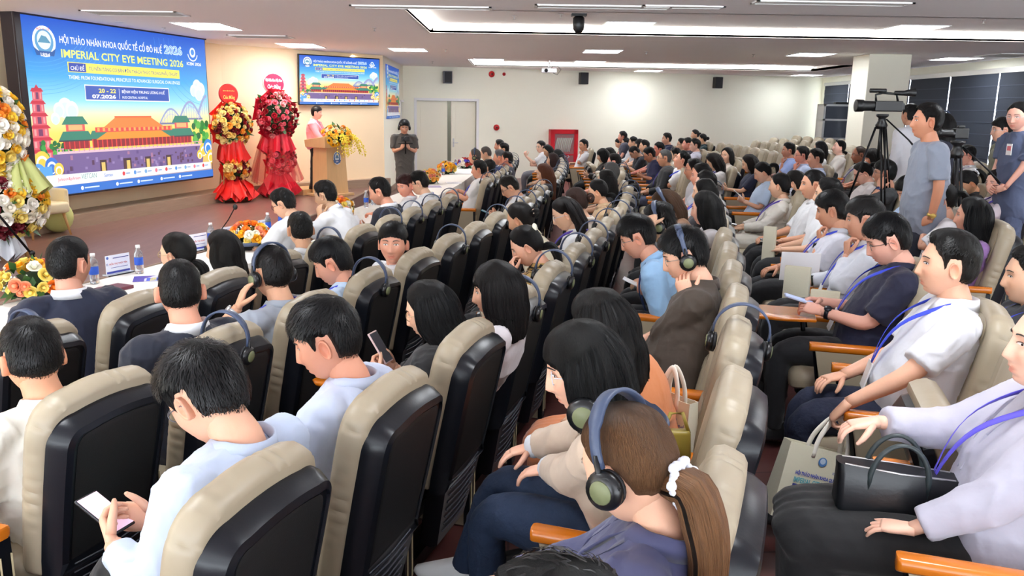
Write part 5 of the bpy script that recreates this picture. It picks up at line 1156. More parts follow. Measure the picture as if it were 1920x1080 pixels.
    if extra and extra.get('clip'):
        sc = MB(); c = RH(np.array([extra.get('clipat', (.0, -.125, .02))]), False)[0]; sc.ell(c, (.04, .014, .014), 10, 6, R=Rh)
        for k in (-1, 0, 1): sc.ell(c + Rh @ np.array([k * .025, 0, .012]), (.012, .014, .02), 8, 5, R=Rh)
        obj('hair_clip', sc, mat('clip_%d_%d_%d' % extra['clip'], extra['clip'], .4), t, fix=False)
    if specs:
        gb = glasses_mb(lin(specs), .0015 if q == 2 else .002); o = MB(); o.add(np.vstack(gb.V) * hk @ Rh.T + headc, gb.Fc, np.vstack(gb.C)); obj('glasses', o, vcol_mat('glasses_frame', rough=.3), t, fix=False)
    # clothing
    vox = {0: .021, 1: .014, 2: .0085}[q]; jk = kind in ('suit', 'blazer')
    b = MB(); inf = {'suit': .022, 'blazer': .022, 'tee': .009, 'shirt': .012, 'polo': .01, 'dress': .01, 'sweater': .016}.get(kind, .012)
    nbc = nb - up_ * .012; torso(b, hip, nbc, sh, inf - .002, fw, q, male, fat)
    dr = .074 if male else .06
    for s in (-1, 1):
        b.ell(S[s] - sh * s * .012 + up_ * .0, (dr + inf * .6, dr + inf * .6, dr * .95), 12, 8)
        b.tube([nbc - up_ * .03 + sh * s * .05, S[s] - sh * s * .02 - up_ * .0], [.05, dr * .92], 10)
        if sleeve == 'none': continue
        t1 = {'short': .4, 'elbow': .56, 'long': .97, 'rolled': .66}[sleeve]
        ax = [v * hs_ + inf + a for v, a in zip(ar, (.018, .012, .012, .012, .008, .008))]
        if sleeve == 'short': ax[1] += .006; ax[2] += .012
        arm_tube(b, S[s], El[s], Wt[s], ax, q, 0, t1)
    me, V = remesh(b, vox, 3 if q < 2 else 4); wrinkle(me, V, {0: .004, 1: .007, 2: .0085}[q] * (.8 if jk else 1), 9, int(px) % 17, (1, 1, .8))
    cm = cloth(top, 'suit' if jk else 'cotton') if not (extra and extra.get('topmat')) else extra['topmat']
    nm = {'suit': 'suit_jacket', 'blazer': 'blazer', 'tee': 'tee_shirt', 'dress': 'dress', 'sweater': 'sweater', 'polo': 'polo_shirt'}.get(kind, 'shirt')
    o = obj(nm, me, cm, t, fix=False)
    if collar and kind not in ('tee', 'dress', 'sweater'):
        cb_ = MB(); rr_ = nr + .012; n = 30; gap = .38; th = np.linspace(math.pi / 2 + gap, math.pi / 2 + 2 * math.pi - gap, n); B3 = np.stack([sh, fw, up_], 1); rg = []
        for a in th:
            fr = max(0, math.sin(a)); back = max(0, -math.sin(a)); c, s_ = math.cos(a), math.sin(a); h0 = .012 - fr * .03
            q4 = [(rr_ * c, rr_ * s_, h0 + .004), (rr_ * 1.0 * c, rr_ * s_, h0 + .03 + back * .006), ((rr_ + .006) * c, (rr_ + .006) * s_, h0 + .031 + back * .006), ((rr_ + .026 + fr * .012) * c, (rr_ + .022 + fr * .014) * s_, h0 - .012 - fr * .016), ((rr_ + .016) * c, (rr_ + .014) * s_, h0 - .01 - fr * .012)]
            rg.append([nbc + B3 @ np.array(v) for v in q4])
        cb_.loft(rg); obj('collar', cb_, cloth((236, 238, 242)) if kind == 'suit' else cm, t, fix=False)
        if jk:   # lapels
            lb = MB()
            for s in (-1, 1):
                A_ = [(s * .055, .03, .01), (s * .075, .075, -.06), (s * .06, .115, -.14), (s * .02, .145, -.26), (s * .012, .15, -.27), (s * .03, .13, -.14), (s * .04, .09, -.05), (s * .04, .05, .0)]
                V4 = np.array([nbc + B3 @ np.array(v) for v in A_]); lb.add(np.vstack([V4 + fw * .012, V4 + fw * .004]), [tuple(range(8)), tuple(range(15, 7, -1))] + [(i, (i + 1) % 8, 8 + (i + 1) % 8, 8 + i) for i in range(8)])
            obj('lapel', lb, cm, t, fix=False)
    if lan:
        lb = MB(); B3 = np.stack([sh, fw, up_], 1); pts = []; ox = nr + .03
        ch = .137 + inf + fat * .7
        for (x, y, z) in ((.008, ch + .035, -.33), (.03, ch + .03, -.22), (.064, ch - .002, -.11), (.086, .085, -.03), (.086, .02, .02), (.056, -.066, .036), (0, -.092, .038), (-.056, -.066, .036), (-.086, .02, .02), (-.086, .085, -.03), (-.064, ch - .002, -.11), (-.03, ch + .03, -.22), (-.008, ch + .035, -.33)):
            pts.append(nbc + B3 @ np.array([x * (1 if male else .9), y, z]))
        P_ = curve3(pts, 40); T = np.gradient(P_, axis=0); T /= np.linalg.norm(T, axis=1)[:, None]; out = P_ - (nbc - up_ * .1); out -= up_ * np.sum(out * up_, 1)[:, None] * .8; out /= np.linalg.norm(out, axis=1)[:, None] + 1e-6; Wd = np.cross(T, out); Wd /= np.linalg.norm(Wd, axis=1)[:, None] + 1e-6
        lb.loft([[p - w * .0085, p + w * .0085, p + w * .0085 + o_ * .002, p - w * .0085 + o_ * .002] for p, w, o_ in zip(P_, Wd, out)]); obj('lanyard', lb, mat('lanyard_%d_%d_%d' % lan, lan, .55), t, fix=False)
        if q == 2: bb = MB(); c = pts[0]; bb.box((-.045, -.003, -.12), (.045, .003, 0), R=B3, o=c); obj('badge', bb, M_white, t, False)
    # legs
    if pants == 'trousers':
        b = MB(); b.ell(hip + [0, 0, -.02], (.165, .135, .11), 14, 9)
        for s in (-1, 1):
            b.tube(curve3([hip + [s * .075, .02, -.01], (hip + kn[s]) / 2 + [s * .04, .05, .0], kn[s], (kn[s] + an[s]) / 2, an[s] + [0, 0, -.02]], 16), list(np.interp(np.linspace(0, 1, 16), [0, .3, .52, .7, 1], [.098, .088, .07, .064, .05])), 12)
        me, V = remesh(b, vox * 1.15, 3); wrinkle(me, V, .006 if q else .003, 8, int(py) % 13, (1, .8, 1)); obj('trousers', me, cloth(legs, 'denim' if legs[2] > legs[0] + 18 else 'suit'), t, fix=False)
    elif pants == 'skirt':
        b = MB(); kc = (kn[1] + kn[-1]) / 2; b.ell(hip + [0, 0, 0], (.18, .14, .12), 14, 9); kx = abs(kn[1][0] - kn[-1][0]) / 2
        for u in (-1, -.35, .35, 1): b.tube(curve3([hip + [u * .085, 0, 0], (hip + kc) / 2 + [u * .09, 0, .02], kc + [u * kx, -.0, 0], kc + [u * kx, .035, -.035]], 10), [.1, .1, .1, .1, .1, .098, .096, .094, .09, .075], 12)
        zl = (extra or {}).get('longskirt', .1); b.loft([superr(kx + .085, .1, 20, 2.6, None, kc + [0, y, -z]) for z, y in ((-.03, -.02), (.05, -.03), (zl * .6, -.04), (zl, -.04))]); rg = []
        me, V = remesh(b, vox, 4); wrinkle(me, V, .004, 6, 3); obj('skirt', me, cloth(legs, 'suit'), t, fix=False)
    shc_ = (extra or {}).get('shoe', (22, 22, 24)); b = MB()
    for s in (-1, 1):
        a0 = an[s]; z0 = a0[2] - .08 if not stand else 0; c = np.array([a0[0], a0[1] + .06, z0])
        b.loft([superr(w, l, 14, 2.3, None, c + [0, y, z]) for w, l, y, z in ((.045, .13, 0, .0), (.05, .14, 0, .012), (.048, .135, 0, .03), (.042, .1, -.03, .055), (.036, .055, -.065, .085), (.034, .045, -.07, .1))])
    obj('shoes', b, mat('shoe_%d_%d_%d' % shc_, shc_, .4), t, fix=False)
    M4 = Matrix.Translation(t.location) @ Matrix.Rotation(t.rotation_euler[2], 4, 'Z')
    if hs:
        k = hs if isinstance(hs, str) else 'blue-grey headset worn by the ' + label.split(',')[0]
        Mh = Matrix([[*Rh[0], headc[0]], [*Rh[1], headc[1]], [*Rh[2], headc[2]], [0, 0, 0, 1]])
        if extra and extra.get('hsneck'):
            Mh = Matrix.Translation(tuple(nbc + np.array([0, .02, .045]))) @ Matrix.Rotation(math.radians(108), 4, 'X') @ Matrix.Scale(1.2, 4)
        headset(M4 @ Mh @ Matrix.Translation((0, -.005, .022)) @ Matrix.Scale(1.09, 4), k)
    t_info = dict(o=t, M=M4, W=Wt, hd=hd, hn=hn, head=headc, Rh=Rh, nb=nbc, hip=hip, S=S, E=El, kn=kn)
    if extra and extra.get('cuffs'):
        for s in (-1, 1): cf = MB(); d = Wt[s] - El[s]; d /= np.linalg.norm(d); cf.tube([Wt[s] - d * .05, Wt[s] - d * .03, Wt[s] + d * .0, Wt[s] + d * .005], [.036, .039, .041, .034], 14); obj('shirt_cuff', cf, cloth(extra['cuffs']), t, fix=False)
    # watch
    if extra and extra.get('watch'):
        s, colw = extra['watch']; b = MB(); d = Wt[s] - El[s]; d /= np.linalg.norm(d); c = Wt[s] - d * .035; Bq = basis(d, (0, 0, 1)); r = .034 if male else .028
        b.loft([[c + d * w + Bq[:, 0] * math.cos(a) * rr2 + Bq[:, 2] * math.sin(a) * rr2 for a in np.linspace(0, 2 * math.pi, 20, endpoint=False)] for w, rr2 in ((-.01, r * .9), (-.01, r), (.01, r), (.01, r * .9))])
        n_ = hn[s] / np.linalg.norm(hn[s]); n_ = n_ - d * (n_ @ d); n_ /= np.linalg.norm(n_) + 1e-9; Bx = np.stack([np.cross(d, n_), d, n_], 1); b.lathe([(.019, 0), (.02, .004), (.018, .009), (.001, .009)], c=c + n_ * r * .9, R=Bx, n=16)
        w = tag(obj('wristwatch', b, mat('watch_%d_%d_%d' % colw, colw, .3, metal=.5), None, fix=False), 'wristwatch on the ' + ' '.join(label.replace(',', '').split()[:10]), 'watch'); w.matrix_world = M4
    return t_info
def hold(info, nm, lab, cat, size, m, off=(0, .1, 0), tilt=.6, s=-1, mid=True, screen=None, rz=0):
    """a flat thing held between the hands"""
    W_ = info['W']; c = (W_[1] + W_[-1]) / 2 if mid else W_[s]; c = c + np.array(off); R = rotz(rz) @ rotx(tilt)
    b = MB(); b.box((-size[0] / 2, -size[1] / 2, -size[2] / 2), (size[0] / 2, size[1] / 2, size[2] / 2)); o = obj(nm, b, m, None, False, bevel=min(.004, size[2] * .4)); tag(o, lab, cat)
    M = Matrix([[*R[0], c[0]], [*R[1], c[1]], [*R[2], c[2]], [0, 0, 0, 1]]); o.matrix_world = info['M'] @ M
    if screen:
        b = MB(); b.box((-size[0] / 2 + .004, -size[1] / 2 + .006, size[2] / 2), (size[0] / 2 - .004, size[1] / 2 - .006, size[2] / 2 + .0008)); obj('screen', b, screen, o, False)
    return o
# ---------------------------------------------------------------- the audience
BLU = (50, 70, 205); PUR = (70, 50, 150)
WHT = (236, 238, 241); NAVY = (22, 32, 66); BLK = (20, 20, 24)
OCC = {}; FREE = {}
def sit(row, px, py, hz, label, **k):
    """seat a person: rows with surveyed seats snap to the nearest seat, others get a chair of their own"""
    q = k.pop('q', 0); fw = k.get('fwd', .2); P = atf(px, py, hz); fd = fdir(P[0], P[1]); O = P[:2] - fd * fw
    if row in SEATS and not k.pop('free', False):
        i = min(range(len(SEATS[row])), key=lambda j: np.hypot(*(O - np.array(SEATS[row][j]))) + (9 if (row, j) in OCC else 0)); S_ = SEATS[row][i]; OCC[(row, i)] = label
        inf = person(px, py, hz, label, q=q, seat=S_, **k)
    else:
        k.pop('free', None); inf = person(px, py, hz, label, q=q, **k); FREE[label] = (O[0], O[1], k.get('hipx'))
    return inf
T_ = (222, 176, 146); T2 = (206, 158, 126); T3 = (186, 134, 104)
P1 = sit(1, 130, 495, 1.2, 'man in navy suit turning his head to the right, left end of the head table', q=2, yaw=-88, ty=-14, hair='crew', hT=.014, kind='suit', sleeve='long', top=(24, 38, 78), arms='table', tone=(206, 150, 126), fat=.04)
P2 = sit(1, 333, 477, 1.13, 'woman with glasses and tied black hair beside the man in navy suit', q=1, sx='f', yaw=5, hair='lowpony', L=.14, top=(60, 64, 76), sleeve='long', arms='table', specs=(190, 170, 130), tone=T_)
P3 = sit(1, 417, 470, 1.08, 'woman with straight shoulder-length black hair and beige top at the head table', q=1, sx='f', yaw=12, hair='long', L=.3, hc=(30, 24, 26), top=(200, 180, 156), sleeve='long', arms='table', tone=T_)
P4 = sit(2, 338, 547, 1.18, 'man with short cropped hair seen from behind in dark navy suit', q=2, yaw=-48, pitch=8, hair='crew', hT=.011, kind='suit', sleeve='long', top=(22, 34, 66), tone=(212, 152, 126), ty=-10)
P5 = sit(2, 510, 513, 1.13, 'man in grey shirt pressing a headset to his ear with one hand', q=2, yaw=-22, pitch=4, hair='recede', hc=(30, 26, 26), top=(150, 158, 170), arms=('ear', 'lap'), lan=BLU, hs='blue-grey headset worn by the man in grey shirt with raised hand', tone=(216, 164, 132), extra={'watch': (-1, (200, 200, 200))}, fat=.02)
P6 = sit(2, 60, 673, 1.09, 'man in white shirt seen from behind at the left edge, below the headset chair', q=2, yaw=-25, pitch=12, hair='recede', hT=.018, top=(226, 222, 212), tone=(220, 160, 126), arms='lap')
P7 = sit(3, 388, 745, 1.14, 'man in pale blue shirt with tousled hair and glasses looking down at his phone', q=2, yaw=-6, pitch=34, hair='messy', hc=(28, 27, 29), top=(196, 210, 236), sleeve='long', arms='lapphone', specs=(90, 90, 96), tone=(218, 166, 138), fat=.04)
P8 = sit(1, 532, 383, 1.14, 'man in white shirt with glasses looking down, leaning on the head table', q=1, yaw=5, pitch=22, top=WHT, arms='table', specs=(60, 60, 66), free=True, tone=T_)
P9 = sit(1, 610, 367, 1.18, 'man in white shirt resting his cheek on his hand at the head table', q=1, yaw=0, pitch=12, top=WHT, lan=BLU, arms=('cheek', 'table'), fwd=.35, tone=(206, 166, 134))
P10 = sit(1, 712, 360, 1.19, 'man in dark navy suit leaning over the head table', q=1, yaw=8, pitch=16, kind='suit', sleeve='long', top=(26, 34, 60), arms='phone', fwd=.35, tone=(220, 158, 130), fat=.04)
P12 = sit(1, 786, 344, 1.16, 'man in white shirt with blue lanyard looking at the head table', q=1, yaw=5, pitch=14, top=WHT, lan=BLU, specs=(60, 60, 66), arms='table', fwd=.3, tone=T_)
P11 = person(760, 349, 1.13, 'woman leaning in beside the man with blue lanyard, her face towards us', q=1, sx='f', yaw=62, pitch=10, hair='pixie', hc=(60, 24, 24), top=WHT, arms='table', fwd=.2, tone=(226, 156, 132))
P13 = sit(1, 563, 432, 1.09, 'man with neat black hair seen from behind in white collar and blue lanyard', q=1, yaw=-45, pitch=8, hair='crew', hT=.016, top=(230, 234, 240), lan=BLU, tone=T2)
P14 = sit(2, 623, 493, 1.08, 'man with thick black bowl-like hair bending forward, light blue shirt', q=2, yaw=18, pitch=22, hair='fringe', hc=(22, 24, 30), hT=.026, top=(190, 214, 240), lan=BLU, tone=(222, 160, 134))
P15 = sit(3, 612, 640, 1.14, 'man in pale blue shirt with bare profile and short fringe, looking left', q=2, yaw=22, pitch=16, hair='side', hc=(26, 25, 27), top=(200, 212, 236), tone=(216, 152, 124), arms='lap', hT=.024, legs=(140, 164, 160))
PL = sit(2, 737, 458, 1.08, 'young man looking back straight at the camera between the chairs', q=2, yaw=104, ty=30, pitch=-4, hair='side', hT=.02, top=(236, 238, 242), tone=(224, 162, 136), arms='lap')
PP = sit(3, 805, 583, 1.05, 'woman with long black hair and black top holding up a phone', q=2, sx='f', yaw=14, pitch=14, hair='long', L=.34, hc=(26, 26, 30), top=(26, 28, 34), kind='blazer', sleeve='long', arms='phone', specs=(200, 170, 130), tone=(230, 180, 150), legs=(90, 90, 96))
DW = sit(3, 930, 545, 1.1, 'woman with sleek dark bob resting her chin on her hands', q=2, sx='f', yaw=18, pitch=6, hair='bob', L=.2, hc=(30, 25, 27), top=(225, 220, 225), arms=('chin', 'lap'), tone=(222, 170, 142))
check = mat('check_fabric', (206, 184, 140), .8)
def check_mat():
    nt = check.node_tree; b = nt.nodes['Principled BSDF']; tc = nt.nodes.new('ShaderNodeTexCoord'); out = None
    for ax, sc in (('X', 60), ('Z', 60)):
        w = nt.nodes.new('ShaderNodeTexWave'); w.bands_direction = ax; w.inputs['Scale'].default_value = sc / 8; w.wave_profile = 'SIN'; cr = nt.nodes.new('ShaderNodeValToRGB'); cr.color_ramp.interpolation = 'CONSTANT'
        cr.color_ramp.elements[0].color = (*lin((208, 188, 146)), 1); cr.color_ramp.elements[1].position = .86; cr.color_ramp.elements[1].color = (.02, .018, .015, 1); nt.links.new(tc.outputs['Object'], w.inputs[0]); nt.links.new(w.outputs['Fac'], cr.inputs[0])
        if out is None: out = cr.outputs[0]
        else: mx = nt.nodes.new('ShaderNodeMix'); mx.data_type = 'RGBA'; mx.blend_type = 'MULTIPLY'; mx.inputs[0].default_value = 1; nt.links.new(out, mx.inputs[6]); nt.links.new(cr.outputs[0], mx.inputs[7]); nt.links.new(mx.outputs[2], b.inputs['Base Color'])
check_mat()
RB_ = sit(3, 988, 462, 1.08, 'woman in checked blouse with white hair ribbon touching her forehead', q=2, sx='f', yaw=12, pitch=26, hair='lowpony', L=.22, hc=(22, 22, 26), top=(206, 184, 140), arms=('brow', 'lap'), tone=(218, 166, 140), extra={'clip': (240, 236, 214), 'clipat': (0, -.09, .075), 'topmat': check})
CL = sit(3, 976, 412, 1.12, 'woman with dark pinned-up hair and clip looking down', q=1, sx='f', yaw=-10, pitch=18, hair='bun', hc=(30, 24, 24), top=(214, 206, 180), tone=T2, extra={'clip': (190, 160, 140)})
CW = sit(3, 1060, 402, 1.13, 'woman in white with purple lanyard holding a paper, long brown-black hair', q=1, sx='f', yaw=10, pitch=22, hair='longtuck', L=.36, hc=(36, 26, 26), top=WHT, lan=PUR, sleeve='elbow', arms='phone', specs=(190, 190, 200), tone=T_)
CB = sit(3, 1080, 381, 1.14, 'woman with brown hair held by a claw clip, behind the lanyard woman', q=1, sx='f', yaw=0, pitch=12, hair='bun', hc=(70, 44, 36), top=(210, 200, 190), tone=T_, extra={'clip': (150, 100, 80)})
BU = sit(3, 1121, 360, 1.08, 'woman in beige blouse with low black bun', q=1, sx='f', yaw=-5, pitch=10, hair='lowpony', L=.1, hc=(22, 22, 25), top=(206, 176, 140), sleeve='long', tone=(222, 172, 140))
GH = sit(3, 1144, 326, 1.14, 'person with grey hair seen from behind, left of the middle rows', q=0, yaw=-10, hair='short', hc=(120, 120, 120), top=(70, 72, 80), tone=T_, free=True)
DH = sit(3, 1136, 340, 1.12, 'woman with long dark hair right behind the beige blouse woman', q=0, sx='f', yaw=-10, hair='long', hc=(30, 28, 28), top=(40, 40, 46), tone=T_)
DM = sit(2, 956, 352, 1.08, 'man in white shirt with glasses bending his head down', q=1, yaw=12, pitch=30, hair='short', hc=(46, 40, 36), top=WHT, lan=BLU, specs=(60, 60, 64), tone=(208, 156, 126), arms='lapphone')
# front, right of centre
PN = sit(4, 1180, 872, 1.12, 'woman with brown ponytail, white scrunchie and blue headset', q=2, sx='f', yaw=-20, pitch=20, hair='lowpony', L=.34, hc=(140, 98, 64), top=(64, 66, 100), kind='blazer', sleeve='long', hs='wide blue-grey headset worn by the woman with white scrunchie', tone=(226, 176, 148), legs=(230, 230, 228), extra={'scrunchie': (232, 236, 246), 'ponyr': .055}, arms='lap')
BB = sit(4, 1092, 690, 1.16, 'woman in beige blazer with sleek black bob, a headset round her neck', q=2, sx='f', yaw=22, pitch=12, hair='bob', L=.2, hc=(14, 14, 16), top=(192, 172, 152), kind='blazer', sleeve='long', arms=(((-.05, .62, .67), (.1, 1, -.35), (0, .3, 1), .35), ((.07, .68, .7), (-.4, 1, -.3), (0, .3, 1), .35)), specs=(200, 205, 215), hs='blue-grey headset hanging round the neck of the woman in beige blazer', tone=(228, 176, 150), legs=(34, 56, 88), extra={'hsneck': 1, 'shoe': (226, 228, 228), 'cuffs': (236, 240, 246), 'knees': {-1: ((-.1, .78, .53), (-.08, .78, .1)), 1: ((.1, .8, .54), (.06, .92, .22))}})
LO = sit(4, 1125, 612, 1.12, 'woman in orange dress with long wavy black hair', q=2, sx='f', yaw=-20, pitch=14, hair='wavy', L=.5, hc=(24, 21, 22), top=(206, 128, 80), sleeve='elbow', kind='dress', pants='skirt', legs=(204, 124, 78), tone=T_, extra={'longskirt': .36})
HP = sit(4, 1283, 480, 1.16, 'man in brown shirt wearing a black headset, chin on his hand', q=2, yaw=10, pitch=18, hair='messy', hT=.022, hc=(20, 20, 22), top=(84, 72, 60), sleeve='elbow', arms=('cheek', 'lap'), specs=(150, 140, 130), hs='black round-cup headset worn by the man in brown shirt', tone=(232, 180, 152), fat=.05)
BS = sit(4, 1195, 446, 1.1, 'man in light blue shirt leaning forward with a white phone', q=2, yaw=4, pitch=22, hair='messy', hT=.02, hc=(22, 22, 24), top=(150, 190, 228), sleeve='elbow', arms='lapphone', lan=(40, 60, 110), specs=(120, 120, 120), tone=(216, 156, 130))
D1 = sit(4, 1238, 420, 1.13, 'person with dark hair under a blue headset beside the blue shirt man', q=1, yaw=-5, pitch=20, hair='short', hc=(28, 25, 25), top=(60, 60, 66), hs='blue-grey headset on the dark hair next to the blue shirt man', arms=('head', 'lap'), tone=T_)
D2 = sit(4, 1248, 385, 1.12, 'woman with brown hair and headset bending forward, brown top', q=1, sx='f', yaw=8, pitch=30, hair='longtuck', hc=(96, 66, 44), top=(120, 84, 56), sleeve='long', specs=(190, 190, 190), hs='blue-grey headset worn by the brown haired woman', tone=(226, 160, 130))
D3 = sit(4, 1322, 392, 1.14, 'woman with long black hair and white knitted top in the middle row', q=1, sx='f', yaw=-10, pitch=6, hair='long', L=.4, hc=(16, 16, 18), top=(214, 212, 216), sleeve='elbow', tone=(226, 172, 150))
D4 = sit(4, 1320, 362, 1.12, 'woman with glossy dark hair behind the white knitted top', q=0, sx='f', yaw=-8, hair='long', hc=(20, 19, 20), top=(60, 58, 66), tone=T_)
D5 = sit(4, 1322, 348, 1.14, 'man with black hair and pale face two seats behind the white knitted top', q=0, yaw=5, top=WHT, lan=BLU, tone=(232, 180, 160))
D6 = sit(4, 1314, 331, 1.16, 'man with combed black hair, middle row, in white collar', q=0, yaw=5, top=(210, 214, 226), tone=(226, 160, 134))
D7 = sit(4, 1300, 319, 1.15, 'man with glasses and grey-black hair near the middle aisle', q=0, yaw=8, top=(226, 226, 232), specs=(60, 60, 60), tone=(216, 150, 120))
# far blocks
for px, py, hz, lab, kw in (
    (890, 294, 1.17, 'grey-haired man with headset, face turned left, far end of the head table', dict(hc=(110, 104, 100), top=(60, 70, 90), kind='suit', sleeve='long', tone=(226, 160, 130), hs='black headset on the grey-haired man at the far head table', hair='recede')),
    (911, 289, 1.17, 'man with thin grey hair looking down at the far head table', dict(hc=(104, 96, 92), top=(56, 64, 80), kind='suit', sleeve='long', pitch=16, hair='recede')),
    (936, 274, 1.2, 'man with dark hair highest against the wall at the far head table', dict(hc=(50, 48, 48), top=(60, 60, 70), tone=(196, 140, 116))),
    (944, 281, 1.2, 'man with black hair just behind the highest head, far head table', dict(top=(40, 44, 60))),
    (936, 296, 1.16, 'man with silver hair in blue-grey suit at the far head table', dict(hc=(120, 124, 130), top=(54, 70, 124), kind='suit', sleeve='long', tone=(224, 160, 130))),
    (950, 300, 1.13, 'man mostly hidden next to the silver-haired man', dict(tone=(224, 150, 124), top=(70, 76, 90))),
    (898, 319, 1.13, 'man with black hair in white shirt and blue tie ribbon at the table end', dict(q=1, top=WHT, lan=BLU, tone=(216, 156, 128), arms='table')),
    (916, 316, 1.08, 'dark haired man behind the white shirt with blue ribbon', dict(top=(40, 50, 80), yaw=-20))):
    sit('1b', px, py, hz, lab, **kw)
for px, py, hz, lab, kw in (
    (1014, 276, 1.14, 'man with glasses in white shirt raising his hand by the red cabinet', dict(q=1, yaw=30, top=WHT, specs=(40, 40, 40), arms=('gest', 'lapphone'), tone=(236, 190, 166), legs=(110, 110, 120), seatx=1)),
    (1027, 283, 1.1, 'woman with centre-parted black hair looking down by the red cabinet', dict(q=1, sx='f', yaw=30, pitch=20, hair='long', top=(56, 58, 90))),
    (1036, 301, 1.08, 'woman with dark brown hair, second row far block', dict(sx='f', hair='long', hc=(66, 44, 42), top=(90, 60, 60))),
    (1045, 293, 1.06, 'woman with black hair behind the dark brown haired one', dict(sx='f', hair='long', top=(50, 50, 60))),
    (1020, 325, 1.1, 'woman with reddish-brown hair, hand on cheek, white bag on her lap', dict(q=1, sx='f', yaw=8, pitch=14, hair='long', L=.34, hc=(120, 66, 42), top=(60, 64, 76), sleeve='long', arms=('cheek', 'lapphone'), legs=(170, 140, 190)))):
    kw.pop('seatx', 0); sit('2b', px, py, hz, lab, **kw)
for px, py, hz, lab, kw in (
    (1130, 292, 1.1, 'woman in black jacket with bangs reading a paper', dict(q=1, sx='f', hair='bangs', L=.2, hc=(20, 20, 22), top=(28, 32, 40), kind='suit', sleeve='long', arms='lapphone', pitch=12)),
    (1142, 290, 1.1, 'woman with black hair just behind the black jacket woman', dict(sx='f', hair='bob', top=(40, 44, 60))),
    (1151, 305, 1.12, 'man with black hair and pink face behind the paper reader', dict(yaw=-8, top=(220, 180, 180), tone=(230, 160, 140)))):
    sit('3b', px, py, hz, lab, **kw)
sit('3b', 1094, 273, 1.12, 'man in white shirt resting his chin on his hand right of the red cabinet', q=1, yaw=25, top=WHT, arms=('chin', 'arm'), tone=(200, 146, 116), free=True, legs=(20, 20, 26))
for px, py, hz, lab, kw in (
    (1246, 297, 1.17, 'man with cropped grey hair in black suit, legs crossed', dict(q=1, hair='crew', hc=(110, 112, 112), top=(20, 22, 32), kind='suit', sleeve='long', specs=(60, 60, 60), tone=(216, 162, 130), legs=(70, 76, 100), lan=PUR)),
    (1278, 301, 1.15, 'man in white shirt tilting his face up beside the grey cropped man', dict(q=1, pitch=-22, top=WHT, lan=BLU, tone=(228, 166, 140))),
    (1265, 292, 1.08, 'man half hidden between the grey cropped man and the upturned face', dict(top=(60, 66, 90))),
    (1218, 291, 1.1, 'man in navy polo with glasses looking down', dict(q=1, pitch=24, top=(30, 36, 84), specs=(30, 30, 30), tone=(190, 130, 102), arms='lapphone')),
    (1190, 286, 1.06, 'man in dark grey polo bowing his head on his hands', dict(q=1, pitch=42, top=(46, 50, 66), tone=(206, 160, 134), arms='lapphone', hair='crew')),
    (1235, 281, 1.14, 'man with black hair, cheek red, behind the navy polo', dict(yaw=10, top=(50, 52, 80), tone=(226, 140, 120))),
    (1208, 275, 1.12, 'man with dark hair behind the bowed head', dict(top=(80, 84, 96))), (1199, 272, 1.12, 'woman with short black hair in the far middle rows', dict(sx='f', hair='bob', top=(120, 124, 140))),
    (1187, 268, 1.14, 'man with black hair low against the wall', dict(top=(200, 200, 206))), (1173, 268, 1.1, 'woman in white blouse with black hair, far middle rows', dict(sx='f', hair='lowpony', top=WHT, sleeve='long')),
    (1161, 269, 1.06, 'woman bending forward with black bun at the far left of the middle rows', dict(sx='f', pitch=26, hair='bun', top=(60, 60, 70))), (1167, 257, 1.24, 'man with pinkish face highest against the wall in the middle rows', dict(top=(60, 60, 80), tone=(214, 150, 130)))):
    sit('4b', px, py, hz, lab, **kw)
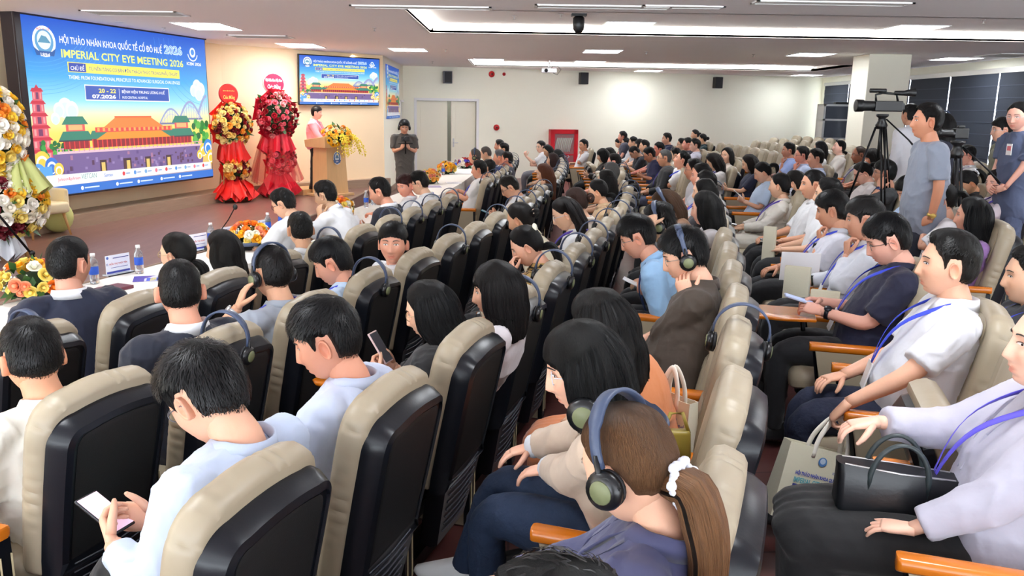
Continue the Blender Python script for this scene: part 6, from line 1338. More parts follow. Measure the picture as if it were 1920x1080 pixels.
# rows right of the middle aisle
R5 = [
    (1250, 261, 1.2, 'man in navy shirt standing out against the wall, looking left', dict(q=1, top=(34, 44, 90), tone=(214, 160, 134), hair='short')),
    (1278, 272, 1.12, 'man with glasses and dark jacket in front of the empty chairs', dict(top=(40, 46, 66), specs=(40, 40, 40), hair='short')),
    (1289, 271, 1.14, 'man with pink face between two dark haired men', dict(top=(60, 64, 84), tone=(230, 160, 140))),
    (1303, 273, 1.13, 'man in pale lilac-white shirt looking left before the empty chairs', dict(q=1, top=(224, 224, 240), sleeve='long', tone=(226, 176, 154))),
    (1303, 253, 1.2, 'woman with black hair up, small against the back wall', dict(sx='f', hair='bun', top=(60, 70, 70))),
    (1317, 261, 1.12, 'woman in dark teal top with black bun, near the back wall', dict(sx='f', hair='bun', top=(30, 66, 76), yaw=-20)),
    (1338, 304, 1.12, 'woman in white cardigan with lanyard looking down', dict(q=1, sx='f', pitch=26, hair='long', L=.24, hc=(40, 30, 30), top=(228, 226, 226), sleeve='long', lan=PUR, kind='sweater', fwd=.3)),
    (1363, 292, 1.12, 'woman with long loose black hair turned towards us', dict(q=1, sx='f', yaw=42, hair='long', L=.42, hc=(26, 22, 24), top=(200, 190, 180), tone=(226, 176, 150))),
    (1405, 307, 1.1, 'woman in navy dress with shoulder-length hair using a phone', dict(q=1, sx='f', pitch=18, hair='long', L=.2, hc=(44, 36, 34), top=(32, 40, 76), kind='dress', arms='lapphone')),
    (1430, 324, 1.1, 'woman in light blue polo with dark hair tied back, holding a phone out', dict(q=1, sx='f', pitch=20, hair='pony', L=.1, top=(186, 208, 236), arms='phone', tone=(216, 166, 138))),
    (1462, 349, 1.1, 'woman in cream top with low black ponytail turned away', dict(q=2, sx='f', yaw=-22, hair='lowpony', L=.26, hc=(18, 18, 22), top=(228, 222, 212), sleeve='long', extra={'scrunchie': (210, 215, 230)}, lan=PUR, tone=T_, legs=(220, 214, 200))),
    (1489, 344, 1.12, 'woman with dark brown hair in a bun behind the cream top', dict(q=1, sx='f', yaw=-20, hair='bun', hc=(34, 26, 24), top=(214, 206, 196))),
    (1524, 347, 1.17, 'man in white shirt in profile with cropped hair, hand hanging with a phone', dict(q=2, hair='crew', hT=.012, top=WHT, tone=(214, 158, 128), arms=('arm', 'lap'), yaw=6, sleeve='elbow')),
    (1552, 366, 1.14, 'man with black hair half hidden behind the bowl-cut man', dict(q=1, top=WHT, yaw=-10)),
    (1560, 396, 1.12, 'man in white shirt with thick round black hair, wrist at his chin', dict(q=2, yaw=-12, pitch=10, hair='fringe', hT=.026, hc=(16, 16, 18), top=(226, 228, 240), arms=('chin', 'lap'), lan=BLU, extra={'watch': (-1, (40, 44, 52))}, tone=(206, 150, 120))),
    (1620, 413, 1.16, 'man in white shirt with greying hair holding his fist to his mouth', dict(q=2, yaw=-4, pitch=4, hair='side', hc=(52, 50, 50), top=(226, 230, 240), sleeve='long', arms=('chin', 'arm'), lan=BLU, tone=(204, 150, 124), extra={'watch': (1, (40, 50, 44))})),
    (1664, 452, 1.15, 'man in navy polo with glasses tapping a phone over an orange tablet arm', dict(q=2, yaw=4, pitch=20, hair='fringe', hT=.024, hc=(16, 16, 20), top=(22, 26, 62), kind='polo', lan=BLU, specs=(70, 66, 60), arms=(((-.1, .5, .76), (.5, 1, .15), (-.5, .2, .9), .5), ((.1, .5, .77), (-.6, .9, .2), (.5, .2, .9), .6)), extra={'watch': (-1, (24, 26, 36))}, tone=(222, 166, 146), fat=.03)),
    (1776, 498, 1.2, 'man in white polo with short faded hair and blue lanyard', dict(q=2, yaw=2, pitch=-4, hair='crew', hT=.022, hc=(34, 32, 30), top=(232, 233, 240), kind='polo', lan=BLU, arms=('dangle', 'lap'), tone=(220, 168, 140), fat=.05, legs=(26, 36, 66))),
    (1966, 652, 1.17, 'woman in light grey blazer and black skirt at the right edge', dict(q=2, sx='f', yaw=8, pitch=-6, hair='lowpony', L=.2, top=(178, 176, 190), kind='blazer', sleeve='long', lan=(90, 80, 200), pants='skirt', legs=(16, 16, 20), arms=(((-.17, .56, .6), (.2, 1, -.1), (0, .2, 1), .3), ((.08, .6, .86), (-.2, 1, -.2), (0, .2, 1), .5)), tone=(232, 184, 160), fat=.03, extra={'knees': {-1: ((-.09, .78, .52), (-.06, .74, .1)), 1: ((.07, .8, .54), (.08, .76, .1))}, 'longskirt': .3}))]
R6 = [
    (1478, 283, 1.12, 'man in blue shirt with hand on chin before the empty chairs', dict(q=1, top=(150, 170, 220), arms=('chin', 'lap'), tone=(186, 130, 106))),
    (1503, 292, 1.12, 'man with glasses in pale blue shirt, hand at his chin', dict(q=1, top=(170, 184, 214), specs=(60, 40, 40), arms=('chin', 'lap'), tone=(222, 150, 130))),
    (1529, 298, 1.14, 'man in white-blue collared shirt looking left, third of the blue shirts', dict(q=1, top=(200, 214, 244), tone=(206, 150, 124))),
    (1618, 325, 1.1, 'woman with glasses in white tee looking down at her phone', dict(q=2, sx='f', pitch=24, hair='pony', L=.14, top=(230, 224, 224), arms='phone', specs=(40, 40, 50), tone=(222, 170, 150))),
    (1658, 325, 1.14, 'man in dark grey tee holding a hand to his ear', dict(q=2, yaw=-12, hair='fringe', hT=.022, top=(66, 68, 70), kind='tee', arms=('ear', 'lap'), specs=(30, 30, 36), extra={'watch': (-1, (60, 70, 110))}, tone=(206, 150, 124))),
    (1706, 358, 1.08, 'man with glasses asleep in blue and pink clothes, head bowed', dict(q=2, pitch=30, yaw=8, hair='fringe', hT=.02, top=(176, 200, 236), specs=(50, 44, 44), tone=(226, 176, 150), legs=(222, 184, 188))),
    (1766, 374, 1.12, 'woman in white tee with hairpins and ponytail, hand near her mouth', dict(q=2, sx='f', yaw=-14, hair='pony', L=.2, top=(238, 236, 240), kind='tee', arms=('chin', 'lap'), tone=(214, 160, 134))),
    (1822, 406, 1.08, 'woman in purple blouse with long glossy black hair', dict(q=2, sx='f', yaw=-14, hair='long', L=.44, hc=(14, 15, 20), top=(140, 104, 160), kind='dress', sleeve='elbow', lan=PUR, tone=(206, 150, 126))),
    (1930, 520, 1.05, 'person in black checked shirt with lanyard at the right edge', dict(q=1, top=(44, 50, 62), sleeve='long', lan=BLU, arms='lap'))]
R7 = [
    (1537, 279, 1.12, 'woman with long black hair in white, before the pillar', dict(sx='f', hair='long', hc=(24, 24, 30), top=WHT, yaw=-30)),
    (1573, 277, 1.14, 'woman in white jacket with swept-up hair and chin raised', dict(q=1, sx='f', pitch=-14, hair='lowpony', L=.18, hc=(24, 20, 22), top=(236, 230, 224), kind='blazer', sleeve='long', tone=(238, 190, 172))),
    (1611, 291, 1.12, 'tanned man with shaved head and glasses under the tripod', dict(q=1, hair='recede', hT=.004, hc=(70, 54, 46), top=(160, 160, 150), specs=(40, 30, 30), tone=(160, 104, 80), lan=PUR)),
    (1636, 296, 1.1, 'woman with short dark hair looking down behind the tripod leg', dict(q=1, sx='f', pitch=20, hair='bob', L=.14, hc=(36, 28, 26), top=(90, 90, 96), tone=(206, 140, 112))),
    (1682, 299, 1.1, 'person in navy with black hair and a small camera behind the tripod', dict(q=0, hair='bob', sx='f', top=(34, 38, 62))),
    (1757, 347, 1.06, 'person with black hair between the white tee and the man in grey tee', dict(q=0, top=(40, 40, 50), hair='fringe')),
    (1813, 344, 1.06, 'woman in black top with black ponytail bowing her head', dict(q=2, sx='f', pitch=34, yaw=10, hair='pony', L=.26, top=(24, 24, 28), tone=(222, 166, 130), extra={'scrunchie': (225, 225, 230)})),
    (1870, 343, 1.1, 'woman with glasses in pink-white top and purple lanyard', dict(q=2, sx='f', yaw=22, pitch=6, hair='up' if False else 'bun', hc=(40, 30, 30), top=(226, 214, 222), lan=PUR, specs=(200, 200, 200), tone=(224, 170, 150))),
    (1908, 340, 1.1, 'woman in olive green top at the right edge, behind the glasses woman', dict(q=2, sx='f', yaw=-10, hair='bun', hc=(24, 24, 24), top=(104, 112, 84), tone=(216, 160, 134), extra={'clip': (220, 220, 210)}))]
R8 = [(1812, 292, 1.14, 'man in white shirt with lanyard seated behind the small tripod', dict(q=1, top=WHT, lan=PUR, specs=(60, 60, 60), tone=(220, 160, 140))),
      (1784, 281, 1.1, 'person in bright royal blue tee behind the man in grey tee', dict(q=1, top=(44, 44, 206), kind='tee', hair='bob', sx='f', L=.14))]
INF = {}
for rr_, R_ in ((5, R5), (6, R6), (7, R7), (8, R8)):
    for px, py, hz, lab, kw in R_: INF[(px, py)] = sit(rr_, px, py, hz, lab, **kw)
# standing people
SP = person(594, 212, 0, 'woman in pink blazer speaking behind the podium', q=2, sx='f', dist=16.75, dirv=-12, yaw=14, hair='pixie', hc=(44, 34, 34), top=(240, 150, 160), kind='blazer', sleeve='long', arms='table', stand=SZ + .12, legs=(26, 28, 34), tone=(236, 180, 160), lan=(200, 190, 220))
CM_ = person(758, 239, 0, 'cameraman in grey tee and jeans filming beside the stage', q=2, dist=16.6, dirv=-78, pitch=10, hair='messy', hc=(20, 20, 22), top=(88, 86, 82), kind='tee', arms='cam', stand=0., legs=(70, 82, 104), tone=(198, 146, 120), hs='black headset on the cameraman beside the stage')
GS = person(1737, 229, 0, 'man in grey-blue tee standing with hand on hip beside the big tripod', q=2, dist=6.5, dirv=172, pitch=-6, hair='short', hc=(24, 22, 22), top=(128, 135, 150), kind='tee', arms=('hip', 'side'), stand=True, legs=(40, 44, 60), tone=(196, 134, 104), fat=.03, extra={'watch': (-1, (200, 170, 90))})
WS = person(1706, 217, 0, 'person in white long-sleeved shirt standing with their back to us by the pillar', q=1, dist=10.5, dirv=110, hair='short', top=(232, 232, 240), sleeve='long', arms='side', stand=True, tone=(200, 150, 124))
DK = person(1768, 236, 0, 'dark haired person in navy with headset standing behind the man in grey tee', q=1, dist=9.0, dirv=120, hair='bob', sx='f', top=(28, 32, 56), sleeve='long', arms='cam', stand=True, hs='black headset on the dark haired person in navy', tone=(206, 150, 126), specs=(200, 200, 200))
WD_ = person(1908, 219, 0, 'woman in slate blue dress with badge standing with hands clasped', q=2, sx='f', dist=7.6, dirv=186, yaw=28, pitch=6, hair='lowpony', L=.2, hc=(18, 18, 20), top=(74, 84, 112), kind='dress', arms='clasp', stand=True, legs=(74, 84, 112), specs=(190, 190, 200), tone=(222, 166, 146), fat=.02)
MG = person(1878, 245, 0, 'man with glasses and black hair standing behind the woman in slate blue dress', q=1, dist=9.4, dirv=172, hair='fringe', top=(120, 122, 100), arms='side', stand=True, specs=(210, 210, 210), tone=(222, 170, 146))
b = MB(); b.box((-.035, 0, -.05), (.035, .004, .05)); o = obj('name_badge', b, M_white, WD_['o'], False, loc=tuple(WD_['nb'] + np.array([-.085, .145, -.14]))); b = MB(); b.box((-.025, .004, -.01), (.025, .005, .03)); obj('badge_picture', b, mat('badge_pink', (214, 110, 120), .5), o, False)
# chairs: surveyed rows, then one under every freely placed person
def lab_occ(who): return ' '.join(('chair of the ' + who.replace(',', '')).split()[:16])
near = {1: 'the head table', 2: 'the second row', 3: 'the third row', 4: 'the fourth row', '1b': 'the far head table', '2b': 'the far second row', '3b': 'the far third row', '4b': 'the far fourth row'}
def shorten(s, n): return ' '.join(s.replace(',', '').split()[:n])
HSET = {1: [0, 4, 6, 7, 8, 9], 2: [1, 3, 5, 7, 8, 9, 10, 11], 3: [3, 4, 5, 6, 7, 8, 9, 10, 11], 4: [3, 12], '1b': range(9), '2b': range(9), '3b': [0, 1, 2], '4b': []}
for row, L_ in SEATS.items():
    for i, (x, y) in enumerate(L_):
        who = OCC.get((row, i)); g = None
        if row == 4 and i == 0: who = 'person'
        if who: lb = 'beige chair with dark back shell, holding the ' + shorten(who, 8)
        else:
            nb_ = [OCC[(row, j)] for j in (i - 1, i + 1) if (row, j) in OCC]
            if nb_: lb = 'empty beige chair in %s, next to the %s' % (near[row], shorten(nb_[0], 5)); g = 'empty chairs beside the ' + shorten(nb_[0], 6)
            else: lb = 'empty beige chair in %s with no one beside it' % near[row]; g = 'empty chairs in ' + near[row]
        c = chair(x, y, lb, up=not who, left=(i == 0), group=g)
        if i in HSET.get(row, []):
            chair_headset(c, 'headset hanging on the back of the ' + (shorten(who, 6) + "'s chair" if who else 'empty chair in ' + near[row]), x=rnd.uniform(-.06, .06), lean=rnd.uniform(-.12, .12), group='headsets on chair backs in ' + near[row])
allxy = [(c.location.x, c.location.y) for c in CHAIRS]
free = [(n, v) for n, v in FREE.items() if 'raising' not in n and 'head table' not in n]
for n, (x, y, hx) in free: pass
fxy = [(x, y) for n, (x, y, h) in free]
for n, (x, y, hx) in free:
    fd = fdir(x, y); lft = np.array([-fd[1], fd[0]]); has = any(0 < (np.array(q) - (x, y)) @ lft < .95 and abs((np.array(q) - (x, y)) @ fd) < .4 for q in fxy)
    chair(x, y, 'beige chair with dark back shell, holding the ' + shorten(n, 8), left=not has)
# ---------------------------------------------------------------- head tables and what stands on them
M_cloth = mat('white_tablecloth', (240, 238, 232), .7, bump=.1, bscale=6)
def head_table(y0, y1, lab):
    c = rowpt(-1.1, (y0 + y1) / 2); t = thing('head_table', lab, 'table', (c[0], c[1], 0)); a, b_ = arcband(-.78, -1.42, y0, y1, 30); a = [np.array(p) - c for p in a]; b_ = [np.array(p) - c for p in b_]
    m = MB(); loop = a + b_[::-1]; k = len(loop); m.add([(x, y, .72) for x, y in loop] + [(x, y, .75) for x, y in loop], [tuple(range(k)), tuple(range(2 * k - 1, k - 1, -1))] + [(i, (i + 1) % k, k + (i + 1) % k, k + i) for i in range(k)]); obj('table_top', m, M_cloth, t, False)
    L = np.array(loop + loop[:1]); s = np.concatenate([[0], np.cumsum(np.linalg.norm(np.diff(L, axis=0), axis=1))]); n = int(s[-1] / .02); u = np.linspace(0, s[-1], n); P = np.stack([np.interp(u, s, L[:, 0]), np.interp(u, s, L[:, 1])], 1)
    T = np.gradient(P, axis=0); N = np.stack([-T[:, 1], T[:, 0]], 1); N /= np.linalg.norm(N, axis=1)[:, None] + 1e-9
    if np.sum(N * (P - P.mean(0))) < 0: N = -N
    w = np.sin(u * 2 * math.pi / .14) + .5 * np.sin(u * 2 * math.pi / .09 + 1); rows = []
    for z, am, of in ((.752, 0, .002), (.7, .006, .008), (.4, .014, .02), (.02, .02, .03)): rows.append(np.hstack([P + N * (of + am * w)[:, None], np.full((n, 1), z)]))
    m = MB(); m.add(np.vstack(rows), [(j * n + i, j * n + (i + 1) % n, (j + 1) * n + (i + 1) % n, (j + 1) * n + i) for j in range(3) for i in range(n)]); obj('cloth_skirt', m, M_cloth, t, True)
    return t
head_table(3.0, 9.75, 'long white-clothed head table in front of the first row, nearer half')
head_table(10.35, 18.0, 'long white-clothed head table in front of the first row, far half by the doors')
M_water = mat('bottle_plastic', (232, 240, 246), .06, trans=.85); M_label = mat('label_blue', (40, 90, 200), .4)
def bottle(P, lab, sc=1.):
    t = thing('water_bottle', lab, 'bottle', P, group=None); t.scale = (sc,) * 3
    a = MB(); a.lathe([(.02, 0), (.03, .002), (.031, .02), (.029, .03), (.031, .04), (.031, .14), (.028, .158), (.014, .185), (.0135, .196)], n=18); obj('bottle_body', a, M_water, t)
    a = MB(); a.lathe([(.0316, .065), (.0322, .07), (.0322, .118), (.0316, .122)], n=18); obj('label', a, M_label, t)
    a = MB(); a.lathe([(.0165, .192), (.0165, .214), (.001, .215)], n=14); obj('cap', a, M_white, t)
def on_table(px, py, z=.752):
    P = at(px, py, z)
    if P[1] < 9.5: return P
    y = float(np.clip(P[1], 3.15, 17.8)); y = y if not 9.6 < y < 10.5 else (9.6 if y < 10.05 else 10.5); off = np.hypot(P[0] - CC[0], y - CC[1]) - 46; q = rowpt(float(np.clip(off, -1.32, -.88)), y); return np.array([q[0], q[1], z])
for i, (px, py, lab) in enumerate(((262, 512, 'water bottle right of the front name plate'), (178, 531, 'water bottle behind the head of the man in navy suit'), (397, 462, 'water bottle behind the long haired woman at the head table'), (448, 465, 'water bottle left of the rose bowl on the head table'),
        (503, 439, 'water bottle before the second name plate'), (528, 428, 'water bottle near the forehead of the man with glasses'), (688, 384, 'water bottle before the man in dark navy suit'), (640, 392, 'small water bottle by the sunflower bowl'),
        (827, 328, 'water bottle at the near end of the far head table'), (871, 312, 'water bottle right of the sunflower bowl, far table'), (854, 316, 'water bottle left of the tall sunflowers, far table'), (848, 322, 'lower water bottle beside the open book, far table'))):
    P = on_table(px, py); bottle((P[0], P[1], .752), lab)
def name_plate(px, py, lab, nm, rz=-.35, w=.21):
    P = on_table(px, py); t = thing('name_plate', lab, 'name plate', (P[0], P[1], .752)); x = np.array([math.sin(-rz) * 1, 1, 0]); x = np.array([.42, .9, 0]); x /= np.linalg.norm(x)
    t.matrix_world = frame_on((P[0], P[1], .752), x); a = MB(); a.box((-w / 2, 0.012, -.004), (w / 2, .15, 0)); obj('card', a, mat('card_white', (232, 236, 248), .3), t, False)
    A = Art(w, .14); A.rect(.02, .02, .98, .13, (70, 80, 170)); A.rect(.3, .8, .96, .84, (60, 70, 140)); A.text(nm, .12, .44, .88, .6, (200, 70, 80), .02); A.text('BS.', .02, .46, .1, .58, (60, 80, 170), .01); A.rect(.2, .3, .9, .33, (110, 120, 180)); A.circ(.08, .86, .05, (90, 120, 200))
    o = obj('card_print', A.b, vcol_mat('printed_picture'), t, False, fix=False); o.matrix_local = Matrix.Translation((-w / 2, .012, .0006))
    a = MB(); a.box((-w / 2 - .01, -.0, -.035), (w / 2 + .01, .012, .03)); obj('base', a, mat('acrylic_clear', (225, 232, 240), .1, trans=.3), t, False, bevel=.002)
    a = MB(); a.box((-w / 2 - .01, .002, .03), (w / 2 + .01, .008, .034)); obj('edge', a, M_black, t, False)
name_plate(223, 514, 'white name plate with red lettering beside the front water bottle', 'TRẦN THỊ THÚY YÊN')
name_plate(372, 470, 'name plate partly behind the woman with tied black hair', 'NGUYỄN THỊ HẠNH')
name_plate(430, 455, 'name plate behind the gooseneck microphone', 'PHẠM MINH', w=.18)
name_plate(497, 440, 'name plate right of the rose bowl', 'LÊ VĂN', w=.18)
name_plate(672, 381, 'name plate before the man in dark navy suit', 'LÊ QUANG', w=.18)
def bowl(px, py, lab, seed, r=.12, sun=0, cols=((250, 190, 40), (246, 140, 40), (250, 224, 120), (244, 242, 226), (250, 160, 120))):
    P = on_table(px, py); t = thing('flower_bowl', lab, 'flower arrangement', (P[0], P[1], .752)); bouquet(t, (0, 0, .1), r, list(cols), 34, seed, (0, -.3, 1), (1.15, 1.15, .8), .036, sun=sun); a = MB(); a.lathe([(r * .5, 0), (r * .8, .02), (r * .85, .07), (r * .7, .08)], n=20); obj('bowl', a, M_black, t)
    b = MB()
    for k in range(5):
        an = 2.2 + k * .8; d = np.array([math.cos(an), math.sin(an), 0]); s = np.array([-d[1], d[0], 0]); b.add([d * r * .6 + (0, 0, .06), d * r * 1.1 + s * .03 + (0, 0, .08), d * r * 1.9 + (0, 0, .01), d * r * 1.1 - s * .03 + (0, 0, .08)], [(0, 1, 2, 3)])
    obj('big_leaf', b, M_leaf, t, fix=False)
bowl(66, 556, 'bowl of yellow and orange roses left of the man in navy suit', 61, .16)
bowl(470, 466, 'bowl of orange and yellow roses with white fillers in the middle of the head table', 62, .14)
bowl(632, 402, 'bowl with sunflowers between two men in white and navy', 63, .12, sun=3)
bowl(806, 344, 'mixed pastel flower bowl on the near end of the far table', 64, .14, cols=((236, 150, 120), (200, 140, 200), (250, 190, 90), (244, 230, 180)))
bowl(838, 326, 'bowl with big sunflowers on the far table', 65, .14, sun=5)
bowl(884, 302, 'red and white flower bowl at the far end of the head table', 66, .12, cols=((190, 60, 50), (240, 230, 220), (90, 80, 200)))
def flatthing(nm, px, py, w, l, h, rz, m, lab, cat, z=.752, print_=None, dist=None):
    P = on_table(px, py, z); o = MB(); o.box((-w / 2, -l / 2, 0), (w / 2, l / 2, h)); o = obj(nm, o, m, None, False, bevel=min(.003, h * .3), loc=(P[0], P[1], z)); o.rotation_euler = (0, 0, rz); tag(o, lab, cat)
    if print_:
        A = Art(w, l); print_(A); c = obj('printed_page', A.b, vcol_mat('printed_picture'), o, False, fix=False); c.location = (-w / 2, -l / 2, h + .0003)
    return o
M_paper = mat('paper_white', (242, 243, 246), .6)
def pr_flyer(A): A.rect(0, 0, 1, 1, (214, 216, 236)); A.rect(0, 0, 1, .25, (80, 70, 170)); A.poly([(0, .5), (.5, .25), (.0, .25)], (90, 70, 170)); A.rect(.4, .3, .95, .6, (60, 90, 210)); A.text('IMPERIAL', .42, .38, .93, .52, (240, 230, 60), .03)
def pr_lines(A):
    for k in range(9): A.rect(.1, .86 - k * .09, .9 - (k % 3) * .12, .88 - k * .09, (120, 124, 150))
flatthing('notebook', 214, 543, .15, .2, .022, -.4, mat('maroon_leather', (110, 50, 66), .4), 'maroon leather notebook on the head table', 'notebook')
flatthing('flyer', 292, 522, .21, .3, .002, -1.2, M_paper, 'blue and yellow printed flyer on the head table', 'paper', print_=pr_flyer)
flatthing('flyer', 497, 459, .2, .28, .004, -.4, mat('purple_folder', (120, 110, 180), .5), 'purple programme booklet beside the rose bowl', 'booklet')
flatthing('paper_sheet', 850, 343, .25, .35, .004, .2, M_paper, 'sheet of paper on the near end of the far table', 'paper', print_=pr_lines)
flatthing('paper_sheet', 812, 350, .25, .3, .004, .2, mat('lilac_paper', (170, 160, 200), .6), 'lilac programme sheet below the pastel flower bowl', 'paper')
flatthing('open_book', 862, 326, .42, .32, .02, .15, M_paper, 'open white book on the far head table', 'book')
o = flatthing('notepad', 600, 455, .3, .2, .004, .3, M_paper, 'white sheets in front of the man with neat black hair', 'paper')
# gooseneck microphone and headset on the table
P = on_table(398, 468); t = thing('gooseneck_microphone', 'thin gooseneck microphone rising from the head table', 'microphone', (P[0], P[1], .752)); a = MB(); a.box((-.05, -.06, 0), (.05, .06, .035)); obj('base', a, M_black, t, False, bevel=.006)
Q = atd(441, 388, P[1] + .12) - np.array([P[0], P[1], .752]); a = MB(); a.tube([(0, 0, .03), Q * .35 + [0, 0, .03], Q * .7, Q * .96], .005, 6); obj('gooseneck', a, M_blackm, t); a = MB(); a.ell(Q, (.022, .022, .026), 10, 8); obj('capsule', a, M_black, t)
P = on_table(463, 471); headset(Matrix.Translation((P[0], P[1], .80)) @ Matrix.Rotation(.5, 4, 'Z') @ Matrix.Rotation(1.35, 4, 'X'), 'headset lying on the head table beside the rose bowl')
# ---------------------------------------------------------------- cameras on tripods
def tripod(px, py, dist, H, lab, spread=.42, fl=None):
    P = atd(px, py, dist); z0 = floorz(P[0], P[1]); t = thing('camera_tripod', lab, 'tripod', (P[0], P[1], z0)); top = P[2] - z0
    for k in range(3):
        an = .5 + k * 2.094; e = np.array([math.cos(an), math.sin(an), 0]) * spread; a = MB(); s = np.array([-math.sin(an), math.cos(an), 0]) * .018
        c = np.array([0, 0, top - .14]) + e * .12
        for q in (-1, 1): a.tube([c + s * q, c + (e - [0, 0, 0]) * .55 + s * q - [0, 0, top * .5]], .009, 6)
        a.tube([c + e * .5 - [0, 0, top * .45], e + [0, 0, .01]], .009, 6); l = obj('leg', a, M_blackm, t); b = MB(); b.ell(e + [0, 0, .015], (.025, .025, .015), 8, 5); obj('rubber_foot', b, M_black, l)
    a = MB(); a.tube([(0, 0, top - .45), (0, 0, top - .08)], .016, 8); a.lathe([(.05, top - .16), (.06, top - .12), (.04, top - .08), (.035, top - .05), (.06, top - .03), (.06, top - .01)], n=14); obj('fluid_head', a, M_black, t)
    a = MB(); a.tube([(.03, -.03, top - .06), (.22, -.16, top - .26), (.3, -.2, top - .36)], [.008, .008, .013], 7); obj('pan_handle', a, M_blackm, t)
    return t, P, z0
t, P, z0 = tripod(1655, 212, 8.6, 1.7, 'tall black tripod carrying the large camcorder')
cm_ = thing('camcorder', 'large black camcorder on the tall tripod, lens to the left', 'camera', P, math.pi)
a = MB(); a.box((-.18, -.05, .015), (.1, .05, .12)); a.box((-.2, -.045, .03), (-.14, .045, .1)); obj('camera_body', a, M_black, cm_, False, bevel=.01)
a = MB(); a.lathe([(.035, 0), (.05, .03), (.052, .12), (.06, .13), (.062, .2), (.045, .2)], c=(.08, 0, .07), R=roty(math.pi / 2), n=20); obj('lens', a, M_black, cm_)
a = MB(); a.tube([(-.14, 0, .12), (-.12, 0, .19), (.02, 0, .2), (.09, 0, .18), (.08, 0, .12)], .012, 7); obj('handle', a, M_black, cm_)
a = MB(); a.tube([(-.3, 0, .21), (-.2, 0, .2), (-.1, 0, .2)], [.045, .026, .022], 12); obj('viewfinder', a, M_black, cm_); a = MB(); a.tube([(.0, .02, .22), (.16, .02, .22)], .022, 10); obj('microphone', a, M_black, cm_)
t, P, z0 = tripod(1797, 262, 7.4, 1.5, 'smaller black tripod right of the man in grey-blue tee', .34)
cm_ = thing('photo_camera', 'black photo camera with long lens on the smaller tripod', 'camera', P, math.pi)
a = MB(); a.box((-.07, -.035, .01), (.05, .035, .1)); a.box((-.04, -.02, .1), (.02, .02, .125)); obj('camera_body', a, M_black, cm_, False, bevel=.008)
a = MB(); a.lathe([(.035, 0), (.037, .04), (.033, .1), (.042, .12), (.042, .15), (.03, .15)], c=(.045, 0, .055), R=roty(math.pi / 2), n=18); obj('lens', a, M_black, cm_)
# camera in the cameraman's hands
c = (CM_['W'][1] + CM_['W'][-1]) / 2 + np.array([0, .05, .12]); t = thing('gimbal_camera', 'black camera on a handheld grip held by the cameraman', 'camera'); t.matrix_world = CM_['M'] @ Matrix.Translation(tuple(c))
a = MB(); a.box((-.08, -.04, .02), (.08, .04, .12)); obj('camera_body', a, M_black, t, False, bevel=.01); a = MB(); a.lathe([(.04, 0), (.04, .1), (.03, .1)], c=(0, .03, .07), R=rotx(-math.pi / 2), n=16); obj('lens', a, M_black, t)
a = MB(); a.tube([(0, 0, .02), (0, 0, -.22)], .016, 8); a.tube([(-.14, 0, -.02), (.14, 0, -.02)], .012, 7); obj('grip', a, M_blackm, t)
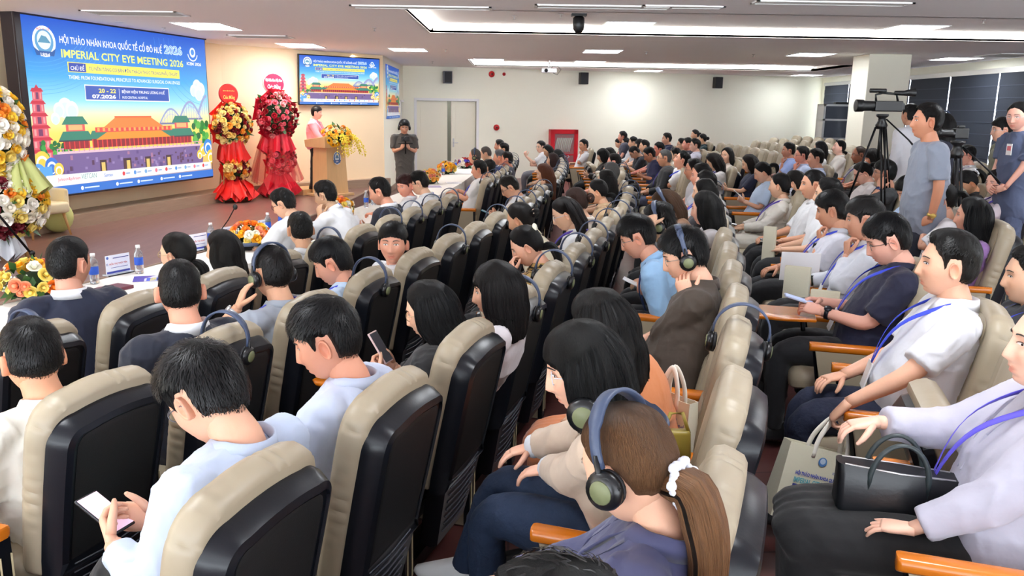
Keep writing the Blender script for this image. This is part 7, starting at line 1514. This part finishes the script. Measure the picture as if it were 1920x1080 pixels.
# ---------------------------------------------------------------- bags, phones, papers, tablet arms
M_canvas = mat('cream_canvas', (228, 224, 200), .8, bump=.06, bscale=120)
def tote(M4, lab, w=.36, h=.3, d=.1, hl=.2, print_=True):
    t = thing('tote_bag', lab, 'bag'); t.matrix_world = M4
    a = MB(); r0 = [(-w / 2, -d / 2, -h), (w / 2, -d / 2, -h), (w / 2, d / 2, -h), (-w / 2, d / 2, -h)]; r1 = [(-w / 2, -d * .3, 0), (w / 2, -d * .3, 0), (w / 2, d * .3, 0), (-w / 2, d * .3, 0)]; r2 = [(x * .985, y * .9, z - .0) for x, y, z in r1]; r3 = [(x * .97, y * .85, z + .01) for x, y, z in r0]
    for rg, cap in ((np.array([r0, r1]), 0),): pass
    V = r0 + r1 + r2 + r3; a.add(V, [(3, 2, 1, 0)] + [(i, (i + 1) % 4, 4 + (i + 1) % 4, 4 + i) for i in range(4)] + [(4 + i, 4 + (i + 1) % 4, 8 + (i + 1) % 4, 8 + i) for i in range(4)] + [(8 + i, 8 + (i + 1) % 4, 12 + (i + 1) % 4, 12 + i) for i in range(4)] + [(12, 13, 14, 15)]); obj('bag_body', a, M_canvas, t, False)
    for s in ((-1, 1) if hl > .11 else ()): a = MB(); rg = [(-w * .2, s * d * .3, -.04), (-w * .19, s * d * .25, .04), (-w * .08, s * .012, hl - .02), (0, s * .008, hl), (w * .08, s * .012, hl - .02), (w * .19, s * d * .25, .04), (w * .2, s * d * .3, -.04)]; a.tube(curve3(rg, 26), [(.011, .005)] * 26, 8, ref=(0, 1, 0)); obj('handle', a, mat('webbing_white', (236, 232, 220), .7), t)
    if print_:
        A = Art(w * .94, h * .94); A.circ(.42, .86, .055, (80, 130, 190)); A.circ(.42, .87, .035, (190, 210, 230)); A.circ(.66, .86, .035, (60, 80, 190)); A.line([(.6, .84), (.66, .78), (.73, .85)], .004, (60, 80, 190))
        A.text('ICEM 2026', .58, .72, .76, .76, (60, 80, 170), .01); A.text('HỘI THẢO NHÃN KHOA QUỐC TẾ CỐ ĐÔ HUẾ', .12, .6, .95, .69, (50, 70, 180), .04); A.text('IMPERIAL CITY EYE MEETING 2026', .12, .5, .95, .58, (96, 176, 190), .03); A.rect(.12, .42, .95, .48, (244, 232, 80)); A.rect(.12, .42, .24, .48, (50, 60, 150)); A.text('CHỦ ĐỀ', .13, .43, .23, .47, (240, 240, 250), .02)
        A.rect(.26, .44, .9, .455, (60, 80, 170)); A.rect(.16, .38, .9, .395, (120, 130, 180)); A.rect(.38, .3, .72, .35, (40, 60, 170)); A.text('20-22.07.2026', .42, .31, .68, .34, (240, 240, 250), .02)
        for k in range(5): A.rect(.08 - .0 * k, .05 + k * .06, .15 - k * .008, .1 + k * .06, (200, 60, 70)); A.poly([(.05, .09 + k * .06), (.18 - k * .01, .09 + k * .06), (.16 - k * .01, .11 + k * .06), (.07, .11 + k * .06)], (160, 40, 60))
        R3 = random.Random(3)
        for k in range(26): A.circ(R3.uniform(.02, .24), R3.uniform(.02, .16), .022, R3.choice([(250, 206, 60), (60, 110, 200), (60, 150, 80), (240, 226, 120)]), 9)
        A.rect(.24, .02, .92, .12, (110, 80, 160))
        for x in np.linspace(.26, .88, 12): A.rect(x, .03, x + .025, .1, R3.choice([(70, 50, 110), (150, 110, 190), (40, 30, 60)]))
        A.rect(.28, .12, .9, .18, (190, 60, 50)); A.poly([(.25, .18), (.93, .18), (.84, .24), (.34, .24)], (214, 100, 40)); A.rect(.4, .24, .8, .27, (190, 60, 50)); A.poly([(.37, .27), (.83, .27), (.74, .32), (.46, .32)], (230, 140, 60))
        o = obj('printed_picture', A.b, vcol_mat('printed_canvas', rough=.8), t, False, fix=False); o.matrix_local = frame_on((-w * .47, -d / 2 - .002, -h * .97), (1, 0, 0), (0, .0667, 1))
    return t
I = INF[(1776, 498)]; Pw = I['M'] @ Vector(tuple(I['W'][-1] + I['hd'][-1] / np.linalg.norm(I['hd'][-1]) * .09)); 
tote(Matrix.Translation((Pw[0], Pw[1], Pw[2] - .13)) @ Matrix.Rotation(.12, 4, 'Z') @ Matrix.Rotation(.28, 4, 'Y') @ Matrix.Rotation(-.1, 4, 'X'), 'cream tote bag with the conference print hanging from the white polo man', hl=.14)
# black handbag on the grey blazer woman's lap
I = INF[(1966, 652)]; t = thing('handbag', 'black leather handbag on the lap of the woman in light grey blazer', 'bag'); t.matrix_world = I['M'] @ Matrix.Translation((-.03, .55, .62)) @ Matrix.Rotation(1.65, 4, 'Z') @ Matrix.Rotation(-.06, 4, 'Y') @ Matrix.Diagonal((1, 1, .72, 1))
M_bag = mat('black_leather', (20, 22, 26), .35, bump=.03, bscale=60); a = MB(); a.loft([rrect_ for rrect_ in [[(x, y, z) for x, y in rrect(w, d, .02, 3)] for w, d, z in ((.15, .05, 0), (.16, .055, .02), (.165, .045, .16), (.17, .035, .2))]]); obj('bag_body', a, M_bag, t, True).data.set_sharp_from_angle(angle=.6)
for s in (-1, 1):
    a = MB(); a.tube([(.08 * math.cos(u), s * .04 * (1 - .0 * u), .15 + .17 * max(0, math.sin(u)) - (.04 if math.sin(u) < .1 else 0)) for u in np.linspace(0, math.pi, 22)], .0085, 8); obj('handle', a, mat('handle_grey_green', (44, 54, 56), .4), t)
a = MB(); a.tube([(-.15, -.03, .2), (0, -.04, .198), (.15, -.03, .2)], .004, 5); a.tube([(-.15, .03, .2), (0, .04, .198), (.15, .03, .2)], .004, 5); obj('zip', a, M_alu, t)
# tote and small yellow purse on the empty seat by the orange dress
S_ = SEATS[4][3]; fd = fdir(*S_); lat = np.array([-fd[1], fd[0]]); q = np.array(S_) + fd * .3 + lat * .2
def seatpos(row, i, x, y, z): S_ = SEATS[row][i]; f_ = fdir(*S_); r_ = np.array([f_[1], -f_[0]]); p = np.array(S_) + r_ * x + f_ * y; return (p[0], p[1], floorz(*S_) + z)
tote(Matrix.Translation(atd(1262, 742, 2.95)) @ Matrix.Rotation(-.9, 4, 'Z'), 'cream tote bag standing on the seat beside the woman in orange dress', .2, .26, .08, .115)
Pt = atd(1266, 822, 2.62); t = thing('purse', 'small mustard yellow purse in front of the cream tote bag', 'bag', Pt); a = MB(); a.loft([[(x, y, z) for x, y in rrect(w, d, .015, 3)] for w, d, z in ((.05, .02, -.09), (.055, .024, -.06), (.05, .02, .02), (.045, .016, .03))]); obj('bag_body', a, mat('mustard_leather', (160, 142, 60), .4), t); a = MB(); a.tube([(-.045, 0, .02), (-.02, 0, .09), (.02, 0, .09), (.045, 0, .02)], .007, 6); obj('handle', a, MATS['mustard_leather'], t)
# further small totes
for px, py, z, lab in ((1412, 0, 0, ''),): pass
tote(Matrix.Translation(atd(1497, 500, 5.3)) @ Matrix.Rotation(-.5, 4, 'Z'), 'cream tote bag beside the man with greying hair', .16, .24, .07, .05, False)
tote(Matrix.Translation(atd(1548, 545, 4.75)) @ Matrix.Rotation(-.5, 4, 'Z'), 'cream tote bag between the greying man and the navy polo man', .16, .2, .07, .05, False)
tote(Matrix.Translation(atd(1445, 425, 6.9)) @ Matrix.Rotation(-.5, 4, 'Z'), 'narrow cream tote bag at the knees of the woman in cream top', .1, .3, .07, .05, False)
M_phone = mat('phone_dark', (22, 24, 30), .2); M_phw = mat('phone_white', (230, 232, 236), .3); M_scr = mat('phone_screen_lit', (226, 190, 214), emit=.3); M_scd = mat('phone_screen_dark', (60, 62, 70), .12); M_scb = mat('phone_screen_blue', (150, 164, 200), emit=.35)
PH = (.076, .155, .009)
hold(P7, 'smartphone', 'smartphone with a lit pink screen in the pale blue shirt man\'s hands', 'phone', PH, M_phone, (0, .1, .04), .5, screen=M_scr)
hold(PP, 'smartphone', 'pale pink smartphone held up by the woman in black top', 'phone', PH, mat('phone_pink', (226, 196, 196), .3), (0, .03, .11), 1.0, screen=M_scd)
hold(BS, 'smartphone', 'white smartphone held by the man in light blue shirt', 'phone', PH, M_phw, (0, .1, .04), .4)
hold(INF[(1664, 452)], 'smartphone', 'pale blue smartphone in the navy polo man\'s hands', 'phone', (.078, .16, .009), mat('phone_blue', (170, 180, 206), .25), (0, .11, .03), .25, screen=M_scb)
hold(INF[(1405, 307)], 'smartphone', 'phone held by the woman in navy dress', 'phone', PH, M_phone, (0, .1, .04), .5)
hold(INF[(1430, 324)], 'smartphone', 'phone held out by the woman in light blue polo', 'phone', PH, M_phw, (0, .06, .08), .7)
hold(INF[(1618, 325)], 'smartphone', 'white phone held by the woman in white tee', 'phone', PH, M_phw, (0, .06, .08), .7)
hold(INF[(1524, 347)], 'smartphone', 'dark phone in the hand of the man in profile', 'phone', PH, M_phone, (0, .1, 0), .1, s=-1, mid=False)
hold(INF[(1462, 349)], 'smartphone', 'dark phone on the lap of the woman in cream top', 'phone', PH, M_phone, (0, .12, .03), .1)
hold(RB_, 'smartphone', 'phone held before the woman in checked blouse', 'phone', PH, M_phone, (.02, .1, .04), .6)
hold(CW, 'paper_sheet', 'pale blue paper held by the woman with purple lanyard', 'paper', (.2, .28, .002), mat('paper_pale_blue', (206, 216, 240), .6), (0, .1, .12), 1.1)
hold(P10, 'smartphone', 'phone held by the man in dark navy suit at the head table', 'phone', PH, M_phw, (0, .04, .09), 1.)
hold(DM, 'smartphone', 'teal phone held by the man bending his head down', 'phone', PH, mat('phone_teal', (70, 130, 150), .3), (0, .1, .04), .4)
# tablet arms
def tablet_arm(P, rz, lab):
    t = thing('tablet_arm', lab, 'tablet arm', P, rz); out = [(-.13, -.16), (.1, -.16), (.14, -.1), (.14, .16), (.11, .22), (-.1, .24), (-.14, .2), (-.15, .0)]
    a = MB(); a.loft([[(x * s, y * s, z) for x, y in out] for s, z in ((.97, -.018), (1, -.012), (1, -.004), (.98, 0))]); obj('tablet', a, M_arm, t, True).data.set_sharp_from_angle(angle=.9); a = MB(); a.tube([(.05, -.1, -.018), (.06, -.12, -.2)], .014, 8); obj('hinge_post', a, M_blackm, t)
I = INF[(1664, 452)]; c = I['M'] @ Vector((.02, .68, .715)); tablet_arm(c, I['o'].rotation_euler[2], 'orange-brown wooden tablet arm folded over the navy polo man\'s lap')
c = PP['M'] @ Vector((.2, .56, .70)); tablet_arm(c, PP['o'].rotation_euler[2], 'orange tablet arm with papers beside the woman in black top')
o = MB(); o.box((-.1, -.14, 0), (.1, .14, .006)); o = obj('paper_stack', o, M_paper, None, False); o.location = (c[0], c[1], c[2] + .001); o.rotation_euler = (0, 0, .6); tag(o, 'white booklet lying on the tablet arm beside the woman in black top', 'paper')
o = MB(); o.box((-.04, -.08, 0), (.04, .08, .009)); o = obj('smartphone', o, M_phone, None, False, bevel=.003); o.location = (c[0] + .02, c[1] - .02, c[2] + .008); o.rotation_euler = (0, 0, .9); tag(o, 'dark smartphone lying on the white booklet', 'phone')
# sheet hanging on the row divider by the greying man
o = MB(); o.box((-.13, -.002, -.1), (.13, .002, .1)); o = obj('paper_sheet', o, M_paper, None, False); o.location = tuple(atd(1500, 500, 5.6)); o.rotation_euler = (.1, 0, -.15); tag(o, 'printed sheet tucked beside the armrest of the greying man', 'paper')
# seated person at the bottom edge with grey laptop
BT = sit(4, 1040, 1235, 1.12, 'person in white trousers with a grey laptop, mostly below the frame', q=1, hair='short', top=(60, 62, 80), legs=(232, 232, 230), arms='lap')
c = BT['M'] @ Vector((-.06, .62, .66)); o = MB(); o.box((-.15, -.11, 0), (.15, .11, .016)); o = obj('laptop', o, mat('laptop_grey', (120, 122, 134), .35, metal=.3), None, False, bevel=.004); o.matrix_world = BT['M'] @ Matrix.Translation((-.05, .56, .68)) @ Matrix.Rotation(.35, 4, 'Z') @ Matrix.Rotation(.25, 4, 'X'); tag(o, 'closed grey laptop on the white trousers at the bottom edge', 'laptop')
# empty chairs far right
for r, off, ys in ((5, 3.95, np.arange(14.95, 16.9, .66)), (6, 4.9, np.arange(14.9, 19.6, .66)), (7, 5.8, np.arange(15.2, 20.3, .66)), (8, 6.6, np.arange(15.6, 21.0, .66)), (9, 7.4, np.arange(16.2, 21.6, .66))):
    for y in ys: p = rowpt(off, y); chair(p[0], p[1], 'empty beige auditorium chair, front side showing, in the %s far right row' % {5: 'frontmost', 6: 'second', 7: 'third', 8: 'fourth', 9: 'rearmost'}[r], up=True, group='empty chairs in the %s far right row' % {5: 'frontmost', 6: 'second', 7: 'third', 8: 'fourth', 9: 'rearmost'}[r])
for off, ys in ((6.9, (8.2, 8.9, 9.6, 10.3)), (7.9, (8.4, 9.1, 9.8, 11.9, 12.6)), (8.8, (9.8, 10.5, 11.2))):
    for y in ys: p = rowpt(off, y); chair(p[0], p[1], 'empty beige auditorium chair by the window blinds behind the standing people', up=True, group='empty chairs by the window blinds')
I = INF[(1776, 498)]; p = I['M'] @ Vector((-.66, .0, 0)); chair(p[0], p[1], 'empty beige chair with tipped-up seat between the white polo man and the grey blazer woman', up=True, left=True)
p = INF[(1766, 374)]['M'] @ Vector((.7, 0, 0))
